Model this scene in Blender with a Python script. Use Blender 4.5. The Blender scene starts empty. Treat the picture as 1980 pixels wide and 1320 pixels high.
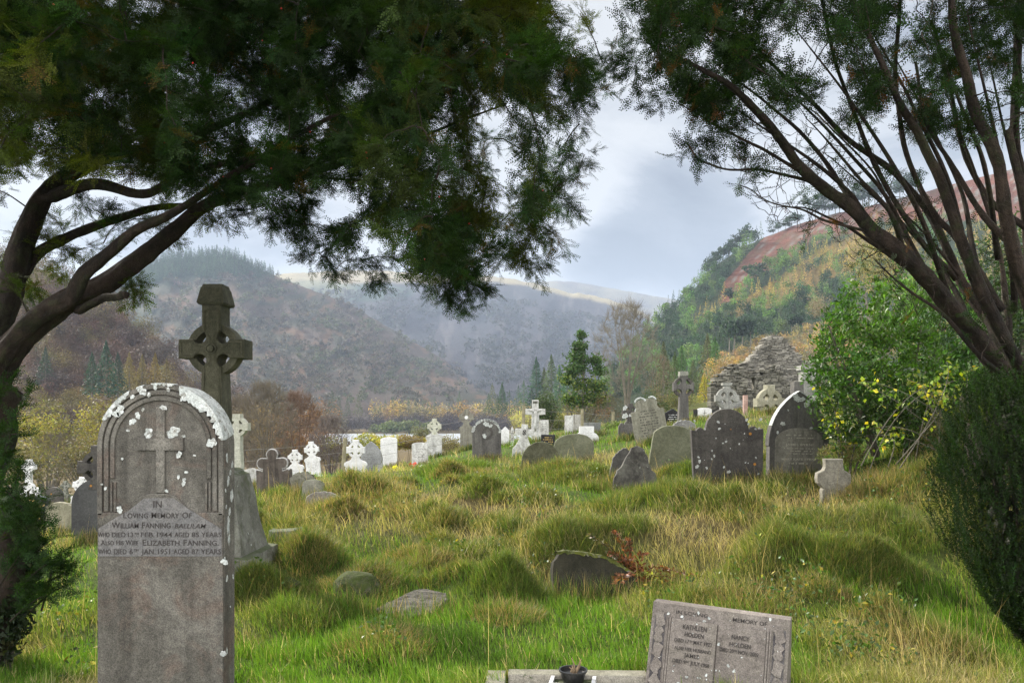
import bpy, bmesh, math, random
import numpy as np
from mathutils import Vector, Matrix
R = math.radians
rng = np.random.default_rng(7)
random.seed(7)
SC = bpy.context.scene
COL = SC.collection

# ---------------------------------------------------------------- camera
F, H0, CX, EYE = 1540.0, 800.0, 990.0, 1.55
cam_d = bpy.data.cameras.new("camera")
cam = bpy.data.objects.new("camera", cam_d); COL.objects.link(cam)
cam_d.sensor_width = 36; cam_d.lens = 36 * F / 1980; cam_d.shift_y = 140 / 1980
cam_d.clip_start = 0.05; cam_d.clip_end = 20000
cam.location = (0, 0, EYE); cam.rotation_euler = (R(90), 0, 0)
SC.camera = cam

# ---------------------------------------------------------------- render settings
SC.render.engine = 'CYCLES'
SC.view_settings.view_transform = 'Standard'; SC.view_settings.look = 'None'
SC.view_settings.exposure = 1.0; SC.view_settings.gamma = 1
SC.cycles.use_denoising = True; SC.cycles.denoiser = 'OPENIMAGEDENOISE'; SC.cycles.denoising_input_passes = 'RGB_ALBEDO_NORMAL'; SC.cycles.denoising_prefilter = 'NONE'
SC.cycles.max_bounces = 6; SC.cycles.diffuse_bounces = 3; SC.cycles.transmission_bounces = 3
SC.cycles.transparent_max_bounces = 4; SC.cycles.volume_bounces = 0
SC.cycles.caustics_reflective = False; SC.cycles.caustics_refractive = False
SC.cycles.sample_clamp_indirect = 4

# ---------------------------------------------------------------- sky and sun
SUN_EL, SUN_AZ = 34, -46          # azimuth measured from +Y (view direction) towards +X
world = bpy.data.worlds.new("World"); SC.world = world; world.use_nodes = True
def build_world():
    nt = world.node_tree; N = nt.nodes; L = nt.links; N.clear()
    def nd(t, **k):
        n = N.new(t)
        for a, b in k.items(): setattr(n, a, b)
        return n
    out = nd('ShaderNodeOutputWorld'); add = nd('ShaderNodeMixShader'); add.inputs[0].default_value = 0.93
    sky = nd('ShaderNodeTexSky', sky_type='NISHITA', sun_disc=False, sun_elevation=R(SUN_EL), sun_rotation=R(SUN_AZ))
    b1 = nd('ShaderNodeBackground'); b1.inputs[1].default_value = 0.08
    L.new(sky.outputs[0], b1.inputs[0])
    tc = nd('ShaderNodeTexCoord')
    mp = nd('ShaderNodeMapping'); mp.inputs['Scale'].default_value = (1, 1, 2.3); mp.inputs['Location'].default_value = (0.3, 0.2, 0.1)
    L.new(tc.outputs['Generated'], mp.inputs[0])
    n1 = nd('ShaderNodeTexNoise'); n1.inputs['Scale'].default_value = 3.4; n1.inputs['Detail'].default_value = 8; n1.inputs['Roughness'].default_value = 0.56
    n1.inputs['Distortion'].default_value = 0.3
    L.new(mp.outputs[0], n1.inputs[0])
    def blob(d, a0, a1):            # 1 inside a cone about direction d
        v = nd('ShaderNodeVectorMath', operation='DOT_PRODUCT'); v.inputs[1].default_value = Vector(d).normalized()
        L.new(tc.outputs['Generated'], v.inputs[0])
        m = nd('ShaderNodeMapRange', interpolation_type='SMOOTHSTEP')
        m.inputs['From Min'].default_value = math.cos(R(a1)); m.inputs['From Max'].default_value = math.cos(R(a0))
        L.new(v.outputs['Value'], m.inputs['Value']); return m.outputs[0]
    def math_(op, a, b, clamp=False):
        m = nd('ShaderNodeMath', operation=op, use_clamp=clamp)
        for i, s in enumerate((a, b)):
            if isinstance(s, (int, float)): m.inputs[i].default_value = s
            else: L.new(s, m.inputs[i])
        return m.outputs[0]
    dark = blob((0.20, 1, 0.20), 0.5, 8.5)
    dark2 = blob((0.12, 1, 0.16), 1, 6)
    lite = blob((0.10, 1, 0.44), 2, 22)
    lite2 = blob((0.17, 1, 0.125), 0.5, 3.5)
    f = math_('ADD', n1.outputs[0], math_('MULTIPLY', dark, -0.26))
    f = math_('ADD', f, math_('MULTIPLY', dark2, -0.06))
    f = math_('ADD', f, math_('MULTIPLY', lite, 0.13))
    f = math_('ADD', f, math_('MULTIPLY', lite2, 0.20))
    f = math_('ADD', math_('MULTIPLY', math_('SUBTRACT', f, 0.5), 1.35), 0.53)
    cr = nd('ShaderNodeValToRGB'); e = cr.color_ramp.elements
    e[0].position = 0.22; e[0].color = (0.17, 0.175, 0.20, 1)
    e[1].position = 0.66; e[1].color = (1.0, 0.98, 0.94, 1)
    k = e.new(0.42); k.color = (0.38, 0.385, 0.41, 1)
    k = e.new(0.53); k.color = (0.76, 0.75, 0.745, 1)
    L.new(f, cr.inputs[0])
    # the cloud deck is brightened behind the viewer, added fill light for stone faces
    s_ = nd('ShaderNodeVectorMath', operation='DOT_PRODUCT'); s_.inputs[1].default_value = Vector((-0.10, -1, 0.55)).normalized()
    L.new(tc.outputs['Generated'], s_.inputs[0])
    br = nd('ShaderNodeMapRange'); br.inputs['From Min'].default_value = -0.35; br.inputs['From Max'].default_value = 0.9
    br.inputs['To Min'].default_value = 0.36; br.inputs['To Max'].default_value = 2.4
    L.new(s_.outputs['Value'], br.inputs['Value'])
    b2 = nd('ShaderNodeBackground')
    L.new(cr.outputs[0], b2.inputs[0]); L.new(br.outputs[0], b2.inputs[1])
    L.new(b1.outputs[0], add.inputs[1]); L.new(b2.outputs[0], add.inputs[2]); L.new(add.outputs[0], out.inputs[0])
build_world()
world.cycles.sampling_method = 'MANUAL'; world.cycles.sample_map_resolution = 512
sun_d = bpy.data.lights.new("sun", 'SUN'); sun_d.energy = 5.0; sun_d.angle = R(3); sun_d.color = (1, 0.93, 0.82)
sun = bpy.data.objects.new("sun", sun_d); COL.objects.link(sun)
sd = Vector((math.sin(R(SUN_AZ)) * math.cos(R(SUN_EL)), math.cos(R(SUN_AZ)) * math.cos(R(SUN_EL)), math.sin(R(SUN_EL))))
sun.rotation_euler = sd.to_track_quat('Z', 'Y').to_euler()

# ---------------------------------------------------------------- helpers
def P(px, py, Y): return ((px - CX) / F * Y, Y, EYE - (py - H0) / F * Y)
def lerp(a, b, t): return a + (b - a) * t
def sstep(a, b, x):
    t = np.clip((x - a) / (b - a), 0, 1); return t * t * (3 - 2 * t)
def _h(i, j, s):
    n = (i.astype(np.int64) * 374761393 + j.astype(np.int64) * 668265263 + s * 1274126177) & 0x7fffffff
    n = ((n ^ (n >> 13)) * 1103515245) & 0x7fffffff
    return ((n ^ (n >> 16)) & 0xffff) / 65535.0
def vn(x, y, s=0):
    x = np.asarray(x, float); y = np.asarray(y, float)
    i = np.floor(x); j = np.floor(y); fx = x - i; fy = y - j
    fx = fx * fx * (3 - 2 * fx); fy = fy * fy * (3 - 2 * fy)
    a = _h(i, j, s); b = _h(i + 1, j, s); c = _h(i, j + 1, s); d = _h(i + 1, j + 1, s)
    return (a * (1 - fx) + b * fx) * (1 - fy) + (c * (1 - fx) + d * fx) * fy
def fbm(x, y, s=0, o=4):
    t = 0; a = 0.5
    for k in range(o):
        t = t + a * vn(x * 2 ** k + 17.3 * k, y * 2 ** k + 9.1 * k, s + k); a *= 0.5
    return t / (1 - 0.5 ** o)
def inpoly(x, y, poly):
    x = np.asarray(x, float); y = np.asarray(y, float); r = np.zeros(x.shape, bool); n = len(poly)
    for i in range(n):
        x1, y1 = poly[i]; x2, y2 = poly[(i + 1) % n]
        if y1 == y2: continue
        c = ((y1 > y) != (y2 > y)) & (x < (x2 - x1) * (y - y1) / (y2 - y1) + x1)
        r ^= c
    return r
def tag(o, label=None, cat=None, group=None, kind=None):
    if label: o['label'] = label
    if cat: o['category'] = cat
    if group: o['group'] = group
    if kind: o['kind'] = kind
    return o
def empty(name, loc, label, cat, group=None, rot=(0, 0, 0)):
    o = bpy.data.objects.new(name, None); COL.objects.link(o); o.location = loc; o.rotation_euler = rot
    o.empty_display_size = 0.1
    return tag(o, label, cat, group)
def link(name, me, mat=None, parent=None, loc=None, rot=None):
    o = bpy.data.objects.new(name, me); COL.objects.link(o)
    if mat is not None and not me.materials: me.materials.append(mat)
    if parent: o.parent = parent
    if loc is not None: o.location = loc
    if rot is not None: o.rotation_euler = rot
    return o
def npmesh(name, V, Fc, mat, col=None, parent=None, loc=None, smooth=False, rot=None):
    """V (n,3); Fc (m,k) equal-size faces or a list of such arrays; col (n,3) point colours."""
    V = np.asarray(V, np.float32)
    if not isinstance(Fc, list): Fc = [Fc]
    me = bpy.data.meshes.new(name)
    me.vertices.add(len(V)); me.vertices.foreach_set('co', V.ravel())
    idx = np.concatenate([f.ravel() for f in Fc]).astype(np.int32)
    tot = np.concatenate([np.full(len(f), f.shape[1]) for f in Fc]).astype(np.int32)
    st = np.concatenate([[0], np.cumsum(tot)[:-1]]).astype(np.int32)
    me.loops.add(len(idx)); me.loops.foreach_set('vertex_index', idx)
    me.polygons.add(len(tot)); me.polygons.foreach_set('loop_start', st); me.polygons.foreach_set('loop_total', tot)
    me.update(calc_edges=True)
    me.polygons.foreach_set('use_smooth', np.full(len(tot), smooth))
    if col is not None:
        c = np.ones((len(V), 4), np.float32); c[:, :3] = col
        a = me.attributes.new('Col', 'FLOAT_COLOR', 'POINT'); a.data.foreach_set('color', c.ravel())
    return link(name, me, mat, parent, loc, rot)

class MB:
    def __init__(s): s.v = []; s.f = []
    def add(s, v, f, M=None):
        b = len(s.v)
        s.v += [tuple(M @ Vector(p)) if M is not None else tuple(p) for p in v]
        s.f += [[i + b for i in q] for q in f]; return s
    def box(s, x0, x1, y0, y1, z0, z1, M=None):
        v = [(x, y, z) for z in (z0, z1) for y in (y0, y1) for x in (x0, x1)]
        return s.add(v, [(0, 2, 3, 1), (4, 5, 7, 6), (0, 1, 5, 4), (2, 6, 7, 3), (0, 4, 6, 2), (1, 3, 7, 5)], M)
    def prism(s, pts, y0, y1, bevel=0, M=None, taper=0):
        """outline in x,z extruded along y from y0 (front) to y1"""
        bm = bmesh.new()
        a = [bm.verts.new((x, y0, z)) for x, z in pts]
        b = [bm.verts.new((x, y1, z)) for x, z in pts]
        n = len(pts)
        f0 = bm.faces.new(a); f1 = bm.faces.new(b[::-1])
        for i in range(n): bm.faces.new((a[i], b[i], b[(i + 1) % n], a[(i + 1) % n]))
        bmesh.ops.recalc_face_normals(bm, faces=bm.faces)
        if bevel:
            es = [e for e in bm.edges if (e.verts[0] in a and e.verts[1] in a) or (e.verts[0] in b and e.verts[1] in b)]
            bmesh.ops.bevel(bm, geom=es, offset=bevel, segments=2, affect='EDGES', profile=0.5, clamp_overlap=True)
        bmesh.ops.triangulate(bm, faces=[f for f in bm.faces if len(f.verts) > 4])
        bm.verts.index_update()
        s.add([v.co.copy() for v in bm.verts], [[v.index for v in f.verts] for f in bm.faces], M); bm.free(); return s
    def tube(s, pts, rad, n=8, jit=0.0):
        pts = [Vector(p) for p in pts]; b = len(s.v); m = len(pts)
        up = Vector((0, 0, 1)); prev = None
        for i, p in enumerate(pts):
            d = (pts[min(i + 1, m - 1)] - pts[max(i - 1, 0)]).normalized()
            if prev is None:
                u = d.cross(up if abs(d.z) < 0.9 else Vector((1, 0, 0))).normalized()
            else:
                u = (prev - d * prev.dot(d)).normalized()
            prev = u; w = d.cross(u)
            r = rad[i] if hasattr(rad, '__len__') else rad
            for k in range(n):
                a = 2 * math.pi * k / n; q = r * (1 + jit * (.4 * (random.random() - 0.5) + .55 * math.sin(3 * a + i * .21) + .35 * math.sin(7 * a - i * .13 + 2)))
                s.v.append(tuple(p + (u * math.cos(a) + w * math.sin(a)) * q))
        for i in range(m - 1):
            for k in range(n):
                s.f.append([b + i * n + k, b + i * n + (k + 1) % n, b + (i + 1) * n + (k + 1) % n, b + (i + 1) * n + k])
        s.f.append([b + k for k in range(n)][::-1]); s.f.append([b + (m - 1) * n + k for k in range(n)]); return s
    def build(s, name, mat, parent=None, smooth=False, loc=None, rot=None):
        me = bpy.data.meshes.new(name); me.from_pydata(s.v, [], s.f); me.update()
        if smooth:
            me.polygons.foreach_set('use_smooth', [True] * len(me.polygons))
        return link(name, me, mat, parent, loc, rot)

# ---------------------------------------------------------------- materials
def _mat(name):
    m = bpy.data.materials.new(name); m.use_nodes = True; nt = m.node_tree; nt.nodes.clear()
    return m, nt.nodes, nt.links
class NB:
    def __init__(s, N, L): s.N = N; s.L = L
    def n(s, t, ins=None, **k):
        x = s.N.new(t)
        for a, b in k.items(): setattr(x, a, b)
        for a, b in (ins or {}).items():
            if hasattr(b, 'is_output'): s.L.new(b, x.inputs[a])
            else: x.inputs[a].default_value = b
        return x
    def noise(s, vec, sc, det=4, rough=0.55, dist=0): return s.n('ShaderNodeTexNoise', {'Vector': vec, 'Scale': sc, 'Detail': det, 'Roughness': rough, 'Distortion': dist}).outputs[0]
    def rng(s, v, a, b, c=0, d=1): return s.n('ShaderNodeMapRange', {'Value': v, 'From Min': a, 'From Max': b, 'To Min': c, 'To Max': d}).outputs[0]
    def mix(s, f, a, b, bt='MIX'):
        x = s.N.new('ShaderNodeMix'); x.data_type = 'RGBA'; x.blend_type = bt
        for k, v in ((0, f), (6, a), (7, b)):
            if hasattr(v, 'is_output'): s.L.new(v, x.inputs[k])
            else: x.inputs[k].default_value = (tuple(v) + (1,))[:4] if hasattr(v, '__len__') else v
        return x.outputs[2]
    def m(s, op, a, b=0.0, clamp=False):
        x = s.N.new('ShaderNodeMath'); x.operation = op; x.use_clamp = clamp
        for i, v in enumerate((a, b)):
            if hasattr(v, 'is_output'): s.L.new(v, x.inputs[i])
            else: x.inputs[i].default_value = v
        return x.outputs[0]
def finish(nb, m, col, rough=0.9, bump=None, bd=0.01, bs=0.6, spec=0.3, transl=0, tcol=None):
    out = nb.n('ShaderNodeOutputMaterial')
    p = nb.n('ShaderNodeBsdfPrincipled', {'Roughness': rough, 'Specular IOR Level': spec})
    if hasattr(col, 'is_output'): nb.L.new(col, p.inputs['Base Color'])
    else: p.inputs['Base Color'].default_value = tuple(col) + (1,)
    if bump is not None:
        b = nb.n('ShaderNodeBump', {'Height': bump, 'Distance': bd, 'Strength': bs}); nb.L.new(b.outputs[0], p.inputs['Normal'])
    sh = p.outputs[0]
    if transl:
        t = nb.n('ShaderNodeBsdfTranslucent')
        if tcol is None: tcol = col
        if hasattr(tcol, 'is_output'): nb.L.new(tcol, t.inputs[0])
        else: t.inputs[0].default_value = tuple(tcol) + (1,)
        x = nb.n('ShaderNodeMixShader', {0: transl}); nb.L.new(sh, x.inputs[1]); nb.L.new(t.outputs[0], x.inputs[2]); sh = x.outputs[0]
    nb.L.new(sh, out.inputs[0]); return m

def stone(name, c1, c2, lich=0.0, lcol=(0.72, 0.73, 0.72), lscale=9, moss=0.0, streak=0.0, speck=0.25, c3=None, rough=0.9, bump=0.008, sc=3.0, orange=0.0, isl=0.0):
    m, N, L = _mat(name); b = NB(N, L)
    tc = b.n('ShaderNodeTexCoord').outputs['Object']
    oi = b.n('ShaderNodeObjectInfo').outputs['Random']
    off = b.n('ShaderNodeVectorMath', {0: tc}, operation='ADD'); cx = b.n('ShaderNodeCombineXYZ', {'X': b.m('MULTIPLY', oi, 37.0), 'Y': b.m('MULTIPLY', oi, 11.0)})
    L.new(cx.outputs[0], off.inputs[1]); v = off.outputs[0]
    big = b.noise(v, sc, 5, 0.6, 0.4)
    col = b.mix(b.rng(big, 0.36, 0.64), c1, c2)
    if c3 is not None:
        col = b.mix(b.rng(b.noise(v, sc * 1.7, 6, 0.65, 1.0), 0.5, 0.66), col, c3)
    if streak:
        mp = b.n('ShaderNodeMapping', {'Vector': v, 'Scale': (14, 14, 1.1)})
        st = b.noise(mp.outputs[0], 1.0, 4, 0.6)
        col = b.mix(b.m('MULTIPLY', b.rng(st, 0.45, 0.7), streak), col, tuple(0.35 * x for x in c1))
    fine = b.noise(v, 160, 3, 0.7)
    col = b.mix(speck, col, b.mix(b.rng(fine, 0.35, 0.65), (0.02, 0.02, 0.02), (0.9, 0.9, 0.88)), 'OVERLAY')
    mid = b.noise(v, 28, 5, 0.65)
    col = b.mix(0.35, col, b.mix(b.rng(mid, 0.3, 0.7), (0.1, 0.1, 0.1), (0.85, 0.85, 0.83)), 'OVERLAY')
    if isl:
        ri = b.rng(b.n('ShaderNodeNewGeometry').outputs['Random Per Island'], 0, 1, 1 - isl, 1 + isl * .7); cc = b.n('ShaderNodeCombineXYZ', {'X': ri, 'Y': ri, 'Z': ri}); col = b.mix(1.0, col, cc.outputs[0], 'MULTIPLY')
    if moss:
        g = b.n('ShaderNodeNewGeometry'); sp = b.n('ShaderNodeSeparateXYZ', {0: g.outputs['Normal']})
        mm = b.m('ADD', b.m('MULTIPLY', sp.outputs[2], 0.35), b.noise(v, 7, 5, 0.7))
        col = b.mix(b.m('MULTIPLY', b.rng(mm, 0.62, 0.78), moss), col, (0.055, 0.075, 0.018))
    if orange:
        vo = b.n('ShaderNodeTexVoronoi', {'Vector': v, 'Scale': 4.5, 'Randomness': 1.0}); 
        col = b.mix(b.rng(vo.outputs['Distance'], 0.10, 0.07, 0, orange), col, (0.45, 0.2, 0.03))
    if lich:
        wv = b.n('ShaderNodeVectorMath', {0: v}, operation='ADD'); nn = b.n('ShaderNodeTexNoise', {'Vector': v, 'Scale': 30.0, 'Detail': 3.0})
        sc2 = b.n('ShaderNodeVectorMath', {0: nn.outputs['Color']}, operation='SCALE'); sc2.inputs['Scale'].default_value = 0.05; L.new(sc2.outputs[0], wv.inputs[1])
        vo = b.n('ShaderNodeTexVoronoi', {'Vector': wv.outputs[0], 'Scale': lscale, 'Randomness': 1.0})
        big2 = b.noise(v, 3.5, 3)
        thr = b.m('MULTIPLY', b.rng(big2, 0.4, 0.7), 0.30 * lich)
        d = b.m('SUBTRACT', thr, vo.outputs['Distance'])
        vo2 = b.n('ShaderNodeTexVoronoi', {'Vector': wv.outputs[0], 'Scale': lscale * 3.3, 'Randomness': 1.0})
        d2 = b.m('SUBTRACT', b.m('MULTIPLY', b.rng(big2, 0.3, 0.7), 0.22 * lich), vo2.outputs['Distance'])
        f = b.m('MAXIMUM', b.rng(d, 0.0, 0.02), b.rng(d2, 0.0, 0.03))
        col = b.mix(f, col, lcol)
    bh = b.m('ADD', b.m('MULTIPLY', fine, 0.35), mid)
    bh = b.m('ADD', bh, b.m('MULTIPLY', big, 0.8))
    return finish(b, m, col, rough, bh, bump, 0.7)
def plain(name, c, rough=0.8, spec=0.3, var=0.25, scale=20, metal=0):
    m, N, L = _mat(name); b = NB(N, L)
    tc = b.n('ShaderNodeTexCoord').outputs['Object']
    nz = b.noise(tc, scale, 4)
    col = b.mix(b.rng(nz, 0.3, 0.7), tuple(x * (1 - var) for x in c), tuple(min(1, x * (1 + var)) for x in c))
    return finish(b, m, col, rough, nz, 0.002, 0.4, spec)
def leafmat(name, transl=0.35, var=0.5, rough=0.6, spec=0.3, c=None, tgain=(1.3, 1.5, 0.7), hue=0.0):
    """colour from the mesh's own Col attribute, varied leaf by leaf"""
    m, N, L = _mat(name); b = NB(N, L)
    if c is None: col = b.n('ShaderNodeAttribute', attribute_name='Col').outputs['Color']
    else: col = b.n('ShaderNodeRGB').outputs[0]; col.default_value = tuple(c) + (1,)
    g = b.n('ShaderNodeNewGeometry')
    r = b.rng(g.outputs['Random Per Island'], 0, 1, 1 - var, 1 + var)
    cc = b.n('ShaderNodeCombineXYZ', {'X': r, 'Y': r, 'Z': r})
    col = b.mix(1.0, col, cc.outputs[0], 'MULTIPLY')
    tcol = b.mix(1.0, col, tgain, 'MULTIPLY')
    return finish(b, m, col, rough, None, spec=spec, transl=transl, tcol=tcol)
def colmat(name, scales=((1.0, 0.3), (6.0, 0.25)), rough=0.95, bump=0.5, coord='Object'):
    m, N, L = _mat(name); b = NB(N, L)
    col = b.n('ShaderNodeAttribute', attribute_name='Col').outputs['Color']
    tc = b.n('ShaderNodeTexCoord').outputs[coord]; h = None
    for sc, am in scales:
        nz = b.noise(tc, sc, 5, 0.65)
        v = b.rng(nz, 0.3, 0.7, 1 - am, 1 + am); cc = b.n('ShaderNodeCombineXYZ', {'X': v, 'Y': v, 'Z': v})
        col = b.mix(1.0, col, cc.outputs[0], 'MULTIPLY')
        h = nz if h is None else b.m('ADD', h, nz)
    return finish(b, m, col, rough, h, bump, 0.8, 0.1)

# ================================================================ GROUND
CT = [(480,1135,7.5),(1150,1155,6.9),(790,1185,6.4),(565,1060,9),(625,1000,11),(530,958,14.5),(590,955,12.5),(688,945,20),(720,925,24),
 (752,908,30),(812,900,28),(840,887,31),(902,872,30),(942,898,19),(1042,912,14),(1115,900,16),(1010,888,22),(1035,860,25),(1132,860,24),
 (1107,840,30),(1215,852,20),(1260,855,18),(1297,915,13),(1225,955,11.5),(1407,955,10.5),(1540,940,10.9),(1610,985,9),(1320,830,22),
 (1460,800,32),(1365,815,24),(1700,900,10),(1950,1290,5.2),(1900,880,9),(60,1015,17),(175,1045,11),(115,1035,13),(105,985,19),(468,950,17),
 (900,930,13),(750,990,11),(800,1060,9),(1000,1000,9.5),(1100,950,11),(1300,1020,8.5),(1500,1050,7.8),(1700,1000,8),(1750,1150,6.5),
 (1400,1120,6.8),(900,1200,5.9),(1650,1250,5.3),(60,1150,7.5),(600,925,17),(400,970,17)]
cpts = np.array([P(*c) for c in CT] + [(-6,0,0),(0,0,0),(6,0,0.2),(-3,-4,0),(3,-4,0),(-5,4,-.05),(4.5,3,.1),(-1.8,4.1,0),(1.2,4.3,0),(0,3.2,0),
 (2.5,3.5,.05),(-.5,4.6,0),(-12,8,-.6),(14,12,1.8),(16,30,3),(-14,36,-2.6),(2,38,0.7),(-4,38,-1.0)])
def _tps():
    X = cpts[:, :2]; n = len(X)
    d = np.linalg.norm(X[:, None] - X[None], axis=2)
    K = np.where(d > 0, d * d * np.log(d + 1e-9), 0) + np.eye(n) * 0.15
    A = np.zeros((n + 3, n + 3)); A[:n, :n] = K; A[:n, n] = 1; A[:n, n + 1:] = X; A[n, :n] = 1; A[n + 1:, :n] = X.T
    return np.linalg.solve(A, np.concatenate([cpts[:, 2], [0, 0, 0]]))
_w = _tps()
# hummocks: (px, py, dist, radius, height)
HUM = [(600,1085,8.0,.42,.20),(690,1140,6.9,.34,.20),(900,1090,8.3,.4,.12),(1040,985,10,.32,.16),(965,1020,9.3,.34,.13),(820,1110,7.8,.3,.12),
 (1330,1010,9.2,.5,.14),(1590,1060,7.8,.45,.10),(1450,1010,8.8,.5,.12),(1700,960,8.9,.6,.15),(1480,975,9.8,.4,.10),(1240,1000,9.6,.4,.05),
 (560,1040,9.6,.5,.1),(720,950,12,.6,.12),(880,905,14.5,.7,.12),(1080,930,12.6,.6,.12),(1180,1010,9.3,.35,.1),(740,1270,5.1,.32,.10),
 (950,1170,6.7,.3,.10),(1100,1090,8,.35,.1),(1330,1160,6.3,.22,.05),(800,1000,10.5,.5,.14),(930,990,10.6,.3,.12),(1750,1050,7.5,.4,.1),
 (1650,1130,6.6,.35,.08),(1800,1250,5.3,.3,.08),(480,1180,6.9,.3,.12),(1500,1100,7.2,.35,.10),(860,1150,7.1,.25,.14),(640,1010,10.4,.4,.1)]
_hr = random.Random(5)
HUM += [(_hr.uniform(460, 1850), 0, _hr.uniform(5.6, 13.5), _hr.uniform(.15, .36), _hr.uniform(.06, .17)) for _ in range(110)]
HUM = [q_ for q_ in HUM if q_[1] or not (1530 < q_[0] < 1690 and 7 < q_[2] < 9.6) and not (1020 < q_[0] < 1330 and q_[2] < 7.9) and not (700 < q_[0] < 880 and q_[2] < 6.9)]
def g0(x, y):
    x = np.asarray(x, float); y = np.asarray(y, float)
    xc = np.clip(x, -14, 16); yc = np.clip(y, -4, 38)
    z = _w[-3] + _w[-2] * xc + _w[-1] * yc
    for i in range(len(cpts)):
        d2 = (xc - cpts[i, 0]) ** 2 + (yc - cpts[i, 1]) ** 2
        z = z + _w[i] * 0.5 * d2 * np.log(d2 + 1e-12)
    far = lerp(-8.0, 2.2, sstep(0.06, 0.22, x / np.maximum(y, 1)))
    far = np.where(y > 150, lerp(far, -8.0, sstep(150, 300, y)), far)
    far = far - 2.2 * sstep(252, 272, y) * (1 - sstep(394, 402, y)) * sstep(-260, -225, x) * (1 - sstep(30, 60, x))
    far = far + 0.5 * (fbm(x / 25, y / 25, 3) - .5) * sstep(60, 120, y) * (1 - sstep(240, 262, y))
    r = np.maximum(y, np.abs(x) * 1.6)
    k = sstep(36, 95, r) 
    return z * (1 - k) + far * k
def G(x, y):
    z = g0(x, y)
    near = 1 - sstep(25, 45, np.asarray(y, float))
    z = z + near * ((fbm(np.asarray(x) / 0.8, np.asarray(y) / 0.8, 11, 3) - .5) * 0.24 + (fbm(np.asarray(x) / 2.6, np.asarray(y) / 2.6, 5, 2) - .5) * 0.18) * sstep(3.5, 7, np.asarray(y, float))
    lump = fbm(np.asarray(x) / .26, np.asarray(y) / .26, 77, 3)
    for px, py, Y, r, h in HUM:
        hx = (px - CX) / F * Y
        z = z + h * np.exp(-((x - hx) ** 2 + (y - Y) ** 2) / (r * r)) * (.55 + .95 * lump)
    return z
def gz(x, y): return float(G(np.array([x]), np.array([y]))[0])
def gp(px, Y, dz=0.0):
    x = (px - CX) / F * Y; return (x, Y, gz(x, Y) + dz)
def grow_dry(x, y):
    """0 lush green turf .. 1 dry straw grass (where the meadow itself is dry)"""
    px = CX + F * x / np.maximum(y, .5); py = H0 + F * (EYE - g0(x, y)) / np.maximum(y, .5)
    d = fbm(x / 1.1 + 3, y / 1.6, 21, 4)
    b = 0.22 + 0 * px
    def ell(cx, cy, rx, ry, v):
        nonlocal b
        w = np.exp(-(((px - cx) / rx) ** 2 + ((py - cy) / ry) ** 2)); b = b + w * v
    ell(1380, 1010, 330, 48, .55); ell(1640, 990, 150, 60, .5); ell(820, 950, 260, 35, .30); ell(950, 1020, 200, 40, .3); ell(1160, 930, 120, 30, .4)
    ell(560, 1000, 120, 40, .3); ell(700, 1240, 420, 50, -.55); ell(1000, 1260, 250, 60, -.45); ell(1600, 1240, 260, 60, -.22); ell(1740, 1010, 60, 26, -.7)
    ell(620, 915, 60, 22, -1.2); ell(1180, 850, 60, 16, -1); ell(790, 930, 70, 10, -.7); ell(1000, 870, 90, 14, -.9); ell(170, 1240, 60, 40, -.5); ell(620, 1080, 90, 30, .3)
    ell(740, 1270, 70, 30, .75); ell(960, 1110, 160, 50, .3); ell(1280, 1070, 90, 40, .2)
    return np.clip((d - .5) * 2.6 + b, 0, 1)
def make_ground():
    ys = np.concatenate([np.arange(-6, 16, .12), 16 * 1.028 ** np.arange(0, 205)])
    us = np.linspace(-1.15, 1.15, 330)
    yy, uu = np.meshgrid(ys, us, indexing='ij'); xx = uu * (np.abs(yy) + 6)
    zz = G(xx, yy)
    d = grow_dry(xx, yy)[..., None]
    c = np.array([.05, .075, .015]) * (1 - d) + np.array([.085, .07, .03]) * d
    far = sstep(40, 90, yy)[..., None]
    c = c * (1 - far) + np.array([.10, .075, .035]) * far
    V = np.stack([xx, yy, zz], -1).reshape(-1, 3); n, m = xx.shape
    i = (np.arange(n - 1)[:, None] * m + np.arange(m - 1)[None]).ravel()
    Fq = np.stack([i, i + 1, i + m + 1, i + m], 1)
    o = npmesh('ground', V, Fq, colmat('soil_and_turf', ((3.0, .35), (25.0, .35)), bump=.04), c.reshape(-1, 3), smooth=True)
    tag(o, kind='structure')
make_ground()
def make_lake():
    pts = [(-230, 300), (-60, 262), (10, 250), (45, 285), (60, 350), (20, 405), (-60, 402), (-110, 396), (-240, 400)]
    mb = MB(); mb.add([(x, y, -8.35) for x, y in pts], [list(range(len(pts)))])
    m, N, L = _mat('lake_water'); b = NB(N, L)
    tc = b.n('ShaderNodeTexCoord').outputs['Object']; mp = b.n('ShaderNodeMapping', {'Vector': tc, 'Scale': (.25, .8, 1)})
    nz = b.noise(mp.outputs[0], 1.0, 4)
    finish(b, m, (.30, .33, .36), .45, nz, 1.5, 1.0, 1.0)  # pale base colour stands in for sky glitter on the ripples
    o = mb.build('water', m); tag(o, kind='structure')
    # the lake bed lies under the ground sheet, so the water stands on its own shore bank
make_lake()

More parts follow.
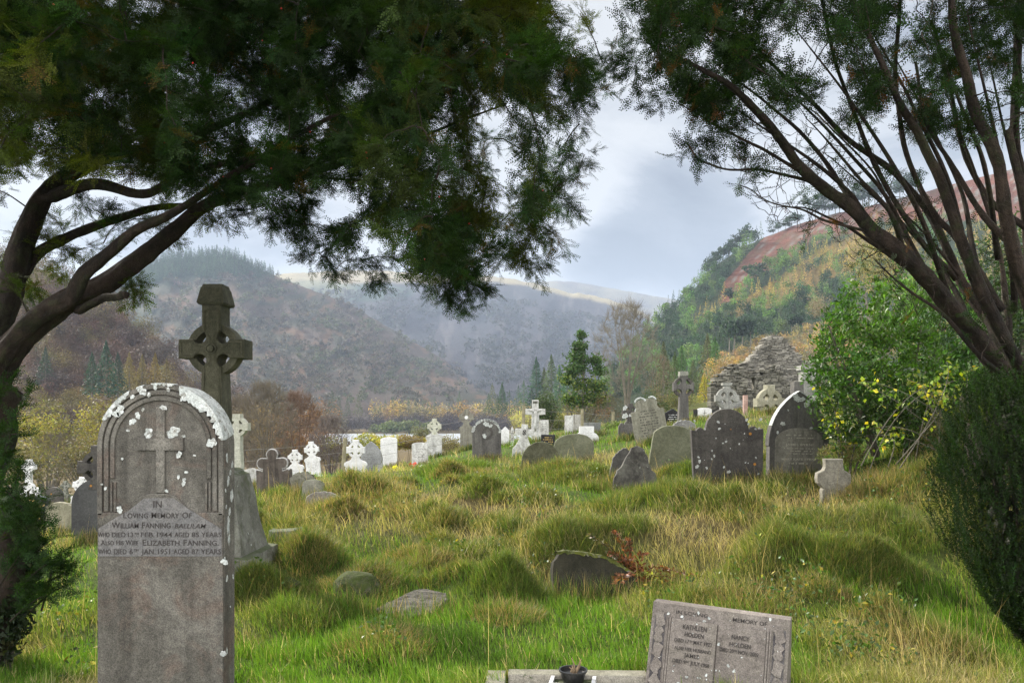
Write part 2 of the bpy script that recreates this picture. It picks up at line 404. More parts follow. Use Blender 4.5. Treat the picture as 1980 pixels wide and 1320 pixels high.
# ================================================================ HILLS
HILLMAT = colmat('hill_cover', ((.03, .15), (.15, .14), (.6, .12)), bump=4.0)
class Hill:
    def __init__(s, crest, base, Yb, Yc, colf, amp=2.0, nz=60, seed=1, pw=1.0, nx=260, nt=70):
        s.cx, s.cy = np.array(crest, float).T; s.bx, s.by = np.array(base, float).T
        s.Yb, s.Yc, s.amp, s.nz, s.seed, s.pw = Yb, Yc, amp, nz, seed, pw
        px = np.linspace(s.cx[0], s.cx[-1], nx); t = np.linspace(0, 1, nt)
        T, X = np.meshgrid(t, px, indexing='ij')
        V, PX, PY = s.pt(X, T)
        c = colf(PX, PY, T)
        f2 = V[0].copy(); f2[:, :2] *= .93; f2[:, 2] = -9.5            # foot of the slope runs out under the valley floor
        f1 = V[0].copy(); f1[:, :2] *= .97; f1[:, 2] = (f1[:, 2] - 9.0) * .5
        rows = [f2[None], f1[None], V]; cols = [c[:1], c[:1], c]
        for k, dz in ((1.12, .35), (1.35, .75), (1.8, 1.05)):       # the far side of the hill
            b = V[-1].copy(); b[:, :2] *= k; b[:, 2] = b[:, 2] * (1 - dz) - 8 * dz
            rows.append(b[None]); cols.append(c[-1:])
        V = np.concatenate(rows); c = np.concatenate(cols); n, m = V.shape[:2]
        i = (np.arange(n - 1)[:, None] * m + np.arange(m - 1)[None]).ravel()
        o = npmesh('hill', V.reshape(-1, 3), np.stack([i, i + 1, i + m + 1, i + m], 1), HILLMAT, c.reshape(-1, 3), smooth=True)
        tag(o, kind='structure')
    def pt(s, px, t):
        cy = np.interp(px, s.cx, s.cy); by = np.interp(px, s.bx, s.by)
        yb = s.Yb(px) if callable(s.Yb) else s.Yb + 0 * px
        yc = s.Yc(px) if callable(s.Yc) else s.Yc + 0 * px
        py = by + (cy - by) * t
        w = np.sin(np.pi * np.clip(t, 0, 1)) 
        Y = yb + (yc - yb) * t ** s.pw
        Y = Y * (1 + .10 * w * (fbm(px / s.nz, t * 3.2, s.seed, 5) - .5) * s.amp)
        py = py + s.amp * 2.0 * (fbm(px / 14., t * 18, s.seed + 5, 3) - .5)
        return np.stack([(px - CX) / F * Y, Y, EYE - (py - H0) / F * Y], -1), px, py
    def at(s, px, py):
        cy = np.interp(px, s.cx, s.cy); by = np.interp(px, s.bx, s.by)
        return s.pt(px, np.clip((py - by) / (cy - by), 0, 1))[0]
def C3(*a): return np.array(a)
def blend(c, k, d): k = np.clip(k, 0, 1)[..., None]; return c * (1 - k) + np.array(d) * k
def colD(px, py, t):
    c = np.zeros(px.shape + (3,)) + C3(.15, .13, .085)
    return blend(c, sstep(.5, .62, fbm(px / 50, py / 8, 4)), (.10, .08, .07))
hD = Hill([(900,560),(1030,545),(1080,543),(1120,546),(1180,557),(1250,570),(1310,580),(1400,598),(1500,620)], [(900,720),(1500,700)], 2400, 3000, colD, 1.0, nx=80, nt=20, seed=3)
def colC(px, py, t):
    c = np.zeros(px.shape + (3,)) + C3(.045, .044, .055)  # bluish tones put some of the distance haze into the hill's colour
    c = blend(c, sstep(.45, .65, fbm(px / 45 + .02 * py, py / 30, 14)), (.042, .045, .055))
    c = blend(c, sstep(.55, .7, fbm(px / 12, py / 30, 15, 5)) * .4, (.12, .11, .11))
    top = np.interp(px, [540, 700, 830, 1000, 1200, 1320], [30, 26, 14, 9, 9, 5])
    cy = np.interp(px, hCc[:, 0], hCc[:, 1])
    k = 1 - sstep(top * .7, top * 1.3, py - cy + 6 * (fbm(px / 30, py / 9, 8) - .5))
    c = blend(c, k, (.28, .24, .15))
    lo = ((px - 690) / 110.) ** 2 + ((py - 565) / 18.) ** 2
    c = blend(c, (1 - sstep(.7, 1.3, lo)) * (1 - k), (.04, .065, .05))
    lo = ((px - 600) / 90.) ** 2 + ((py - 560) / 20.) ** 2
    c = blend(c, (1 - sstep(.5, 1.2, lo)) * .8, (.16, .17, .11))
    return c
hCc = np.array([(480,540),(550,529),(620,525),(740,522),(800,528),(835,536),(870,531),(900,529),(960,535),(1020,544),(1100,565),(1140,570),(1180,580),(1210,590),(1240,602),(1290,640),(1340,690)], float)
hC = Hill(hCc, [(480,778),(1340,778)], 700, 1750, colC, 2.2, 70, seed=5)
def colB(px, py, t):
    c = np.zeros(px.shape + (3,)) + C3(.075, .058, .048)
    c = blend(c, sstep(.42, .62, fbm(px / 40, py / 25, 34)), (.05, .05, .035))
    c = blend(c, sstep(.56, .68, fbm(px / 25 + 9, py / 16, 37)) * .6, (.15, .085, .05))
    c = blend(c, sstep(560, 480, px) * (1 - sstep(520, 600, py + 30 * fbm(px / 20, py / 20, 2))), (.03, .055, .035))
    c = blend(c, (1 - sstep(260, 330, px)) * .7, (.04, .07, .04))
    return c
hB = Hill([(-60,600),(60,590),(150,590),(210,572),(240,545),(290,512),(330,500),(400,496),(440,495),(480,510),(520,528),(560,545),(600,560),(640,573),(680,590),(720,615),(770,645),(810,668),(850,690),(900,715),(960,745)],
          [(-60,775),(960,783)], 540, 1000, colB, 2.0, 60, seed=9)
def colA(px, py, t):
    c = np.zeros(px.shape + (3,)) + C3(.06, .04, .03)
    return blend(c, sstep(.45, .6, fbm(px / 30, py / 20, 44)), (.09, .06, .03))
hA = Hill([(-700,400),(-300,440),(0,508),(60,516),(110,530),(170,570),(215,592),(245,608),(262,640),(300,668),(340,700),(370,735),(420,765),(500,786),(560,815),(620,880)],
          [(-700,850),(0,850),(450,840),(620,890)], lambda px: 150 + 0 * px, lambda px: np.interp(px, [-100, 500, 620], [260, 200, 155]), colA, 1.6, 50, seed=12, nx=200)
BR = [(1395,585),(1400,545),(1440,500),(1482,455),(1530,436),(1600,415),(1700,392),(1800,366),(2000,312),(2400,250),(2400,330),(2000,420),(1800,430),(1700,430),(1660,450),(1600,462),(1560,480),(1500,515),(1450,545),(1420,580)]
LAR = [(1400,600),(1470,560),(1530,520),(1590,480),(1680,440),(1760,440),(1780,480),(1700,500),(1620,530),(1560,575),(1500,590),(1430,612)]
LAR2 = [(1335,625),(1385,575),(1430,590),(1380,628),(1345,640)]
CLR = [(1385,730),(1398,690),(1450,670),(1500,655),(1560,640),(1660,630),(1720,700),(1500,765)]
def colE(px, py, t):
    c = np.zeros(px.shape + (3,)) + C3(.035, .05, .025)
    c = blend(c, inpoly(px, py, BR) * 1.0, (.17, .07, .045))
    c = blend(c, inpoly(px, py, BR) * sstep(.52, .66, fbm(px / 14, py / 8, 51)) * .6, (.10, .085, .05)); c = blend(c, inpoly(px, py, BR) * sstep(.5, .6, fbm(px / 6, py / 5, 57, 5)) * .5, (.09, .035, .025)); c = blend(c, inpoly(px, py, BR) * sstep(.66, .7, fbm(px / 5, py / 3, 58, 3)), (.2, .18, .16))
    c = blend(c, inpoly(px, py, LAR) * .8, (.2, .14, .05)); c = blend(c, inpoly(px, py, CLR) * .9, (.19, .15, .07))
    return c
hE = Hill([(1070,885),(1130,800),(1160,742),(1200,700),(1245,652),(1270,625),(1290,606),(1320,583),(1340,562),(1365,530),(1385,512),(1420,488),(1450,472),(1482,458),(1530,438),(1600,417),(1700,394),(1800,368),(2000,315),(2400,240),(3000,200)],
          [(1070,890),(1160,800),(1300,780),(1500,770),(1800,770),(3000,770)], lambda px: np.interp(px, [1070, 1160, 1500, 2000], [200, 200, 130, 100]),
          lambda px: np.interp(px, [1070, 1160, 1300, 1500, 2000], [205, 240, 420, 470, 430]), colE, 1.4, 45, seed=21)

# ================================================================ FOLIAGE GENERATORS
def rtris(C, S, flat=0.0, asp=0.6, droop=None):
    """random little leaf-like triangles at centres C with sizes S"""
    n = len(C); a = rng.normal(size=(n, 3)); 
    a[:, 2] *= (1 - flat)
    if droop is not None: a = a * .5 + droop
    a /= np.linalg.norm(a, axis=1, keepdims=True) + 1e-9
    b = np.cross(a, rng.normal(size=(n, 3))); b /= np.linalg.norm(b, axis=1, keepdims=True) + 1e-9
    S = np.asarray(S)[:, None]
    V = np.stack([C - a * S * .5 - b * S * asp * .5, C - a * S * .5 + b * S * asp * .5, C + a * S * .5], 1).reshape(-1, 3)
    return V, np.arange(3 * n).reshape(-1, 3)
def cone_tree(base, h, r, k, sz=None):
    n = len(base); N = n * k; b = np.repeat(base, k, 0); H = np.repeat(h, k); Rr = np.repeat(r, k)
    t = rng.random(N) ** .75; ang = rng.random(N) * 6.283
    tier = .82 + .18 * np.sin(t * 50 + np.repeat(rng.random(n) * 6, k) + 2 * np.sin(ang * 3))
    rad = (1 - t) ** .85 * Rr * rng.random(N) ** .4 * tier
    C = b + np.stack([np.cos(ang) * rad, np.sin(ang) * rad, H * (.06 + .94 * t) - rad * .25], 1)
    d = np.stack([np.cos(ang), np.sin(ang), -.45 + 0 * ang], 1)
    S = (sz if sz else .3) * Rr * (0.45 + .75 * (1 - t))
    return rtris(C, S, droop=d, asp=.45)
def puff_tree(base, h, r, k, sz=.28, low=.1, lob=5, asp=.7, flat=0):
    n = len(base)
    lc = rng.normal(size=(n, lob, 3)); lc /= np.linalg.norm(lc, axis=2, keepdims=True); lc *= rng.random((n, lob, 1)) ** .5 * .62
    li = rng.integers(0, lob, (n, k)); c = np.take_along_axis(lc, li[..., None].repeat(3, 2), 1)
    d = rng.normal(size=(n, k, 3)); d /= np.linalg.norm(d, axis=2, keepdims=True); d *= (.30 + .22 * rng.random((n, k, 1)))
    q = c + d
    zc = h * (1 + low) / 2; zr = h * (1 - low) / 2
    C = base[:, None] + q * np.stack([r, r, zr * 1.05], 1)[:, None]; C[..., 2] += zc[:, None]
    S = np.repeat(r * sz, k) * (.6 + .8 * rng.random(n * k))
    return rtris(C.reshape(-1, 3), S, asp=asp, flat=flat)
def rep(col, k): return np.repeat(col, k * 3, 0)
FOL = leafmat('foliage', .3, .45)
TWG = leafmat('twigs', .12, .35, c=None)
def join(parts):
    V = []; Fc = []; Cc = []; o = 0
    for v, f, c in parts: V.append(v); Fc.append(f + o); Cc.append(c); o += len(v)
    return np.concatenate(V), np.concatenate(Fc), np.concatenate(Cc)
def jit(c, n, v=.2): return np.array(c)[None] * (1 + v * rng.normal(size=(n, 1))).clip(.4, 1.8) * (1 + .08 * rng.normal(size=(n, 3)))
def stuff(name, parts, mat, label, cat):
    V, Fc, c = join(parts); o = npmesh(name, V, Fc, mat, c.clip(0.002, .9)); return tag(o, label, cat, kind='stuff')
def surf_pts(hill, n, pxr, pyr, keep, sort=True):
    px = rng.uniform(*pxr, n * 6); py = rng.uniform(*pyr, n * 6)
    cy = np.interp(px, hill.cx, hill.cy); by = np.interp(px, hill.bx, hill.by)
    k = (py > cy + .5) & (py < by) & keep(px, py); px = px[k][:n]; py = py[k][:n]
    return hill.at(px, py), px, py
def hill_woods():
    # the forest on the right-hand hill
    nl = lambda x, y: ~inpoly(x, y, BR) & ~inpoly(x, y, CLR)
    con = lambda x, y: nl(x, y) & (~inpoly(x, y, LAR) | (rng.random(x.shape) < .2)) & ~inpoly(x, y, LAR2) & ~((x > 1640) & (fbm(x / 40, y / 30, 61) > .42))
    B, px, py = surf_pts(hE, 2300, (1165, 2150), (380, 770), con)
    h = B[:, 1] * rng.uniform(24, 40, len(B)) / F; pale = (fbm(px / 35, py / 25, 62) > .5)
    col = np.where(pale[:, None], jit((.10, .165, .05), len(B)), jit((.028, .055, .028), len(B), .3))
    isp = rng.random(len(B)) < .45
    pts = []
    v, f = cone_tree(B[~isp], h[~isp], h[~isp] * .24, 110, .34); pts.append((v, f, rep(col[~isp], 110)))
    v, f = puff_tree(B[isp], h[isp] * .95, h[isp] * .33, 130, .26, .25); pts.append((v, f, rep(col[isp] * [1, 1.02, .9], 130)))
    stuff('conifer_wood', pts, FOL, 'dark green conifer forest covering the steep right hillside below the bracken', 'forest')
    lar = lambda x, y: inpoly(x, y, LAR) | inpoly(x, y, LAR2) | ((x > 1640) & (y > 440) & nl(x, y) & (fbm(x / 40, y / 30, 61) > .42))
    B, px, py = surf_pts(hE, 560, (1300, 2000), (430, 700), lar)
    h = B[:, 1] * rng.uniform(22, 40, len(B)) / F; col = jit((.38, .27, .07), len(B), .25); g = rng.random(len(B)) < .25; col[g] *= [.6, .8, .6]
    v, f = cone_tree(B, h, h * .26, 120, .26)
    stuff('larch_wood', [(v, f, rep(col, 120))], FOL, 'band of golden autumn larches crossing the right hillside', 'larch trees')
    B, px, py = surf_pts(hE, 500, (1380, 1900), (590, 770), lambda x, y: inpoly(x, y, CLR))
    h = B[:, 1] * rng.uniform(10, 26, len(B)) / F; col = np.where(rng.random((len(B), 1)) < .5, jit((.30, .20, .08), len(B)), jit((.17, .15, .09), len(B)))
    v, f = puff_tree(B, h, h * .6, 130, .2, 0)
    stuff('autumn_scrub', [(v, f, rep(col, 130))], FOL, 'orange and straw coloured autumn scrub in the clearing behind the ruin', 'scrub')
    # near left hillside, bare woodland
    B, px, py = surf_pts(hA, 1500, (-300, 500), (480, 860), lambda x, y: (x > -300))
    h = B[:, 1] * rng.uniform(34, 60, len(B)) / F; n = len(B)
    z = fbm(px / 60, py / 40, 71)
    col = np.where((z > .58)[:, None], jit((.13, .10, .035), n), np.where((z < .4)[:, None], jit((.07, .05, .045), n), jit((.085, .05, .036), n)))
    v, f = puff_tree(B, h, h * .48, 330, .12, .05, asp=.35)
    stuff('bare_wood', [(v, f, rep(col, 330))], TWG, 'purple brown leafless woodland on the near left hillside', 'forest')
    # far left hill with its conifer plantation
    kb = lambda x, y: (x < 560) & ((y < 522 + 30 * fbm(x / 25, y / 25, 2) + np.maximum(0, 330 - x) * .6))
    B, px, py = surf_pts(hB, 1700, (200, 560), (480, 700), kb)
    h = B[:, 1] * rng.uniform(13, 22, len(B)) / F; h[(py < 510)] *= 1.15
    v, f = cone_tree(B, h, h * .32, 70, .40); pts = [(v, f, rep(jit((.03, .06, .035), len(B), .3), 70))]
    B, px, py = surf_pts(hB, 3000, (180, 900), (490, 790), lambda x, y: ~kb(x, y) & (fbm(x / 30, y / 18, 34) < .6))
    h = B[:, 1] * rng.uniform(7, 14, len(B)) / F; z = fbm(px / 45, py / 30, 77)
    v, f = puff_tree(B, h, h * .65, 30, .4, 0); pts.append((v, f, rep(np.where((z > .55)[:, None], jit((.070, .072, .045), len(B), .12), jit((.068, .056, .048), len(B), .25)), 30)))
    stuff('hill_wood', pts, FOL, 'mixed plantation and bare woodland on the middle left hill', 'forest')
    B, px, py = surf_pts(hC, 3500, (600, 1320), (560, 785), lambda x, y: (fbm(x / 40, y / 25, 14) > .42) & (y > np.interp(x, hC.cx, hC.cy) + 40))
    h = B[:, 1] * rng.uniform(6, 12, len(B)) / F
    v, f = puff_tree(B, h, h * .7, 18, .5, 0)
    stuff('mountain_wood', [(v, f, rep(jit((.045, .045, .053), len(B), .10), 18))], FOL, 'thin bare woodland low on the blue grey mountain across the lake', 'forest')  # wood colour carries the same painted haze tint as its hill
    # wood on the far lake shore (left, dark) and golden scrub to its right
    def shore(n, x0, x1, Y0, Y1, hh, col, k=160, sz=.16, tw=.5, cone=False, z0=-7.0):
        Y = rng.uniform(Y0, Y1, n); X = rng.uniform(x0, x1, n) ; X = (X - CX) / F * Y
        B = np.stack([X, Y, G(X, Y)], 1); B[:, 2] = np.maximum(B[:, 2], -8)
        h = rng.uniform(*hh, n)
        if cone: v, f = cone_tree(B, h, h * .22, k, .3)
        else: v, f = puff_tree(B, h, h * tw, k, sz, -.05, asp=.5)
        return v, f, rep(col(n), k)
    A = [shore(260, 610, 980, 408, 440, (7, 12), lambda n: jit((.055, .042, .045), n, .2), 240, .13, .45),
         shore(60, 380, 660, 330, 400, (10, 17), lambda n: jit((.075, .06, .035), n, .3), 300, .12, .45)]
    stuff('bare_wood', A, TWG, 'dark purple bare wood along the far shore of the lake', 'forest')
    A = [shore(300, 730, 1120, 455, 520, (13, 19), lambda n: np.where(rng.random((n, 1)) < .45, jit((.34, .22, .07), n, .2), jit((.20, .15, .10), n, .2)), 170, .16),
         shore(90, 1000, 1200, 430, 460, (11, 15), lambda n: jit((.38, .33, .06), n, .2), 200, .15, .6)]
    stuff('autumn_scrub', A, FOL, 'golden and pink autumn scrub beyond the lake', 'scrub')
hill_woods()
# closing haze
def haze():
    mb = MB(); mb.box(-2600, 3600, -60, 5300, -16, 640); o = mb.build('haze', None)
    m = bpy.data.materials.new('valley_haze'); m.use_nodes = True; nt = m.node_tree; nt.nodes.clear()
    out = nt.nodes.new('ShaderNodeOutputMaterial'); v = nt.nodes.new('ShaderNodeVolumePrincipled')
    v.inputs['Color'].default_value = (.64, .78, 1, 1); v.inputs['Density'].default_value = 0.00021; v.inputs['Anisotropy'].default_value = 0.0; m.cycles.volume_sampling = 'DISTANCE'
    nt.links.new(v.outputs[0], out.inputs['Volume']); o.data.materials.append(m)
    tag(o, 'pale blue valley haze', 'haze', kind='stuff')
haze()

# ================================================================ GRAVES
def arc(cx, cz, r, a0, a1, n, rz=None):
    rz = r if rz is None else rz
    return [(cx + r * math.cos(R(a0 + (a1 - a0) * i / n)), cz + rz * math.sin(R(a0 + (a1 - a0) * i / n))) for i in range(n + 1)]
def mirror(half):
    """half outline from the foot on the right side up to the middle of the top"""
    l = [(-x, z) for x, z in half[::-1] if abs(x) > 1e-6]
    return half + l
def outline(kind, w, h, b=0.15):
    a = w / 2
    if kind == 'round': o = [(a, -b)] + arc(0, h - a, a, 0, 90, 14)
    elif kind == 'segment': o = [(a, -b)] + arc(0, h - a * .55, a, 0, 90, 12, a * .55)
    elif kind == 'low': o = [(a, -b)] + arc(0, h - a * .28, a, 0, 90, 10, a * .28)
    elif kind == 'gothic':
        z0 = h - 1.72 * a; Rr = (1.72 ** 2 + 1) / 2 * a; am = math.asin(1.72 * a / Rr)
        c = [(Rr * math.cos(am * i / 14) - (Rr - a), z0 + Rr * math.sin(am * i / 14)) for i in range(15)]; c[-1] = (0, h)
        o = [(a * .97, -b), (a * .97, z0 - .04), (a, z0 - .03)] + c
    elif kind == 'point': o = [(a, -b), (a, h - .35 * a)] + arc(0, h - .35 * a, a, 20, 80, 6, .3 * a) + [(0, h)]
    elif kind == 'peak': o = [(a, -b), (a * .95, h * .28), (a * .80, h * .50), (a * .62, h * .56), (a * .45, h * .78), (a * .26, h * .95), (0, h)]
    elif kind == 'rect': o = [(a, -b), (a, h), (0, h)]
    elif kind == 'gable': o = [(a, -b), (a, h - .12), (a * .8, h - .12), (0, h)]
    elif kind == 'scallop':
        s = h - .30 * w
        o = [(a * .93, -b), (a, s)] + [(a * .98, s + .012), (a * .86, s), (a * .82, s + .025), (a * .75, s + .045), (a * .68, s + .03), (a * .64, s + .0)] + \
            arc(0, s - .01, a * .60, 4, 90, 14, h - s + .01)
    elif kind == 'shoulder':
        s = h * .80
        o = [(a, -b), (a, s - .05), (a * .90, s - .02)] + arc(a * .62, s - .02, a * .28, 0, 80, 5, .07) + [(a * .5, s + .01)] + arc(0, h - a * .48, a * .48, 0, 90, 8)
    elif kind == 'step': o = [(a, -b), (a, h * .55), (a * .8, h * .68), (a * .62, h * .72), (a * .62, h), (0, h)]
    elif kind == 'trefoil':
        s = h - .40 * w; r = w * .165
        o = [(a, -b), (a, s - .20 * w), (a * .95, s - .17 * w), (a * .60, s - .22 * w)] + arc(a * .62, s, r * .9, -95, 110, 12) + [(r * .8, s + .14 * w)] + arc(0, h - r, r, 0, 90, 9)
    elif kind == 'scroll':
        s = h * .80
        o = [(a, -b), (a, s * .80)] + arc(a * .9, s * .86, a * .12, -50, 120, 5) + [(a * .72, s * .92), (a * .62, s)] + arc(a * .35, h - a * .5, a * .34, 10, 90, 7) + [(0, h - .05)]
    elif kind == 'smallcross':
        o = [(a * .78, -b), (a * .70, h * .42), (a * .62, h * .46), (a * .95, h * .56), (a, h * .64), (a * .98, h * .74), (a * .58, h * .80), (a * .52, h * .86), (a * .52, h), (0, h)]
    return mirror(o)
def rough(o, amp, seed=0, sub=3):
    r = random.Random(seed); out = []
    for i in range(len(o)):
        (x0, z0), (x1, z1) = o[i], o[(i + 1) % len(o)]
        n = max(1, min(8, int(math.hypot(x1 - x0, z1 - z0) / .05))) if sub else 1
        for k in range(n):
            t = k / n; out.append((x0 + (x1 - x0) * t + r.uniform(-amp, amp), z0 + (z1 - z0) * t + r.uniform(-amp, amp)))
    return out
def cross_outline(cz, a, span, up, down, nr, b=None, flare=1.0):
    """Celtic cross: half arm width a, hollow armpits of radius nr; centre height cz"""
    c = a + nr * .35; q = math.sqrt(max(nr * nr - (c - a) ** 2, 1e-9)); th = math.degrees(math.asin((c - a) / nr))
    b = b or a
    pit = lambda sx, sz: [(sx * x, cz + sz * z) for x, z in arc(c, c, nr, -th, -th - (270 - 2 * (th)) + 180 * 0 , 8)]
    # armpit arc in the first quadrant runs from (c+q, a) round the inner side to (a, c+q)
    def pitq():
        a0 = -th; a1 = -270 + th + 180 - 0
        a0 = math.degrees(math.atan2(a - c, q)); a1 = math.degrees(math.atan2(q, a - c)) - 360
        return arc(c, c, nr, a0, a1, 8)
    p = pitq()
    q1 = [(x, cz + z) for x, z in p]; q4 = [(x, cz - z) for x, z in p[::-1]]
    h = [(b, down)] + q4 + [(span, cz - a * flare), (span, cz + a * flare)] + q1 + [(a * flare, up), (0, up)]
    return mirror(h)
def ring(mb, cz, r0, r1, y0, y1, n=36, M=None, cx=0):
    v = []; f = []
    for i in range(n):
        a = 2 * math.pi * i / n; c, s = math.cos(a), math.sin(a)
        v += [(cx + r0 * c, y0, cz + r0 * s), (cx + r1 * c, y0, cz + r1 * s), (cx + r1 * c, y1, cz + r1 * s), (cx + r0 * c, y1, cz + r0 * s)]
    for i in range(n):
        a = 4 * i; b = 4 * ((i + 1) % n)
        for k in range(4): f.append([a + k, b + k, b + (k + 1) % 4, a + (k + 1) % 4])
    return mb.add(v, f, M)
_fc = {}
def glyphs(s, bold=0.0, shear=0):
    bold *= .2
    k = (s, bold, shear)
    if k not in _fc:
        cu = bpy.data.curves.new('lettering', 'FONT'); cu.body = s; cu.size = 1; cu.extrude = .02; cu.offset = bold; cu.shear = shear; cu.resolution_u = 3
        o = bpy.data.objects.new('lettering', cu); COL.objects.link(o); bpy.context.view_layer.update()
        me = bpy.data.meshes.new_from_object(o.evaluated_get(bpy.context.evaluated_depsgraph_get()))
        _fc[k] = ([v.co.copy() for v in me.vertices], [list(p.vertices) for p in me.polygons])
        bpy.data.objects.remove(o); bpy.data.curves.remove(cu); bpy.data.meshes.remove(me)
    return _fc[k]
def text(mb, s, x0, x1, z, cap, y, bold=.0, shear=0, th=.0015, M=None):
    """line of lettering on the plane y, fitted between x0 and x1, capitals of height cap"""
    v, f = glyphs(s, bold, shear)
    ax = min(p.x for p in v); bx = max(p.x for p in v); sx = (x1 - x0) / (bx - ax); sz = cap / .70
    return mb.add([(x0 + (p.x - ax) * sx, y - p.z / .02 * th, z + p.y * sz) for p in v], f, M)
def smallcaps(mb, words, x0, x1, z, cap, y, bold=0, small=.78, M=None):
    """each word: first letter full height, the rest smaller"""
    segs = []; tot = 0
    for w in words.split(' '):
        for j, part in enumerate((w[0], w[1:])):
            if not part: continue
            v, f = glyphs(part, bold); L_ = (max(p.x for p in v) + .06) * (1 if j == 0 else small)
            segs.append((part, tot, L_, 1 if j == 0 else small)); tot += L_ + .02
        tot += .32
    tot -= .32
    k = (x1 - x0) / tot
    for part, o, L_, sc in segs:
        v, f = glyphs(part, bold); g = k * sc; sz = cap * sc / .70
        mb.add([(x0 + o * k + p.x * g, y - p.z / .02 * .0015, z + p.y * sz) for p in v], f, M)
def worn_lines(mb, w, z0, z1, n, y, rnd, cell=.012, th=.002):
    """weathered, unreadable lines of cut lettering"""
    for i in range(n):
        z = z1 + (z0 - z1) * (i + .5) / n; hw = w * rnd.uniform(.55, 1); ch = (z1 - z0) / n * .42
        x = -hw
        while x < hw:
            L_ = rnd.uniform(.6, 1.6) * cell
            if rnd.random() < .80: mb.box(x, x + L_ * .72, y - th, y + .001, z - ch / 2 * rnd.uniform(.5, 1), z + ch / 2 * rnd.uniform(.5, 1))
            x += L_ * (2.2 if rnd.random() < .18 else 1.05)

M_GREY = stone('weathered_granite', (.25, .235, .21), (.36, .335, .30), lich=.25, lscale=30, c3=(.26, .19, .165), speck=.55, streak=.35, bump=.006, sc=2.2)
M_GRANITE = stone('granite_body', (.092, .086, .075), (.165, .155, .138), c3=(.125, .096, .08), speck=.45, streak=.5, bump=.007, sc=2.0)
M_PANEL = stone('smooth_granite', (.118, .118, .124), (.16, .152, .148), speck=.35, bump=.002, sc=2.2)
M_LICH = stone('white_lichen', (.40, .43, .42), (.56, .58, .58), speck=.35, bump=.003, c3=(.19, .18, .155), sc=20)
M_CUT = plain('cut_lettering', (.045, .04, .038), .9)
M_WHITE = stone('whitewashed_stone', (.60, .60, .60), (.68, .68, .69), c3=(.54, .54, .53), speck=.12, bump=.004, sc=2.5)
M_WHITE2 = stone('stained_white_stone', (.46, .455, .44), (.62, .62, .61), c3=(.30, .29, .265), speck=.25, streak=.5, bump=.006, sc=3)
M_DARK = stone('dark_limestone', (.055, .05, .048), (.095, .088, .08), lich=.42, lscale=11, speck=.35, streak=.4, orange=.8, sc=2.5)
M_DARK2 = stone('dark_slate', (.085, .08, .078), (.13, .125, .115), lich=.2, lscale=14, speck=.35, streak=.6, sc=2.5)
M_OLIVE = stone('olive_slate', (.125, .13, .085), (.175, .18, .125), lich=.12, lscale=22, lcol=(.4, .42, .36), speck=.3, sc=3)
M_MOSSY = stone('mossy_stone', (.16, .155, .12), (.28, .27, .23), lich=.35, lscale=16, lcol=(.5, .5, .46), moss=.9, speck=.4, c3=(.10, .10, .07), sc=4)
M_LUMP = stone('moss_lump', (.035, .05, .012), (.07, .09, .018), moss=.6, speck=.5, c3=(.10, .095, .07), bump=.02, sc=7)
M_CROSS = stone('green_stained_limestone', (.075, .075, .05), (.125, .12, .085), lich=.12, lcol=(.3, .32, .27), lscale=18, speck=.4, streak=.4, sc=3)
M_PLINTH = stone('pale_limestone', (.15, .15, .13), (.27, .27, .24), lich=.4, lscale=9, lcol=(.5, .51, .49), moss=.75, speck=.35, c3=(.12, .12, .09), sc=3)
M_SLATE = stone('grey_slate', (.20, .205, .21), (.27, .275, .28), speck=.25, c3=(.16, .165, .15), sc=2)
M_POL = plain('polished_black_granite', (.02, .02, .022), .2, .5, .3, 60)
M_GOLD = plain('gold_lettering', (.55, .38, .12), .5)
M_BROWN = stone('brown_sandstone', (.05, .04, .036), (.085, .07, .06), lich=.2, speck=.35, streak=.3, sc=2)
M_WROUGH = stone('lichened_white_stone', (.15, .15, .15), (.24, .24, .23), lich=1.35, lscale=16, lcol=(.78, .78, .77), speck=.2, sc=5)
M_WOOD = plain('weathered_wood', (.22, .20, .13), .9, .2, .3, 8)

def celtic_head(mb, cz, w, t, a=.17, dy=0.012):
    """small celtic cross head of total arm span w, centred at height cz"""
    s = w / 2; o = cross_outline(cz, s * a / .5 * 1.0, s, cz + s * 1.12, cz - s * .9, s * .15, b=s * .34)
    mb.prism(o, -t / 2, t / 2, .006)
    ring(mb, cz, s * .62, s * .88, -t / 2 + dy, t / 2 - dy, 28)
def stone_at(px, py, Y, label, cat='gravestone', group=None, yaw=0, roll=0, pitch=0, name='gravestone'):
    x, y, z = P(px, py, Y)
    return empty(name, (x, y, z), label, cat, group, (R(pitch), R(roll), R(yaw)))
_n = [0]
def slab(px, py, Y, wpx, top, kind, mat, label, t=.10, yaw=0, roll=0, pitch=0, amp=0, lines=None, lw=.36, base=None, group=None, cut=None, name='gravestone', cat='gravestone'):
    """lines: (n, from, to) as fractions of the height"""
    _n[0] += 1; rnd = random.Random(_n[0] * 13)
    w = wpx * Y / F; h = (py - top) * Y / F
    root = stone_at(px, py, Y, label, cat, group, yaw, roll, pitch, name)
    o = outline(kind, w, h, .22)
    if amp: o = rough(o, amp, _n[0])
    MB().prism(o, -t / 2, t / 2, .007 if not amp else .012).build('slab', mat, root)
    if lines:
        q = MB(); worn_lines(q, w * lw, h * lines[1], h * lines[2], lines[0], -t / 2, rnd, cell=w * .035)
        q.build('inscription', cut or M_CUT, root)
    if base: MB().prism(outline('rect', w * base[0], base[1], .2), -t * .9, t * .9, .01).build('base', mat, root)
    return root, w, h, t
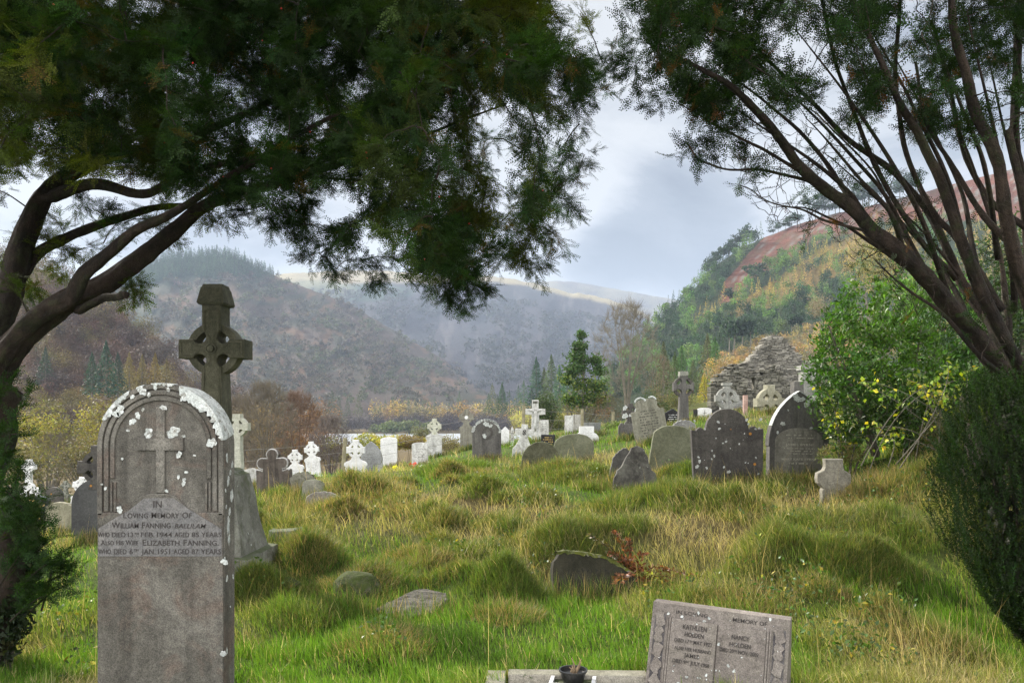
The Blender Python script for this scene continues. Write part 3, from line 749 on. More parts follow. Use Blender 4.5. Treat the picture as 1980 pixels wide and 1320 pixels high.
def celtic_slab(px, py, Y, wpx, top, headpx, headtop, mat, label, t=.10, yaw=0, roll=0, lines=6, base=True, narrow=False, hmat=None, cut=None, group=None, disc=False):
    """shouldered slab carrying a ringed cross; 'top' is the pixel row where the shoulders end, headtop the cross's top"""
    _n[0] += 1; rnd = random.Random(_n[0] * 13)
    k = Y / F; w = wpx * k; hs = (py - top) * k; hw = headpx * k; ht = (py - headtop) * k
    root = stone_at(px, py, Y, label, 'gravestone', group, yaw, roll)
    a = w / 2; s = hw / 2; cz = ht - s * 1.12
    hz = hs - .22 * w
    o = [(a * .88, -.22), (a * .88, hz * .93), (a, hz * .95), (a, hz + .03)] + arc(a * .55, hz + .03, a * .40, 0, 80, 5, .10 * w) + [(s * .50, hs), (s * .36, hs + (cz - s * .55 - hs) * .6), (0, hs + (cz - s * .5 - hs) * .6)]
    MB().prism(mirror(o), -t / 2, t / 2, .006).build('slab', mat, root)
    hb = MB(); hm = cross_outline(cz, s * .34, s, ht, hs - .04, s * .19, b=s * .36)
    hb.prism(hm, -t / 2 - .003, t / 2 + .003, .005); ring(hb, cz, s * .60, s * .86, -t / 2 + .012, t / 2 - .012, 28)
    hb.build('cross_head', hmat or mat, root)
    if disc:
        d = MB(); ring(d, cz, .001, s * .24, -t / 2 - .02, -t / 2 - .004, 20); d.build('roundel', M_WHITE, root)
    if base: MB().prism(outline('rect', w * 1.1, .16, .25), -t * .9, t * .9, .01).build('base', mat, root)
    if lines:
        q = MB(); worn_lines(q, a * .72, hs * .38, hs * .80, lines, -t / 2, rnd, cell=w * .035); q.build('inscription', cut or plain('faded_lettering_%d' % _n[0], (.36, .36, .37)), root)
    return root
def blotch(mb, x, z, r, y, rnd, M=None, th=.0014, n=24, el=1.0):
    p = []; ph = rnd.random() * 6
    for i in range(n):
        a = 2 * math.pi * i / n; q = r * (1 + .22 * math.sin(2 * a + ph) + .15 * math.sin(5 * a + ph * 2) + .05 * rnd.uniform(-1, 1))
        p.append((x + q * math.cos(a), z + q * math.sin(a) * el))
    return mb.prism(p, y - th, y + .001, 0, M)

# ---- the large arched headstone in the foreground
def front_stone():
    k = 4.1 / F; X0, Y0, Z0 = P(309.5, 1382, 4.1)
    root = empty('headstone', (X0, Y0, gz(X0, Y0)), 'tall grey arched headstone in the left foreground with raised cross and white lichen rim', 'headstone')
    Z = lambda py: (1382 - py) * k; Xp = lambda px: (px - 309.5) * k
    a = .326; h = 1.709; t = .17; yf = 0.0
    def arch(r, zl, ex=0): return [(r, zl)] + arc(0, h - a, r, 0, 180, 40, (r / a) * a * 1.0) + [(-r, zl)]
    MB().prism([(a, -.3)] + arc(0, h - a, a, 0, 180, 48) + [(-a, -.3)], .014, t, .006).build('slab', M_GRANITE, root)
    fr = MB()
    def band(r1, r2, y0, zl):
        p = arch(r1, zl) + [(-r2, zl)] + arc(0, h - a, r2, 180, 0, 40) + [(r2, zl)]
        fr.prism(p, y0, .016, .003)
    band(.3255, .300, 0.0, 1.03); band(.291, .268, 0.002, 1.05); band(.260, .238, .004, 1.22)
    for sx in (-1, 1):
        for x0, x1 in ((.258, .249), (.240, .230)): fr.box(*sorted((sx * x0, sx * x1)), .004, .016, 1.05, 1.20)
    fr.build('arch_moulding', M_GRANITE, root)
    # raised plain cross
    c = MB(); pts = mirror([(Xp(318), Z(952)), (Xp(318), Z(870)), (Xp(354), Z(870)), (Xp(354), Z(846)), (Xp(318), Z(846)), (Xp(318), Z(786))])
    c.prism(pts, .001, .016, .003).build('cross', M_GRANITE, root)
    p = [(-.3235, -.28), (.3235, -.28), (.3235, Z(990)), (Xp(372), Z(990)), (Xp(352), Z(972)), (Xp(338), Z(958)), (Xp(320), Z(953)), (Xp(290), Z(953)), (Xp(272), Z(958)), (Xp(258), Z(968)), (Xp(244), Z(984)), (Xp(232), Z(990)), (-.3235, Z(990))]
    MB().prism(p, 0.0, .0155, .004).build('face_block', M_GRANITE, root)
    p = [(-.317, Z(1074)), (.317, Z(1074)), (.317, Z(1022)), (Xp(395), Z(1000)), (Xp(368), Z(985)), (Xp(335), Z(962)), (Xp(278), Z(962)), (Xp(250), Z(985)), (Xp(222), Z(1000)), (-.317, Z(1020))]
    MB().prism(rough(p, .0015, 3), -.0022, .002, 0).build('inscription_panel', M_PANEL, root)
    q = MB(); y = -.0024
    text(q, 'IN', Xp(297), Xp(313), Z(980), .036, y, .012)
    smallcaps(q, 'LOVING MEMORY OF', Xp(238), Xp(372), Z(1000), .030, y, .012, .85)
    smallcaps(q, 'WILLIAM FANNING', Xp(217), Xp(331), Z(1019.5), .031, y, .014, .85)
    text(q, 'BALLILAM', Xp(338), Xp(399), Z(1019.5), .023, y, .01, .25)
    for s_, a_, b_ in (('WHO', 190, 212), ('DIED', 217, 243), ('13', 248, 258), ('FEB.', 273, 299), ('1944', 304, 333), ('AGED', 338, 366), ('85', 371, 385), ('YEARS', 390, 428)): text(q, s_, Xp(a_), Xp(b_), Z(1036.5), .024, y, .010)
    text(q, 'TH', Xp(260), Xp(269), Z(1032), .011, y, .02)
    smallcaps(q, 'ALSO HIS WIFE', Xp(196), Xp(268), Z(1052), .025, y, .014, .85)
    smallcaps(q, 'ELIZABETH FANNING.', Xp(275), Xp(424), Z(1053), .031, y, .018, .85)
    for s_, a_, b_ in (('WHO', 191, 215), ('DIED', 221, 245), ('6', 251, 257), ('JAN.', 274, 301), ('1951', 306, 329), ('AGED', 336, 366), ('87', 371, 384), ('YEARS', 389, 428)): text(q, s_, Xp(a_), Xp(b_), Z(1069.5), .026, y, .014)
    text(q, 'TH', Xp(259), Xp(268), Z(1064), .012, y, .02)
    q.build('inscription', M_CUT, root)
    # lichen: the white rim and separate round patches
    L_ = MB(); rnd = random.Random(4)
    def rim(a0, a1, r0f, r1, yb):
        n = int(abs(a1 - a0) / 1.5); v = []; f = []
        for i in range(n + 1):
            an = R(a0 + (a1 - a0) * i / n); e = min(1, min(i, n - i) / 4 + .15)
            ri = r1 - r0f(a0 + (a1 - a0) * i / n) * e + rnd.uniform(-.007, .007)
            c_, s_ = math.cos(an), math.sin(an); zc = h - a
            ye = .004 + (yb - .004) * e + rnd.uniform(-.01, 0)
            for r, y_ in ((ri, .0008), (ri, -.0035), (r1 + .003, -.0035), (r1 + .004, ye), (r1 - .001, ye)): v.append((r * c_, y_, zc + r * s_))
        for i in range(n):
            for j in range(4): f.append([i * 5 + j, i * 5 + j + 1, i * 5 + 6 + j, i * 5 + 5 + j])
        L_.add(v, f)
    rim(72, 6, lambda a_: .055 if a_ > 40 else .028 + .010 * math.sin(a_), .3255, .172)
    rim(98, 76, lambda a_: .008, .3255, .10)
    rim(155, 118, lambda a_: .022, .3255, .06)
    rim(112, 103, lambda a_: .012, .3255, .05)
    band_y = .0005
    for px, py, r in ((232, 792, 9), (224, 800, 6), (275, 755, 8), (288, 762, 4), (256, 766, 4), (300, 748, 4), (325, 752, 4), (352, 770, 4)): blotch(L_, Xp(px), Z(py), r * k, band_y, rnd)
    for px, py, r, e in ((316, 787, 6, .8), (264, 802, 5, 1.2), (254, 814, 6, 1.1), (274, 791, 3, 1), (245, 831, 3, 1), (285, 837, 9, 1), (333, 835, 13, .75), (353, 842, 3, 1), (234, 886, 3, .7), (354, 926, 3, 1), (353, 934, 4, 1.2), (358, 912, 3, 1), (374, 880, 2.5, 1)):
        blotch(L_, Xp(px), Z(py), r * k, .0135 if not 288 < px < 320 and not 845 < py < 871 else .0008, rnd, el=e)
    for px, py, r, e in ((409, 855, 8, 1.25), (346, 878, 5, 1.3), (231, 984, 6, 1), (418, 1023, 4, 1.2), (345, 921, 3, 1.1), (204, 943, 3, 1), (197, 935, 2, 1), (434, 1085, 6, 1), (432, 1262, 5, 1.3), (322, 948, 3, 1)):
        blotch(L_, Xp(px), Z(py), r * k, .0003 if py < 990 else -.0006, rnd, el=e)
    Ms = Matrix.Translation((a, 0, 0)) @ Matrix.Rotation(R(90), 4, 'Z')     # right-hand edge of the stone
    for py, yy, r, e in ((915, .10, .014, 1.0), (931, .07, .016, 1.5), (962, .12, .018, 2.0), (992, .09, .013, 1.7), (1019, .07, .02, 2.2), (1044, .08, .017, 1.8), (1085, .02, .012, 1.6), (1121, .05, .011, 1.7), (1124, .14, .010, 1.2), (948, .03, .008, 1.2), (980, .04, .007, 1.3), (1262, .05, .008, 2.0), (1180, .10, .005, 1.0), (900, .13, .012, 1.4), (885, .05, .013, 1.6)):
        blotch(L_, yy, Z(py), r, 0, rnd, Ms @ Matrix.Scale(1, 4), el=e)
    L_.build('lichen', M_LICH, root)
front_stone()

# ---- tall celtic cross behind it
def high_cross():
    k = 7.5 / F; Y = 7.5
    root = stone_at(418, 1135, Y, 'tall dark ringed stone cross on a pale tapering plinth, behind the arched foreground headstone', 'celtic cross', name='celtic_cross')
    Z = lambda py: (1135 - py) * k; cz = Z(676)
    t = .25; sh = MB()
    a = .088; nr = .062; c = a + nr * .35
    o = cross_outline(cz, a, .305, Z(592), Z(910), nr, b=.128)
    sh.prism(o, -t / 2, t / 2, .008).build('shaft', M_CROSS, root)
    # carved margin lines and central boss
    m = MB(); 
    o2 = cross_outline(cz, a * .80, .285, Z(598), Z(905), nr * 1.12, b=.110)
    o3 = cross_outline(cz, a * .66, .272, Z(603), Z(899), nr * 1.25, b=.094)
    n = len(o2); v = [(x, -t / 2 - .007, z) for x, z in o2] + [(x, -t / 2 - .007, z) for x, z in o3] + [(x, -t / 2 + .004, z) for x, z in o2] + [(x, -t / 2 + .004, z) for x, z in o3]
    f = []
    for i in range(n):
        j = (i + 1) % n; f += [[i, j, n + j, n + i], [i, 2 * n + i, 2 * n + j, j], [n + i, n + j, 3 * n + j, 3 * n + i]]
    m.add(v, f); m.build('carved_border', M_CROSS, root)
    bs = MB(); 
    for r0, r1, y in ((.040, .055, -.018), (.001, .030, -.03)): ring(bs, cz, r0, r1, -t / 2 + y, -t / 2 + .002, 26)
    bs.build('boss', M_CROSS, root)
    rg = MB(); ring(rg, cz, .178, .243, -t / 2 + .045, t / 2 - .045, 48); rg.build('ring', M_CROSS, root, smooth=False)
    cp = MB(); v = []; 
    for z, w_, d in ((Z(592), .112, t / 2 + .02), (Z(588), .125, t / 2 + .03), (Z(560), .098, t / 2 + .0), (Z(557), .09, t / 2 - .01), (Z(552), .088, t / 2 - .03)): v += [(-w_, -d, z), (w_, -d, z), (w_, d, z), (-w_, d, z)]
    f = [[0, 3, 2, 1], [16, 17, 18, 19]]
    for i in range(4):
        for j in range(4): f.append([i * 4 + j, i * 4 + (j + 1) % 4, i * 4 + 4 + (j + 1) % 4, i * 4 + 4 + j])
    cp.add(v, f); cp.build('cap', M_CROSS, root)
    def frust(mb, w0, w1, z0, z1):
        n = 6; r = random.Random(2); v = []; f = []
        for i in range(n + 1):
            w_ = w0 + (w1 - w0) * i / n; z = z0 + (z1 - z0) * i / n
            for (x, y) in ((-w_, -w_), (w_, -w_), (w_, w_), (-w_, w_)): v.append((x + r.uniform(-.008, .008), y + r.uniform(-.008, .008), z))
        for i in range(n):
            for j in range(4): f.append([i * 4 + j, i * 4 + (j + 1) % 4, i * 4 + 4 + (j + 1) % 4, i * 4 + 4 + j])
        f += [[3, 2, 1, 0], [n * 4, n * 4 + 1, n * 4 + 2, n * 4 + 3]]; mb.add(v, f)
    pl = MB(); frust(pl, .37, .235, .345, Z(918)); frust(pl, .235, .16, Z(918), Z(905)); pl.build('plinth', M_PLINTH, root)
    b1 = MB(); b1.prism(rough([(-.45, .10), (.45, .10), (.45, .345), (-.45, .345)], .008, 5), -.45, .45, .02); b1.build('upper_step', M_PLINTH, root)
    b2 = MB(); b2.prism(rough([(-.57, -.3), (.57, -.3), (.57, .10), (-.57, .10)], .01, 6), -.56, .56, .02); b2.build('lower_step', M_PLINTH, root)
high_cross()

def all_graves():
    # ---- right-hand group
    r, w, h, t = slab(1407, 955, 10.5, 137, 790, 'scallop', M_DARK, 'broad black headstone with scalloped shoulders, speckled with white lichen, left of the pointed one', t=.13, yaw=-3, roll=-1.2, amp=.0)
    L_ = MB(); rnd = random.Random(40); kk = 10.5 / F
    for px, py, e in ((1390, 815, 2.6), (1392, 828, 2.4), (1444, 812, 2.6), (1447, 820, 2), (1461, 830, 2.2), (1467, 828, 1.6), (1364, 828, 1.8), (1404, 853, 2.2), (1398, 856, 1.6), (1381, 880, 2.2), (1353, 890, 3), (1348, 900, 3.4), (1351, 882, 2), (1366, 903, 2.2), (1399, 902, 2), (1408, 911, 3.2), (1371, 935, 3.6), (1384, 933, 2.4), (1377, 870, 1.5), (1376, 886, 1.6),
                      (1429, 858, 1.5), (1440, 894, 1.4), (1460, 885, 1.6), (1464, 916, 2), (1445, 895, 1), (1412, 866, 1), (1385, 846, 1.2), (1403, 819, 1.0), (1354, 955, 3.5), (1345, 812, 2.0), (1470, 812, 3)): blotch(L_, (px - 1407) * kk, (955 - py) * kk, e * kk, -t / 2 - .0005, rnd)
    L_.build('lichen', M_LICH, r)
    r, w, h, t = slab(1540, 942, 10.9, 118, 756, 'gothic', M_DARK2, 'dark pointed gothic headstone with a white lichen rim beside the small stone cross', t=.14, yaw=2, roll=1.0)
    o = outline('segment', w * .80, h * .62, -.08); MB().prism([(x, z) for x, z in o], -t / 2 - .004, -t / 2 + .01, .002).build('inscription_panel', stone('grey_panel', (.17, .16, .14), (.25, .24, .21), speck=.3, streak=.6, sc=4), r)
    q = MB(); y = -t / 2 - .0045; rr = random.Random(5)
    worn_lines(q, .22, h * .50, h * .56, 2, y, rr, .014)
    text(q, 'JAMES BYRNE', -.19, .21, h * .435, .030, y, .02); worn_lines(q, .24, h * .34, h * .42, 3, y, rr, .014)
    text(q, 'MARY KATE BYRNE', -.24, .24, h * .285, .030, y, .02); worn_lines(q, .22, h * .23, h * .275, 1, y, rr, .014)
    q.build('inscription', plain('pale_worn_lettering', (.40, .38, .32)), r)
    L_ = MB(); rnd = random.Random(9); oo = outline('gothic', w, h)
    for i in range(len(oo) - 1):
        (x0, z0), (x1, z1) = oo[i], oo[i + 1]
        if min(z0, z1) > h * .62: 
            e = rnd.uniform(.004, .014) if x0 > 0 else rnd.uniform(.002, .006); nx, nz = -(x0 + x1) / 2, (h * .5) - (z0 + z1) / 2; l = math.hypot(nx, nz); nx /= l; nz /= l
            L_.prism([(x0 - nx * .003, z0 - nz * .003), (x1 - nx * .003, z1 - nz * .003), (x1 + nx * e, z1 + nz * e), (x0 + nx * e, z0 + nz * e)], -t / 2 - .003, t / 2 * .6)
    for x, z, s_ in ((-.05, .93, .05), (.03, .915, .035), (.10, .87, .045), (-.23, .66, .03), (.16, .62, .018), (-.30, .57, .018), (.33, .42, .025), (-.16, .80, .012), (.22, .78, .012), (.345, .35, .014)): blotch(L_, x, h * z, s_, -t / 2 - .0002, rnd)
    L_.build('lichen', M_LICH, r)
    slab(1610, 992, 9.0, 64, 887, 'smallcross', M_MOSSY if 0 else stone('pale_gritstone', (.17, .16, .13), (.26, .245, .205), lich=.25, lcol=(.5, .5, .46), speck=.4, sc=5), 'squat worn stone cross with stubby arms in dry grass below the pointed headstone', t=.13, amp=.004, yaw=-6, cat='stone cross', name='stone_cross')
    slab(1297, 918, 13, 92, 822, 'segment', M_OLIVE, 'leaning olive green round headstone left of the broad black one', t=.08, roll=9, amp=.004)
    slab(1227, 960, 11.5, 92, 862, 'peak', stone('bicoloured_slate', (.05, .045, .042), (.17, .165, .145), lich=1.0, lscale=20, lcol=(.33, .34, .30), speck=.3, sc=4), 'broken dark slate headstone with a pale lichened top, leaning in front of a second fragment', t=.09, roll=4, pitch=-6, amp=.009)
    slab(1189, 950, 12.0, 40, 862, 'gothic', M_DARK2, 'narrow dark slate fragment tilted behind the broken slate headstone', t=.07, roll=14, amp=.007)
    # tilted scroll-topped pair and its dark neighbour
    r, w, h, t = slab(1262, 860, 18, 64, 766, 'scroll', stone('yellow_grey_slate', (.17, .165, .13), (.24, .235, .19), speck=.3, streak=.5, lich=.2, sc=3), 'tilted grey headstone with a scrolled top edged in white and many worn lines', t=.13, roll=-9, yaw=-8, amp=.003, lines=(10, .18, .74), lw=.36)
    L_ = MB(); rnd = random.Random(2)
    for p in (arc(-w * .17, h * .90, .12, 10, 170, 9, .10), arc(w * .17, h * .90, .10, 10, 120, 9, .09)):
        L_.tube([(x, -t / 2, z) for x, z in p], [.02 + .008 * rnd.random() for _ in p], 6)
    L_.build('scroll_rim', M_LICH, r)
    r, w, h, t = slab(1215, 858, 20, 42, 812, 'shoulder', M_DARK2, 'small dark headstone topped by a white lichened cross, left of the tilted scrolled one', t=.12, roll=3)
    c = MB(); s = .22; c.prism(cross_outline(h + .20, .06, .20, h + .42, h - .08, .04, b=.08), -.062, .062, .006); ring(c, h + .20, .12, .17, -.04, .04, 24); c.build('cross_head', M_DARK, r)
    L_ = MB(); 
    for x, z, e in ((-.14, .30, .05), (-.13, .10, .06), (.13, .26, .03), (0.0, .12, .03)): blotch(L_, x, h + z, e, -.064, rnd, el=1.3)
    L_.build('lichen', M_LICH, r)
    slab(1300, 830, 23, 36, 790, 'gable', M_POL, 'small polished black headstone with a peaked top beside the ringed cross', t=.1, lines=(6, .15, .75), cut=plain('white_lettering', (.7, .7, .7)), lw=.33)
    slab(1323, 850, 19, 44, 812, 'segment', M_WROUGH, 'white lichen covered headstone behind the olive green round one', t=.1, amp=.01, lines=(4, .1, .6))
    # ringed cross standing free
    k = 22 / F; root = stone_at(1321, 835, 22, 'slim ringed stone cross with a flat cap and lichen specks, standing left of the ruin', 'celtic cross', name='celtic_cross')
    Z = lambda py: (835 - py) * k; cz = Z(748)
    MB().prism(cross_outline(cz, .115, .285, Z(727), -.2, .09, b=.17), -.11, .11, .01).build('shaft', M_DARK2, root)
    q = MB(); ring(q, cz, .21, .285, -.07, .07, 36); q.build('ring', M_DARK, root)
    MB().box(-.115, .115, -.13, .13, Z(727) + .002, Z(718)).build('cap', M_PLINTH, root)
    # ---- middle group
    slab(1112, 905, 16, 76, 838, 'segment', M_OLIVE, 'grey green round headstone right of the dark mossy disc', t=.09, roll=-3, amp=.006)
    slab(1042, 915, 14, 74, 853, 'round', stone('dark_mossy_slate', (.06, .06, .035), (.12, .12, .08), lich=.3, lcol=(.36, .36, .30), lscale=20, moss=.5, speck=.4, sc=5), 'low dark mossy disc shaped headstone in front of the white crosses', t=.10, roll=10, amp=.006)
    r, w, h, t = slab(942, 900, 19, 56, 810, 'round', M_DARK2, 'dark round topped headstone with white rim and carved ring, right of grey ringed cross', t=.13, roll=-1)
    L_ = MB(); rr = random.Random(8)
    for i in range(26):
        an = R(8 + i * 6.4); q_ = w / 2; 
        if rr.random() < .85: blotch(L_, q_ * .955 * math.cos(an), h - q_ + q_ * .955 * math.sin(an), rr.uniform(.02, .034), -t / 2 - .001, rr)
    q = MB(); ring(q, h - .32, .10, .15, -t / 2 - .015, -t / 2 + .002, 24); q.build('carved_ring', M_DARK, r)
    for x, z, e in ((-.05, -.40, .05), (.0, -.12, .06), (.1, -.16, .04)): blotch(L_, x, h + z, e, -t / 2 - .016, rr)
    L_.build('lichen', M_LICH, r)
    celtic_slab(902, 875, 30, 27, 822, 28, 791, stone('grey_stained_stone', (.16, .15, .125), (.25, .24, .2), speck=.3, streak=.5, sc=2), 'grey slab headstone with stained ringed cross and white roundel, left of a dark round one', t=.16, lines=0, disc=True)
    slab(977, 868, 27, 16, 824, 'gable', M_WHITE, 'small white gabled headstone just right of the dark round topped one', t=.1, lines=(6, .3, .7), cut=plain('grey_lettering', (.45, .45, .45)))
    r, w, h, t = slab(990.5, 866, 26.5, 6.5, 823, 'gable', M_WHITE2, 'thin white pillar with black lettering between two white headstones', t=.1, cat='pillar', name='grave_pillar')
    q = MB(); worn_lines(q, .03, h * .05, h * .8, 8, -t / 2, rr, .03, .003); q.build('inscription', M_CUT, r)
    # white latin cross with sacred letters
    k = 22 / F; root = stone_at(1010, 890, 22, 'white cross headstone with a dark monogram, spreading at its foot, in front of the crucifix', 'gravestone', yaw=0, roll=4, name='cross_headstone')
    Z = lambda py: (890 - py) * k
    MB().prism(mirror([(.30, -.2), (.29, Z(868)), (.20, Z(860)), (.115, Z(848)), (.10, Z(841)), (.26, Z(841)), (.26, Z(829)), (.09, Z(829)), (.09, Z(820)), (0, Z(820))]), -.07, .07, .008).build('cross', M_WHITE2, root)
    q = MB(); text(q, 'S', -.045, .045, Z(840) + .0, .13, -.071, .03); 
    for x in (-.022, .014): q.box(x, x + .012, -.075, -.0715, Z(841.5), Z(829.5))
    for z in (Z(837.5), Z(834)): q.box(-.055, .055, -.0765, -.0722, z - .006, z + .006)
    q.build('monogram', M_CUT, root)
    q = MB(); worn_lines(q, .2, Z(885), Z(866), 3, -.07, rr, .03); q.build('inscription', plain('grey_lettering', (.4, .4, .4)), root)
    # crucifix
    k = 25 / F; root = stone_at(1035, 862, 25, 'tall white crucifix with a carved figure, rising behind the monogrammed white cross', 'crucifix', name='crucifix')
    Z = lambda py: (862 - py) * k
    MB().prism(mirror([(.13, -.2), (.115, Z(802)), (.315, Z(801)), (.315, Z(790)), (.10, Z(790)), (.10, Z(773)), (0, Z(773))]), -.07, .07, .008).build('cross', M_WHITE2, root)
    q = MB(); z = Z(795)
    q.tube([(-.22, -.09, z + .06), (-.12, -.095, z + .02), (-.03, -.10, z - .01)], [.016, .02, .026], 6); q.tube([(.22, -.09, z + .06), (.12, -.095, z + .02), (.03, -.10, z - .01)], [.016, .02, .026], 6)
    q.tube([(0, -.10, z + .01), (.0, -.10, z - .10), (.008, -.105, z - .22), (-.01, -.12, z - .38), (.004, -.10, z - .62)], [.05, .055, .045, .042, .018], 8)
    q.tube([(.0, -.11, z + .0), (.012, -.12, z + .045), (.014, -.12, z + .085)], [.02, .036, .02], 8)
    q.build('carved_figure', M_WHITE2, root, smooth=True)
    q = MB(); q.box(-.075, .075, -.08, -.071, Z(780), Z(775)); q.build('title_plate', M_PLINTH, root)
    q = MB(); text(q, 'INRI', -.06, .06, Z(779.2), .055, -.081, .03); q.build('inscription', M_CUT, root)
    slab(1052, 866, 26, 18, 812, 'rect', M_WHITE2, 'plain white square topped headstone right of the crucifix', t=.12, lines=(9, .35, .88), lw=.4)
    slab(1060, 880, 23, 27, 840, 'rect', M_POL, 'black granite headstone with gold lettering, low between crucifix and round slate', t=.12, yaw=-12, lines=(7, .2, .92), cut=M_GOLD, lw=.40)
    slab(1134, 868, 24, 46, 824, 'step', M_WHITE, 'white stepped headstone behind the grey green round one', t=.12, lines=(5, .5, .9), lw=.26, cut=plain('grey_lettering', (.4, .4, .4)))
    slab(1145, 866, 25.5, 32, 817, 'rect', stone('blue_grey_stone', (.15, .155, .15), (.22, .225, .22), speck=.3, streak=.5), 'blue grey square headstone directly behind the white stepped one', t=.14)
    slab(1100, 850, 30, 16, 803, 'rect', M_WHITE2, 'tall stained white slab, left half of the pair by the bare bush', t=.14)
    slab(1115, 850, 30.6, 15, 801, 'rect', stone('mottled_stone', (.3, .29, .25), (.45, .44, .42), speck=.3, streak=.8, lich=.6), 'mottled grey slab, right half of the pair by the bare bush', t=.14)
    # ---- left middle group
    celtic_slab(688, 948, 20, 44, 888, 35, 850, M_WHITE, 'bright white ringed cross headstone nearest the fence post, left of the grey pointed slab', t=.12, lines=8)
    slab(721, 928, 24, 42, 853, 'gothic', M_SLATE, 'grey slate headstone with a pointed top between two white headstones', t=.10, roll=-3, lines=(10, .15, .62), lw=.4, cut=plain('slate_lettering', (.12, .12, .125)))
    slab(752, 908, 30, 32, 844, 'point', M_WHITE, 'tall plain white headstone with a gently pointed top, right of the grey pointed slab', t=.12, lines=(13, .28, .93), lw=.36, cut=plain('grey_lettering', (.42, .42, .43)))
    slab(812, 900, 28, 31, 855, 'low', M_WHITE2, 'small weathered white headstone left of the white ringed cross slab', t=.12, lines=(6, .35, .75), lw=.36)
    celtic_slab(840, 888, 31, 33, 838, 27, 809, M_WHITE2, 'white slab headstone with a mossy ringed cross on top, before the lake', t=.13, lines=7, base=False, hmat=stone('greenish_white_stone', (.35, .35, .27), (.52, .52, .45), speck=.3, sc=6), cut=plain('grey_lettering', (.36, .36, .36)))
    celtic_slab(608, 930, 24, 31, 882, 28, 853, M_WHITE, 'white ringed cross headstone with worn writing, second from the fence post', t=.11, roll=-5, lines=7, cut=plain('grey_lettering', (.3, .3, .3)))
    celtic_slab(573, 948, 21, 33, 897, 27, 869, M_WHITE, 'white ringed cross headstone half hidden by the trefoil stone', t=.11, roll=-2, lines=5)
    slab(532, 962, 14.5, 68, 868, 'trefoil', stone('streaked_dark_stone', (.085, .07, .06), (.15, .13, .115), speck=.3, streak=.8, lich=.25, sc=2), 'brown streaked headstone with a trefoil top edged in white', t=.15, roll=-2, yaw=-10, amp=.001)
    r = [o for o in COL.objects if o.get('label', '').startswith('brown streaked')][0]
    w, h = 68 * 14.5 / F, 94 * 14.5 / F; oo = [p for p in outline('trefoil', w, h) if p[1] > h * .45]; q = MB()
    oo = oo[:len(oo)]; q.tube([(x, -.06, z) for x, z in oo], [.016] * len(oo), 6); q.build('rim', stone('pale_rim', (.24, .23, .22), (.5, .5, .5), speck=.4, sc=8), r)
    slab(489, 945, 16, 22, 905, 'low', M_WHITE2, 'low white stone peeping out left of the trefoil headstone', t=.08, roll=-8, amp=.004)
    slab(590, 962, 12.5, 46, 912, 'segment', M_MOSSY, 'rough mossy stump of a headstone, rearmost of the two leaning together', t=.10, roll=-8, amp=.012)
    slab(603, 975, 12.0, 42, 926, 'segment', stone('mossy_pale_stone', (.2, .2, .155), (.34, .33, .29), lich=.5, lscale=20, lcol=(.55, .55, .5), moss=.7, speck=.4, sc=6), 'mossy leaning headstone with a pale rim, front one of the leaning two', t=.09, roll=6, amp=.007)
    slab(624, 1003, 11.0, 72, 950, 'segment', stone('lichened_grey_stone', (.2, .185, .165), (.32, .30, .27), lich=.5, lscale=18, lcol=(.48, .47, .45), speck=.45, sc=5), 'wide lichened round headstone sunk in the grass in front of the leaning two', t=.10, roll=4, pitch=-8, amp=.008)
    slab(565, 1064, 9.0, 80, 1021, 'rect', M_PLINTH, 'low broken grey block in the grass right of the big cross plinth', t=.22, roll=-3, amp=.012, cat='stone block', name='stone_block')
    celtic_slab(460, 955, 17, 40, 925, 44, 800, stone('pale_carved_stone', (.34, .34, .28), (.48, .48, .42), lich=.3, speck=.3, sc=5), 'pale carved ringed cross showing right of the tall dark cross', t=.2, lines=0, base=False, narrow=True)
    # ---- far left group
    r, w, h, t = slab(62, 1018, 17, 66, 958, 'low', M_POL, 'black polished headstone with gold lettering, lower left beside the young yew', t=.12, yaw=6)
    q = MB(); y = -t / 2 - .0005
    text(q, 'Byrne', -.13, .08, h * .80, .075, y, .04); rr = random.Random(3)
    text(q, 'In Loving Memory of', -.24, .28, h * .67, .045, y, .02); worn_lines(q, .15, h * .54, h * .63, 1, y, rr, .03); worn_lines(q, .3, h * .10, h * .52, 6, y, rr, .022)
    q.build('inscription', M_GOLD, r)
    slab(57, 998, 18.5, 40, 933, 'shoulder', M_WHITE, 'white shouldered headstone standing right behind the black gold lettered one', t=.12, lines=(4, .4, .7), cut=plain('grey_lettering', (.4, .4, .4)))
    celtic_slab(56, 990, 21, 22, 950, 26, 888, M_WHITE, 'white ringed cross rising behind the white shouldered headstone at far left', t=.14, lines=0)
    slab(106, 990, 19, 34, 941, 'round', M_DARK, 'small dark round topped headstone with white specks, right of the gold lettered one', t=.1, roll=-2)
    slab(115, 1040, 13, 54, 970, 'segment', stone('straw_coloured_stone', (.20, .19, .13), (.30, .28, .21), lich=.3, speck=.35, streak=.4, sc=3), 'low yellowish round headstone grown over with dry grass', t=.1, roll=3, amp=.006)
    celtic_slab(127, 985, 20, 14, 955, 17, 929, M_PLINTH, 'small grey ringed cross, left of the leaning white one', t=.1, lines=0)
    celtic_slab(146, 990, 19, 26, 958, 30, 921, M_WHITE, 'leaning white ringed cross headstone left of the big dark rounded one', t=.11, roll=12, lines=3)
    r, w, h, t = slab(192, 1050, 11, 98, 925, 'round', stone('near_black_slate', (.05, .05, .052), (.085, .085, .085), speck=.25, lich=.1, sc=2), 'large near black rounded headstone with a cross, half hidden by the arched foreground headstone', t=.14)
    c = MB(); cz = h + .16; c.prism(cross_outline(cz, .085, .27, cz + .30, h - .15, .06, b=.12), -.075, .075, .008); ring(c, cz, .17, .23, -.05, .05, 32); c.build('cross_head', M_DARK, r)
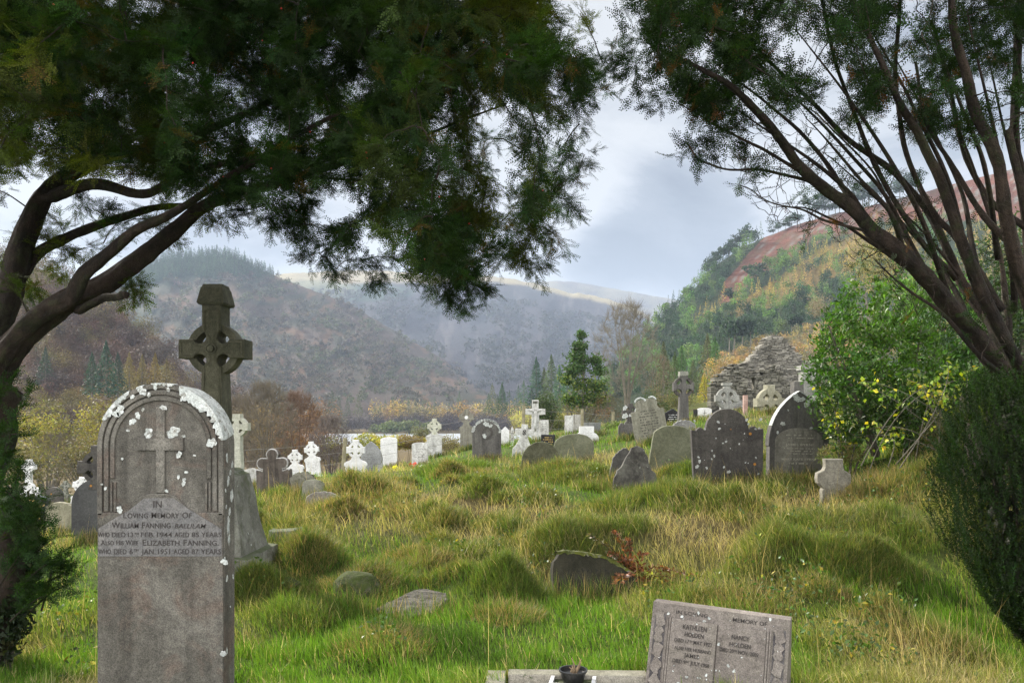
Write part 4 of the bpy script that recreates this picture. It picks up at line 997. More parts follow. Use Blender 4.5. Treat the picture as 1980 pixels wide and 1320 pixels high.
    # ---- foreground broken stone, half buried slab, low mossy stones
    Y = 6.9; k = Y / F; root = stone_at(1150, 1160, Y, 'broken dark slab with mossy sloping top edge, leaning in grass beside red brown fern', 'gravestone', yaw=7, pitch=-14)
    pts = [(-82, -16), (-82, 40), (-80, 74), (-66, 92), (-58, 94), (-20, 90), (20, 82), (50, 66), (84, 46), (88, 22), (86, -16)]
    br = stone('dark_wet_slab', (.022, .021, .013), (.045, .042, .028), lich=.12, lcol=(.2, .2, .17), lscale=26, speck=.35, sc=5)
    MB().prism(rough([(x * k, z * k) for x, z in pts], .006, 4), -.06, .10, .012).build('slab', br, root)
    q = MB(); n = len(pts); mv = []
    mo = stone('moss_cushion', (.06, .075, .012), (.12, .13, .02), speck=.5, c3=(.19, .18, .15), bump=.02, sc=9)
    for i in range(40):
        t_ = i / 39; x = lerp(-72, 84, t_); z = np.interp(x, [p[0] for p in pts[3:9]], [p[1] for p in pts[3:9]])
        mv += [(x * k, -.066 - .006 * random.random(), z * k - .012 - .02 * random.random()), (x * k, -.07, z * k + .004), (x * k, .02, z * k + .016 + .008 * random.random()), (x * k, .106, z * k + .004)]
    q.add(mv, [[i * 4 + j, i * 4 + j + 1, i * 4 + 5 + j, i * 4 + 4 + j] for i in range(39) for j in range(3)]); q.build('moss', mo, root, smooth=True)
    q = MB(); rr = random.Random(6); 
    for zz, n_ in ((56, 9), (38, 12)):
        for i in range(n_):
            x = (-52 + i * 9) * k; q.box(x, x + .006, -.0615, -.059, zz * k - .016, zz * k + .016)
            if rr.random() < .6: q.box(x + .0065, x + .024, -.0615, -.059, (zz + rr.choice((-6, 0, 5))) * k, (zz + rr.choice((-6, 0, 5))) * k + .006) if 0 else q.box(x + .0065, x + .022, -.0612, -.059, zz * k - .004, zz * k + .002)
    q.build('inscription', plain('worn_dark_lettering', (.015, .014, .012)), root)
    # slab lying flush with the turf
    x, y, z = gp(800, 6.35); z += .035
    root = empty('ledger_slab', (x, y, z), 'flat cobbled grey slab lying tilted in the turf in the middle foreground', 'grave slab', None, (R(14), R(3), R(-8)))
    fl = stone('ripple_slate', (.09, .085, .072), (.17, .16, .14), speck=.5, lich=.1, c3=(.12, .11, .09), bump=.03, sc=11)
    nn = 60; v = []; poly = [(-.27, -.16), (-.10, -.30), (.02, -.30), (.20, -.12), (.26, .10), (.22, .20), (.02, .24), (-.06, .20)]
    gx, gy = np.meshgrid(np.linspace(-.30, .30, nn), np.linspace(-.32, .28, nn)); zz = fbm(gx * 16, gy * 44, 5, 4) * .022
    inside = inpoly(gx, gy, poly); ids = np.where(inside, np.cumsum(inside.ravel()).reshape(inside.shape) - 1, -1)
    V = np.stack([gx, gy, zz], -1)[inside]; Fq = []
    for i in range(nn - 1):
        for j in range(nn - 1):
            q4 = (ids[i, j], ids[i, j + 1], ids[i + 1, j + 1], ids[i + 1, j])
            if min(q4) >= 0: Fq.append(q4)
    npmesh('slab_face', V, np.array(Fq), fl, parent=root, smooth=False)
    q = MB(); p2 = [(a_ * .985, b_ * .985) for a_, b_ in poly]; m_ = len(p2)
    q.add([(a_, b_, .006) for a_, b_ in p2] + [(a_, b_, -.10) for a_, b_ in p2], [[i, (i + 1) % m_, m_ + (i + 1) % m_, m_ + i] for i in range(m_)] + [list(range(m_))]); q.build('slab_body', fl, root)
    for px, Y, sx, sz, lab in ((690, 6.75, .34, .13, 'moss covered stone lump in a grassy mound left of the flat slab'), (545, 6.9, .26, .05, 'low mossy stone in the grass at the foot of the big cross')):
        x, y, z = gp(px, Y)
        bm = bmesh.new(); bmesh.ops.create_icosphere(bm, subdivisions=4, radius=1)
        for v_ in bm.verts:
            d = 1 + .35 * (float(fbm(np.array([v_.co.x * 2 + px]), np.array([v_.co.y * 2 + v_.co.z * 2]), 3)[0]) - .5); v_.co = Vector((v_.co.x * sx * .62 * d, v_.co.y * sx * .5 * d, max(-.1, v_.co.z * sz * d * 1.3)))
        me = bpy.data.meshes.new('mossy_stone'); bm.to_mesh(me); bm.free(); me.polygons.foreach_set('use_smooth', [True] * len(me.polygons))
        o = link('mossy_stone', me, M_LUMP, None, (x, y, z - .02)); tag(o, lab, 'stone')
all_graves()

# ---- book-shaped desk stone with its kerb set
def book_stone():
    Y = 4.42; x, y, _ = P(1388, 1340, Y); root = empty('book_headstone', (x, y, gz(x, y)), 'sloping pinkish grey desk headstone carved as an open book with two columns of black lettering', 'headstone', None, (0, R(2), R(-25)))
    W, Hh, db, dt = .37, .47, .17, .04
    m = stone('pink_grey_granite', (.15, .13, .118), (.22, .195, .178), lich=.32, lscale=26, lcol=(.62, .61, .60), speck=.4, c3=(.18, .16, .14), bump=.004, sc=3)
    sl = math.atan2(db - dt, Hh)                      # face leans back by this angle
    Lf = math.hypot(Hh, db - dt)
    b = MB(); v = []
    b.add([(-W, -db, -.15), (W, -db, -.15), (W, .12, -.15), (-W, .12, -.15), (-W, -db, 0), (W, -db, 0), (W, .12, 0), (-W, .12, 0), (-W, -dt, Hh), (W, -dt, Hh), (W, .04, Hh), (-W, .04, Hh)],
          [[0, 3, 2, 1], [0, 1, 5, 4], [1, 2, 6, 5], [2, 3, 7, 6], [3, 0, 4, 7], [4, 5, 9, 8], [5, 6, 10, 9], [6, 7, 11, 10], [7, 4, 8, 11], [8, 9, 10, 11]])
    b.build('desk', m, root)
    M = Matrix.Translation((0, -db, 0)) @ Matrix.Rotation(-sl, 4, 'X')     # local frame on the face, z up the slope
    top = Lf
    for sx, nm in ((-1, 'page'), (1, 'page')):
        p = MB(); x0, x1 = (sorted((sx * .004, sx * .255)))
        n = 10; v = []
        for i in range(n + 1):
            t_ = i / n; xx = lerp(.004, .255, t_) * sx; yy = -.012 - .012 * math.sin(math.pi * min(1, t_ * 1.05) ** .7)
            v += [(xx, yy, .035), (xx, yy, top - .075), (xx, .002, top - .075), (xx, .002, .035)]
        f = [[i * 4 + j, i * 4 + (j + 1) % 4, i * 4 + 4 + (j + 1) % 4, i * 4 + 4 + j] for i in range(n) for j in range(4)] + [[0, 1, 2, 3], [n * 4, n * 4 + 1, n * 4 + 2, n * 4 + 3]]
        p.add(v, f, M); p.build(nm, m, root)
    e = MB()
    for sx in (-1, 1):
        for x0, x1, yy in ((.258, .268, -.012), (.272, .280, -.007)): e.box(*sorted((sx * x0, sx * x1)), yy, .002, .03, top - .07, M)
    e.box(-.255, .255, -.010, .002, .018, .032, M); e.build('page_edges', m, root)
    for sx in (-1, 1):
        q = MB(); q.box(*sorted((sx * .290, sx * .352)), -.003, .001, .02, top - .06, M); q.build('carved_border', stone('carved_recess', (.06, .055, .06), (.12, .11, .11), speck=.4, lich=.3, lscale=30), root)
        q = MB(); rr = random.Random(7 + sx)
        for i in range(5):
            zc = .06 + i * .085; xc = sx * .321
            lf = [(xc + .028 * math.sin(a_ * math.pi / 6) * (1 + .35 * math.cos(a_ * 2.1 + i)), zc + .046 * math.cos(a_ * math.pi / 6)) for a_ in range(12)]
            q.prism(rough(lf, .003, i, 0), -.009, -.0028, 0, M); q.box(xc - .004, xc + .004, -.007, -.003, zc - .055, zc + .05, M)
        q.build('carved_leaves', m, root)
    t = MB()
    def ln(s, xa, xb, z, cap, y=-.0255, bold=.012): text(t, s, xa, xb, z, cap, y, bold, 0, .0012, M)
    ln('IN LOVING', -.235, -.06, top - .048, .019, -.0012); ln('MEMORY OF', .075, .255, top - .048, .021, -.0012)
    ln('KATHLEEN', -.185, -.055, top - .125, .026); ln('HOLDEN', -.172, -.068, top - .163, .024)
    ln('DIED 17', -.225, -.145, top - .198, .020); ln('TH', -.142, -.128, top - .190, .010); ln('MAY 1923', -.120, -.022, top - .198, .020)
    ln('ALSO HER HUSBAND', -.222, -.022, top - .238, .018, -.0255, .008); ln('JAMES', -.165, -.085, top - .272, .021)
    ln('DIED 9', -.225, -.155, top - .308, .019); ln('TH', -.151, -.138, top - .300, .009); ln('JULY 1950', -.128, -.025, top - .308, .019)
    ln('NANCY', .080, .172, top - .140, .024); ln('HOLDEN', .072, .182, top - .178, .023)
    ln('DIED 20', .022, .095, top - .212, .020); ln('TH', .098, .112, top - .204, .010); ln('NOV. 2002', .120, .225, top - .212, .020)
    t.build('inscription', M_CUT, root)
    L_ = MB(); rr = random.Random(31)
    for i in range(70):
        xx = rr.uniform(-.35, .35); zz = rr.uniform(.03, top - .01); 
        if (zz > top - .09 and xx < 0) or rr.random() < .6:
            inpg = .006 < abs(xx) < .25 and .04 < zz < top - .08
            blotch(L_, xx, zz, rr.choice((.0025, .003, .004, .008)), -.0245 if inpg and .05 < abs(xx) < .2 else (-.020 if inpg else -.0005), rr, M, .003, 8)
    L_.build('lichen', M_LICH, root)
book_stone()
def kerb_set():
    km = stone('kerb_concrete', (.23, .21, .175), (.33, .31, .27), lich=.35, lscale=25, moss=.3, speck=.4, sc=4)
    x0, y0 = (990 - CX) / F * 4.55 - .02, 4.55; z = gz(.3, 4.5)
    root = empty('grave_kerb', (x0, y0, z), 'low grey concrete kerb around a gravel grave bed at the bottom edge', 'grave kerb', None, (0, 0, R(-2)))
    MB().prism([(0, -.1), (.78, -.1), (.78, .085), (0, .085)], -.06, .04, .008).build('kerb_bar', km, root)
    q = MB(); q.prism([(-.12, -.1), (-.015, -.1), (-.015, .08), (-.12, .08)], -1.6, .03, .008); q.build('kerb_bar', km, root)
    q = MB(); q.prism([(.80, -.1), (.92, -.1), (.92, .08), (.80, .08)], -1.6, -.35, .008); q.build('kerb_bar', km, root)
    gr = MB(); rr = random.Random(12)
    gr.box(-.01, .80, -1.6, -.062, -.05, .018)
    for i in range(2600):
        a, b_, c = rr.uniform(0, .79), rr.uniform(-.75, -.07), rr.uniform(.004, .010)
        u = rr.uniform(0, 6); gr.add([(a + c * math.cos(u), b_ + c * math.sin(u), .014), (a + c * math.cos(u + 2.1), b_ + c * math.sin(u + 2.1), .016), (a + c * math.cos(u + 4.2), b_ + c * math.sin(u + 4.2), .014), (a, b_, .018 + c)], [[0, 1, 3], [1, 2, 3], [2, 0, 3]])
    gr.build('gravel_bed', stone('gravel', (.14, .13, .09), (.30, .28, .22), speck=.6, c3=(.08, .10, .04), sc=30), root)
    tx, ty = x0 + .36, y0 - .115; 
    tr = empty('planter_tray', (tx, ty, z + .03), 'square white rimmed tray on the gravel holding a black pot', 'planter', None, (0, 0, R(-10)))
    wp = plain('white_plastic', (.55, .55, .55), .5); q = MB()
    for a, b_, c, d in ((-.125, -.105, -.11, .11), (.105, .125, -.11, .11), (-.1045, .1045, -.11, -.09), (-.1045, .1045, .09, .11)): q.box(a, b_, c, d, 0, .05)
    q.build('rim', wp, tr); MB().box(-.104, .104, -.089, .089, 0, .03).build('soil', plain('dark_soil', (.04, .05, .02), var=.6, scale=60), tr)
    pt = empty('flower_pot', (tx + .0, ty - .005, z + .062), 'round black plastic pot with a cut back dead stump in the white tray', 'flower pot')
    q = MB(); v = []; n = 28
    for i in range(n):
        a = 2 * math.pi * i / n
        for r, zz in ((.055, 0), (.075, .06), (.08, .062), (.08, .07), (.072, .07), (.068, .05)): v.append((r * math.cos(a), r * math.sin(a), zz))
    q.add(v, [[i * 6 + j, ((i + 1) % n) * 6 + j, ((i + 1) % n) * 6 + j + 1, i * 6 + j + 1] for i in range(n) for j in range(5)] + [[i * 6 + 5 for i in range(n)]])
    q.build('pot', plain('black_plastic', (.015, .015, .015), .35, .5), pt)
    q = MB(); rr = random.Random(4)
    for i in range(9):
        a = rr.uniform(0, 6.3); l = rr.uniform(.03, .10); s0 = Vector((rr.uniform(-.02, .02), rr.uniform(-.02, .02), .045))
        e = s0 + Vector((math.cos(a) * l * .5, math.sin(a) * l * .5, l)); q.tube([s0, (s0 + e) / 2 + Vector((.006, 0, .004)), e], [.006, .005, .002], 6)
    q.build('dead_stump', plain('dry_stem', (.22, .16, .10), .9), pt)
kerb_set()
def small_kerbs():
    kc = stone('pale_kerb', (.55, .54, .5), (.7, .7, .68), speck=.3, sc=3)
    root = stone_at(760, 912, 27, 'pale kerb around the plot before the tall plain white headstone', 'grave kerb', name='grave_kerb')
    MB().prism([(-.5, -.2), (.55, -.2), (.55, .06), (-.5, .06)], -1.2, -1.08, .01).build('kerb_bar', kc, root)
    q = MB(); q.add([(.55, -1.2, -.2), (.67, -1.2, -.2), (1.1, 1.5, -.2), (.98, 1.5, -.2), (.55, -1.2, .06), (.67, -1.2, .06), (1.1, 1.5, .26), (.98, 1.5, .26)], [[0, 3, 2, 1], [4, 5, 6, 7], [0, 1, 5, 4], [1, 2, 6, 5], [2, 3, 7, 6], [3, 0, 4, 7]]); q.build('kerb_bar', kc, root)
    def flowers(px, py, Y, col, n, s, lab, pot=None):
        r = stone_at(px, py, Y, lab, 'flowers', name='flower_bunch'); rr = random.Random(px)
        C = np.array([[rr.gauss(0, s), rr.gauss(0, s * .5), rr.uniform(.06, .26)] for _ in range(n)])
        v, f = rtris(np.repeat(C, 10, 0) + rng.normal(size=(n * 10, 3)) * .02, np.full(n * 10, .05), asp=.9)
        npmesh('petals', v, f, leafmat('petal', .3, .25, c=col), parent=r)
        v, f = rtris(rng.normal(size=(90, 3)) * [s, s * .5, .06] + [0, 0, .1], np.full(90, .07), asp=.4); npmesh('leaves', v, f, leafmat('flower_leaf', .3, .3, c=(.10, .14, .09)), parent=r)
        if pot: MB().prism([(-.07, -.08), (.07, -.08), (.09, .07), (-.09, .07)], -.08, .08, .01).build('pot', plain('terracotta', (.25, .09, .05)), r)
    flowers(762, 912, 27, (.75, .68, .02), 12, .09, 'bunch of bright yellow flowers at the foot of the tall plain white headstone')
    flowers(806, 910, 26, (.6, .05, .03), 9, .14, 'red flowers in a small pot before the weathered white headstone', True)
small_kerbs()

# ---- ruined church, laid stone by stone
def ruin():
    m = stone('rubble_wall', (.075, .07, .058), (.21, .20, .17), lich=.45, lscale=2.2, lcol=(.38, .37, .34), speck=.4, c3=(.05, .05, .035), bump=.02, sc=1.3, isl=.55)
    Y = 33; k = Y / F; X0 = (1470 - CX) * k; Zg = EYE - (835 - H0) * k
    root = empty('ruined_church', (X0, Y, Zg), 'roofless ruined church of thin grey rubble stones with a broken gable, among the graves', 'ruin')
    def wall(name, prof, y0, y1, holes=(), seed=1, k=k, m=m, jag=.06):
        rr = random.Random(seed); mb = MB(); zt = max((835 - p[1]) * k for p in prof); z = -.3
        xs = [(p[0] - 1470) * k for p in prof]; zs = [(835 - p[1]) * k for p in prof]
        core = [(xs[0] + .05, -.3)] + [(xs[-1] - .05, -.3)] + [(a - (.05 if i == 0 else 0), b_ - .14) for i, (a, b_) in enumerate(zip(xs[::-1], zs[::-1]))]
        core[-1] = (xs[0] + .05, zs[0] - .14)
        if not holes: mb.prism(core, y0 + .08, y1 - .08)
        else:
            hx0, hx1, hz0, hz1 = holes[0]
            L_ = [(a, b_) for a, b_ in core if a < hx0]; R_ = [(a, b_) for a, b_ in core if a > hx1]
            zi = lambda x: float(np.interp(x, xs, zs)) - .14
            mb.prism([(xs[0] + .05, -.3), (hx0, -.3), (hx0, zi(hx0))] + [(a, b_) for a, b_ in core[2:] if a < hx0 - .01], y0 + .08, y1 - .08)
            mb.prism([(hx1, -.3), (xs[-1] - .05, -.3)] + [(a, b_) for a, b_ in core[2:] if a > hx1 + .01] + [(hx1, zi(hx1))], y0 + .08, y1 - .08)
            mb.prism([(hx0, hz1), (hx1, hz1), (hx1, zi(hx1)), (hx0, zi(hx0))], y0 + .08, y1 - .08)
            mb.prism([(hx0, -.3), (hx1, -.3), (hx1, hz0), (hx0, hz0)], y0 + .08, y1 - .08)
        while z < zt:
            ch = rr.uniform(.035, .085); x = xs[0] - .05
            while x < xs[-1]:
                L2 = rr.uniform(.08, .34); xm = x + L2 / 2
                lim = float(np.interp(xm, xs, zs)) + rr.uniform(-jag, jag * .8)
                ok = z + ch * .5 < lim - (.10 * rr.random() ** 3) and not any(a - L2 * .3 < xm < b_ + L2 * .3 and c < z + ch / 2 < d for a, b_, c, d in holes)
                if ok:
                    cz, hh, hl = z + ch / 2, ch * rr.uniform(.38, .47), L2 * rr.uniform(.42, .49)
                    f0 = y0 - rr.uniform(0, .06); b0 = y1 + rr.uniform(0, .06); j = lambda: rr.uniform(-.012, .012)
                    edge = xm < xs[0] + .25 or xm > xs[-1] - .25 or z > lim - .35
                    v = [(xm + sx * (hl + j()), yy + j(), cz + sz * (hh + j() * .6)) for yy in (f0, b0) for sz in (-1, 1) for sx in (-1, 1)]
                    mb.add(v, [[0, 1, 3, 2], [4, 6, 7, 5], [0, 4, 5, 1], [2, 3, 7, 6], [0, 2, 6, 4], [1, 5, 7, 3]])
                x += L2
            z += ch
        return mb.build(name, m, root)
    wall('front_wall', [(1376, 742), (1382, 733), (1392, 722), (1402, 712), (1415, 708), (1425, 705), (1440, 710), (1452, 716), (1474, 718), (1486, 708), (1500, 711), (1510, 720), (1521, 732), (1532, 742), (1548, 775)], 0, .6,
         [((1447 - 1470) * k, (1461 - 1470) * k, (835 - 753) * k, (835 - 729) * k)], 3, jag=.13)
    k2 = 38.5 / F / k
    wall('gable_wall', [(1470 + (a - 990) * k2 - 480, 800 + (b - 800) * k2) for a, b in ((1405, 718), (1432, 706), (1448, 692), (1465, 674), (1480, 655), (1496, 647), (1512, 648), (1524, 656), (1540, 676), (1556, 695), (1570, 700))], 5.5, 6.2, (), 5, m=stone('gable_rubble', (.13, .122, .105), (.27, .255, .225), lich=.4, lscale=2.0, lcol=(.4, .39, .36), speck=.4, bump=.02, sc=1.1, isl=.55))
    wall('side_wall', [(1540, 760), (1560, 745), (1580, 760)], .61, 5.4, (), 7)
    # monuments in front of it
    gm = stone('mottled_monument', (.2, .2, .185), (.31, .31, .29), speck=.4, lich=.3, streak=.4, sc=2)
    def mono(px, base, Y, span, top, cz, lab, mat, shaft=None, yaw=0):
        kk = Y / F; r = stone_at(px, base, Y, lab, 'celtic cross', name='celtic_cross', yaw=yaw); s = span * kk / 2; Zc = (base - cz) * kk
        MB().prism(cross_outline(Zc, s * .27, s, (base - top) * kk, -.2, s * .2, b=s * .36), -.11, .11, .01).build('shaft', mat, r)
        q = MB(); ring(q, Zc, s * .62, s * .90, -.07, .07, 32); q.build('ring', mat, r); return r
    r = mono(1405, 838, 26, 46, 744, 770, 'grey ringed cross with a square cap, left one in front of the ruin wall', gm)
    kk = 26 / F; MB().box(-.15, .15, -.14, .14, 93 * kk, 98 * kk).build('cap', gm, r)
    mono(1487, 845, 21, 60, 744, 778, 'yellowish ringed cross with one square arm, right one in front of the ruin wall', stone('yellow_lichen_stone', (.22, .21, .15), (.33, .32, .25), lich=.4, lcol=(.5, .53, .55), speck=.35, sc=3), yaw=14)
    slab(1414, 838, 28, 44, 774, 'rect', M_WROUGH, 'white blotched slab behind the left ringed cross at the ruin', t=.2)
    slab(1362, 820, 25, 27, 788, 'low', M_WHITE, 'modern white headstone with an incised cross between dark side panels', t=.1, base=(1.2, .1))
    r = [o for o in COL.objects if o.get('label', '').startswith('modern white')][0]
    q = MB(); q.box(-.006, .006, -.056, -.049, .2, .44); q.box(-.06, .06, -.0565, -.0505, .35, .362); q.build('incised_cross', M_CUT, r)
    q = MB(); q.box(-.34, -.225, -.05, .05, -.05, .46); q.build('side_panel', M_POL, r); q = MB(); q.box(.225, .34, -.05, .05, -.05, .46); q.build('side_panel', M_POL, r)
    slab(1441, 840, 24, 8, 764, 'rect', stone('pink_stone', (.32, .2, .17), (.42, .3, .26), speck=.4), 'slim pinkish stone post leaning by the ruin', t=.12, cat='stone post', name='stone_post')
    r, w, h, t = slab(1561, 850, 21, 26, 716, 'rect', M_BROWN if 0 else gm, 'square grey pillar monument with a projecting cap between ruin and laurel', t=.34, cat='monument', name='pillar_monument', amp=.002)
    MB().prism([(-w / 2 - .05, h), (w / 2 + .05, h), (w / 2 + .05, h + .12), (-w / 2 - .05, h + .12)], -.22, .22, .015).build('cap', gm, r)
    r, w, h, t = slab(1541, 850, 20.5, 18, 738, 'rect', M_DARK2, 'dark square stone block left of the pillar monument', t=.3, cat='monument', name='stone_block')
    # brown stone half hidden behind the right yew
    slab(1940, 905, 8.2, 150, 742, 'gable', M_BROWN, 'large brown stone showing between the laurel and the right hand yew trunk', t=.2, amp=.003)
ruin()

# ---- fence beyond the graves
def fence():
    root = empty('wire_fence', (-4.6, 27, gz(-4.6, 27)), 'old wire fence on grey wooden posts running behind the graves', 'fence')
    L0 = Vector(root.location); tops = []
    for px, Y, top in ((200, 22, 880), (440, 24, 862), (662, 27, 846), (1012, 31, 783), (1125, 33, 790), (1185, 34, 796)):
        x = (px - CX) / F * Y; zt = EYE - (top - H0) / F * Y; zb = gz(x, Y) - .2
        q = MB(); q.tube([(x - L0.x, Y - L0.y, zb - L0.z), (x + (.10 if px == 662 else .02) - L0.x, Y - L0.y, zt - L0.z)], [.075, .068], 10); q.build('post', M_WOOD, root); tops.append(Vector((x - L0.x, Y - L0.y, zt - L0.z)))
    for dz in (.15, .5, .85):
        q = MB()
        for a, b_ in zip(tops[:-1], tops[1:]): q.tube([a - Vector((0, 0, dz)), (a + b_) / 2 - Vector((0, 0, dz + .04)), b_ - Vector((0, 0, dz))], .006, 4)
        q.build('wire', plain('rusty_wire', (.2, .19, .17), .6), root)
fence()

# ================================================================ PLANTS
BARK = stone('yew_bark', (.014, .010, .007), (.052, .036, .027), speck=.45, streak=.6, c3=(.035, .038, .016), bump=.06, sc=4)
BARK2 = stone('grey_bark', (.10, .09, .07), (.17, .155, .125), speck=.3, bump=.02, sc=3)
def growth(limbs, targets, seed=0, r_tip=.004, r_gain=.0075, lift=.12, pen=0.0):
    """limbs: list of (points, radii). targets (n,3). Branches grow from the nearest existing wood to each target.
    returns tube list and list of (pos, dir) along the outer wood"""
    rr = np.random.default_rng(seed)
    nodes = []; 
    for pts, rad in limbs:
        pts = np.array(pts, float)
        for i in range(len(pts) - 1):
            L_ = np.linalg.norm(pts[i + 1] - pts[i]); n = max(1, int(L_ / .12))
            for k in range(n): nodes.append(pts[i] + (pts[i + 1] - pts[i]) * k / n)
        nodes.append(pts[-1])
    nodes = list(nodes); arr = np.zeros((len(nodes) + len(targets) * 8, 3)); arr[:len(nodes)] = nodes; cnt = len(nodes)
    base = cnt
    d0 = np.array([np.min(np.linalg.norm(arr[:base] - t, axis=1)) for t in targets]); order = np.argsort(d0)
    tubes = []; tips = []
    for oi in order:
        t = targets[oi]; d = np.linalg.norm(arr[:cnt] - t, axis=1); d[d < .10] += 1
        j = int(np.argmin(d)); s = arr[j]; L_ = d[j]
        if L_ > 5: continue
        mid = (s + t) / 2 + rr.normal(size=3) * L_ * .10 + np.array([0, 0, lift * L_])
        ts = np.linspace(0, 1, 7)[:, None]; path = (1 - ts) ** 2 * s + 2 * ts * (1 - ts) * mid + ts ** 2 * t
        path[1:-1] += rr.normal(size=(5, 3)) * L_ * .018
        r0 = r_tip + r_gain * L_ ** 1.1
        tubes.append((path, np.linspace(r0, r_tip * .6, 7)))
        arr[cnt:cnt + 5] = path[2:]; cnt += 5
        for k in range(1, 7):
            dd = path[k] - path[k - 1]; tips.append((path[k], dd / (np.linalg.norm(dd) + 1e-9), k / 6, L_))
    return tubes, tips
def tubes_np(tubes, n=4):
    V = []; Fc = []; o = 0; ang = np.arange(n) * 2 * np.pi / n
    for path, rad in tubes:
        path = np.asarray(path, float); m = len(path); d = np.gradient(path, axis=0); d /= np.linalg.norm(d, axis=1, keepdims=True) + 1e-9
        u = np.cross(d, np.array([.3, .2, 1.])); u /= np.linalg.norm(u, axis=1, keepdims=True) + 1e-9; w = np.cross(d, u)
        r = np.asarray(rad)[:, None, None]
        v = path[:, None] + (u[:, None] * np.cos(ang)[None, :, None] + w[:, None] * np.sin(ang)[None, :, None]) * r
        V.append(v.reshape(-1, 3)); i = (np.arange(m - 1)[:, None] * n + np.arange(n)[None]); j = (np.arange(m - 1)[:, None] * n + (np.arange(n)[None] + 1) % n)
        Fc.append(np.stack([i, j, j + n, i + n], -1).reshape(-1, 4) + o); o += m * n
    return np.concatenate(V), np.concatenate(Fc)
def spray_template(seed, L_=.22, twigs=5, nl=.030, wd=.0098, dens=.60, up=.25):
    """a yew spray lying along +X: needles in two ranks on a main twig and side twigs"""
    r = np.random.default_rng(seed); V = []; ax = [((0, 0, 0), (1, 0, 0), L_)]
    for i in range(twigs):
        a = r.uniform(.25, .85); s = 1 if i % 2 else -1; an = s * R(r.uniform(32, 55)); 
        ax.append(((a * L_ * .8, 0, 0), (math.cos(an), math.sin(an), r.uniform(-.2, .2)), L_ * r.uniform(.35, .6) * (1.1 - a * .4)))
    for o, d, l in ax:
        o = np.array(o, float); d = np.array(d, float); d /= np.linalg.norm(d); n = max(3, int(l / .0085 * dens)); side = np.cross((0, 0, 1), d); side /= np.linalg.norm(side)
        V.append([o - side * .0012, o + side * .0012, o + d * l])
        for k in range(n):
            for s in (-1, 1):
                b = o + d * l * (k + .5 * (s > 0) + .3) / n; nd = d * r.uniform(.45, .75) + side * s * r.uniform(.7, 1) + np.array([0, 0, r.uniform(-.1, up)]); nd /= np.linalg.norm(nd)
                q = np.cross(nd, (0, 0, 1)); q /= np.linalg.norm(q); ln = nl * r.uniform(.7, 1.1) * (1 - .35 * k / n)
                V.append([b - q * wd / 2 + nd * ln * .25, b + q * wd / 2 + nd * ln * .25, b + nd * ln])
    return np.array(V)            # (m,3,3)
def frames(D, rr, updir=(0, 0, 1), roll=.5):
    """rotation matrices with X along D and Z near up, rolled a little"""
    D = D / (np.linalg.norm(D, axis=1, keepdims=True) + 1e-9)
    U = np.array(updir) + rr.normal(size=D.shape) * roll; Y = np.cross(U, D); Y /= np.linalg.norm(Y, axis=1, keepdims=True) + 1e-9; Z = np.cross(D, Y)
    return np.stack([D, Y, Z], -1)
def sprays(Ps, Ds, rr, tmpls, scale=(.55, 1.0), roll=.5):
    out = []; ti = rr.integers(0, len(tmpls), len(Ps)); Ms = frames(Ds, rr, roll=roll); S = rr.uniform(*scale, len(Ps)); idx = []
    for k, T in enumerate(tmpls):
        m = ti == k
        if not m.any(): continue
        v = np.einsum('nij,mkj->nmki', Ms[m], T) * S[m][:, None, None, None] + Ps[m][:, None, None]
        out.append(v.reshape(-1, 3)); idx.append(np.repeat(np.where(m)[0], T.shape[0] * 3))
    V = np.concatenate(out); return V, np.arange(len(V)).reshape(-1, 3), np.concatenate(idx)
YEW = leafmat('yew_needles', .35, .45, .7, .12, tgain=(1.6, 2.0, .4))
TM = [spray_template(i) for i in range(7)]
TM_S = [spray_template(20 + i, .15, 3, .028, .0095) for i in range(5)]
def limb(pts, r0, r1, n=10, wob=.02):
    """pts in (px,py,Y) -> smooth world path with radii"""
    p = np.array([P(*q) for q in pts]); t = np.linspace(0, 1, len(p)); tt = np.linspace(0, 1, 6 * len(p))
    # Catmull style smoothing through repeated averaging
    q = np.stack([np.interp(tt, t, p[:, i]) for i in range(3)], 1)
    for _ in range(4): q[1:-1] = (q[:-2] + 2 * q[1:-1] + q[2:]) / 4
    nz = rng.normal(size=(len(q), 3)) * wob * 1.2
    for _ in range(3): nz[1:-1] = (nz[:-2] + nz[1:-1] + nz[2:]) / 3
    rad = r1 + (r0 - r1) * (1 - tt) ** 1.15
    nz[[0, -1]] = 0; q += nz * np.clip(rad / .06, .15, 1)[:, None]
    rad = rad * (1 + .04 * rng.normal(size=len(tt)))
    return q, rad
def wood(name, limbs, mat, parent, off, n=12, fine=None):
    mb = MB()
    for q, rad in limbs: mb.tube([tuple(a - off) for a in q], list(rad), 18, .22)
    o = mb.build(name, mat, parent, smooth=True)
    return o
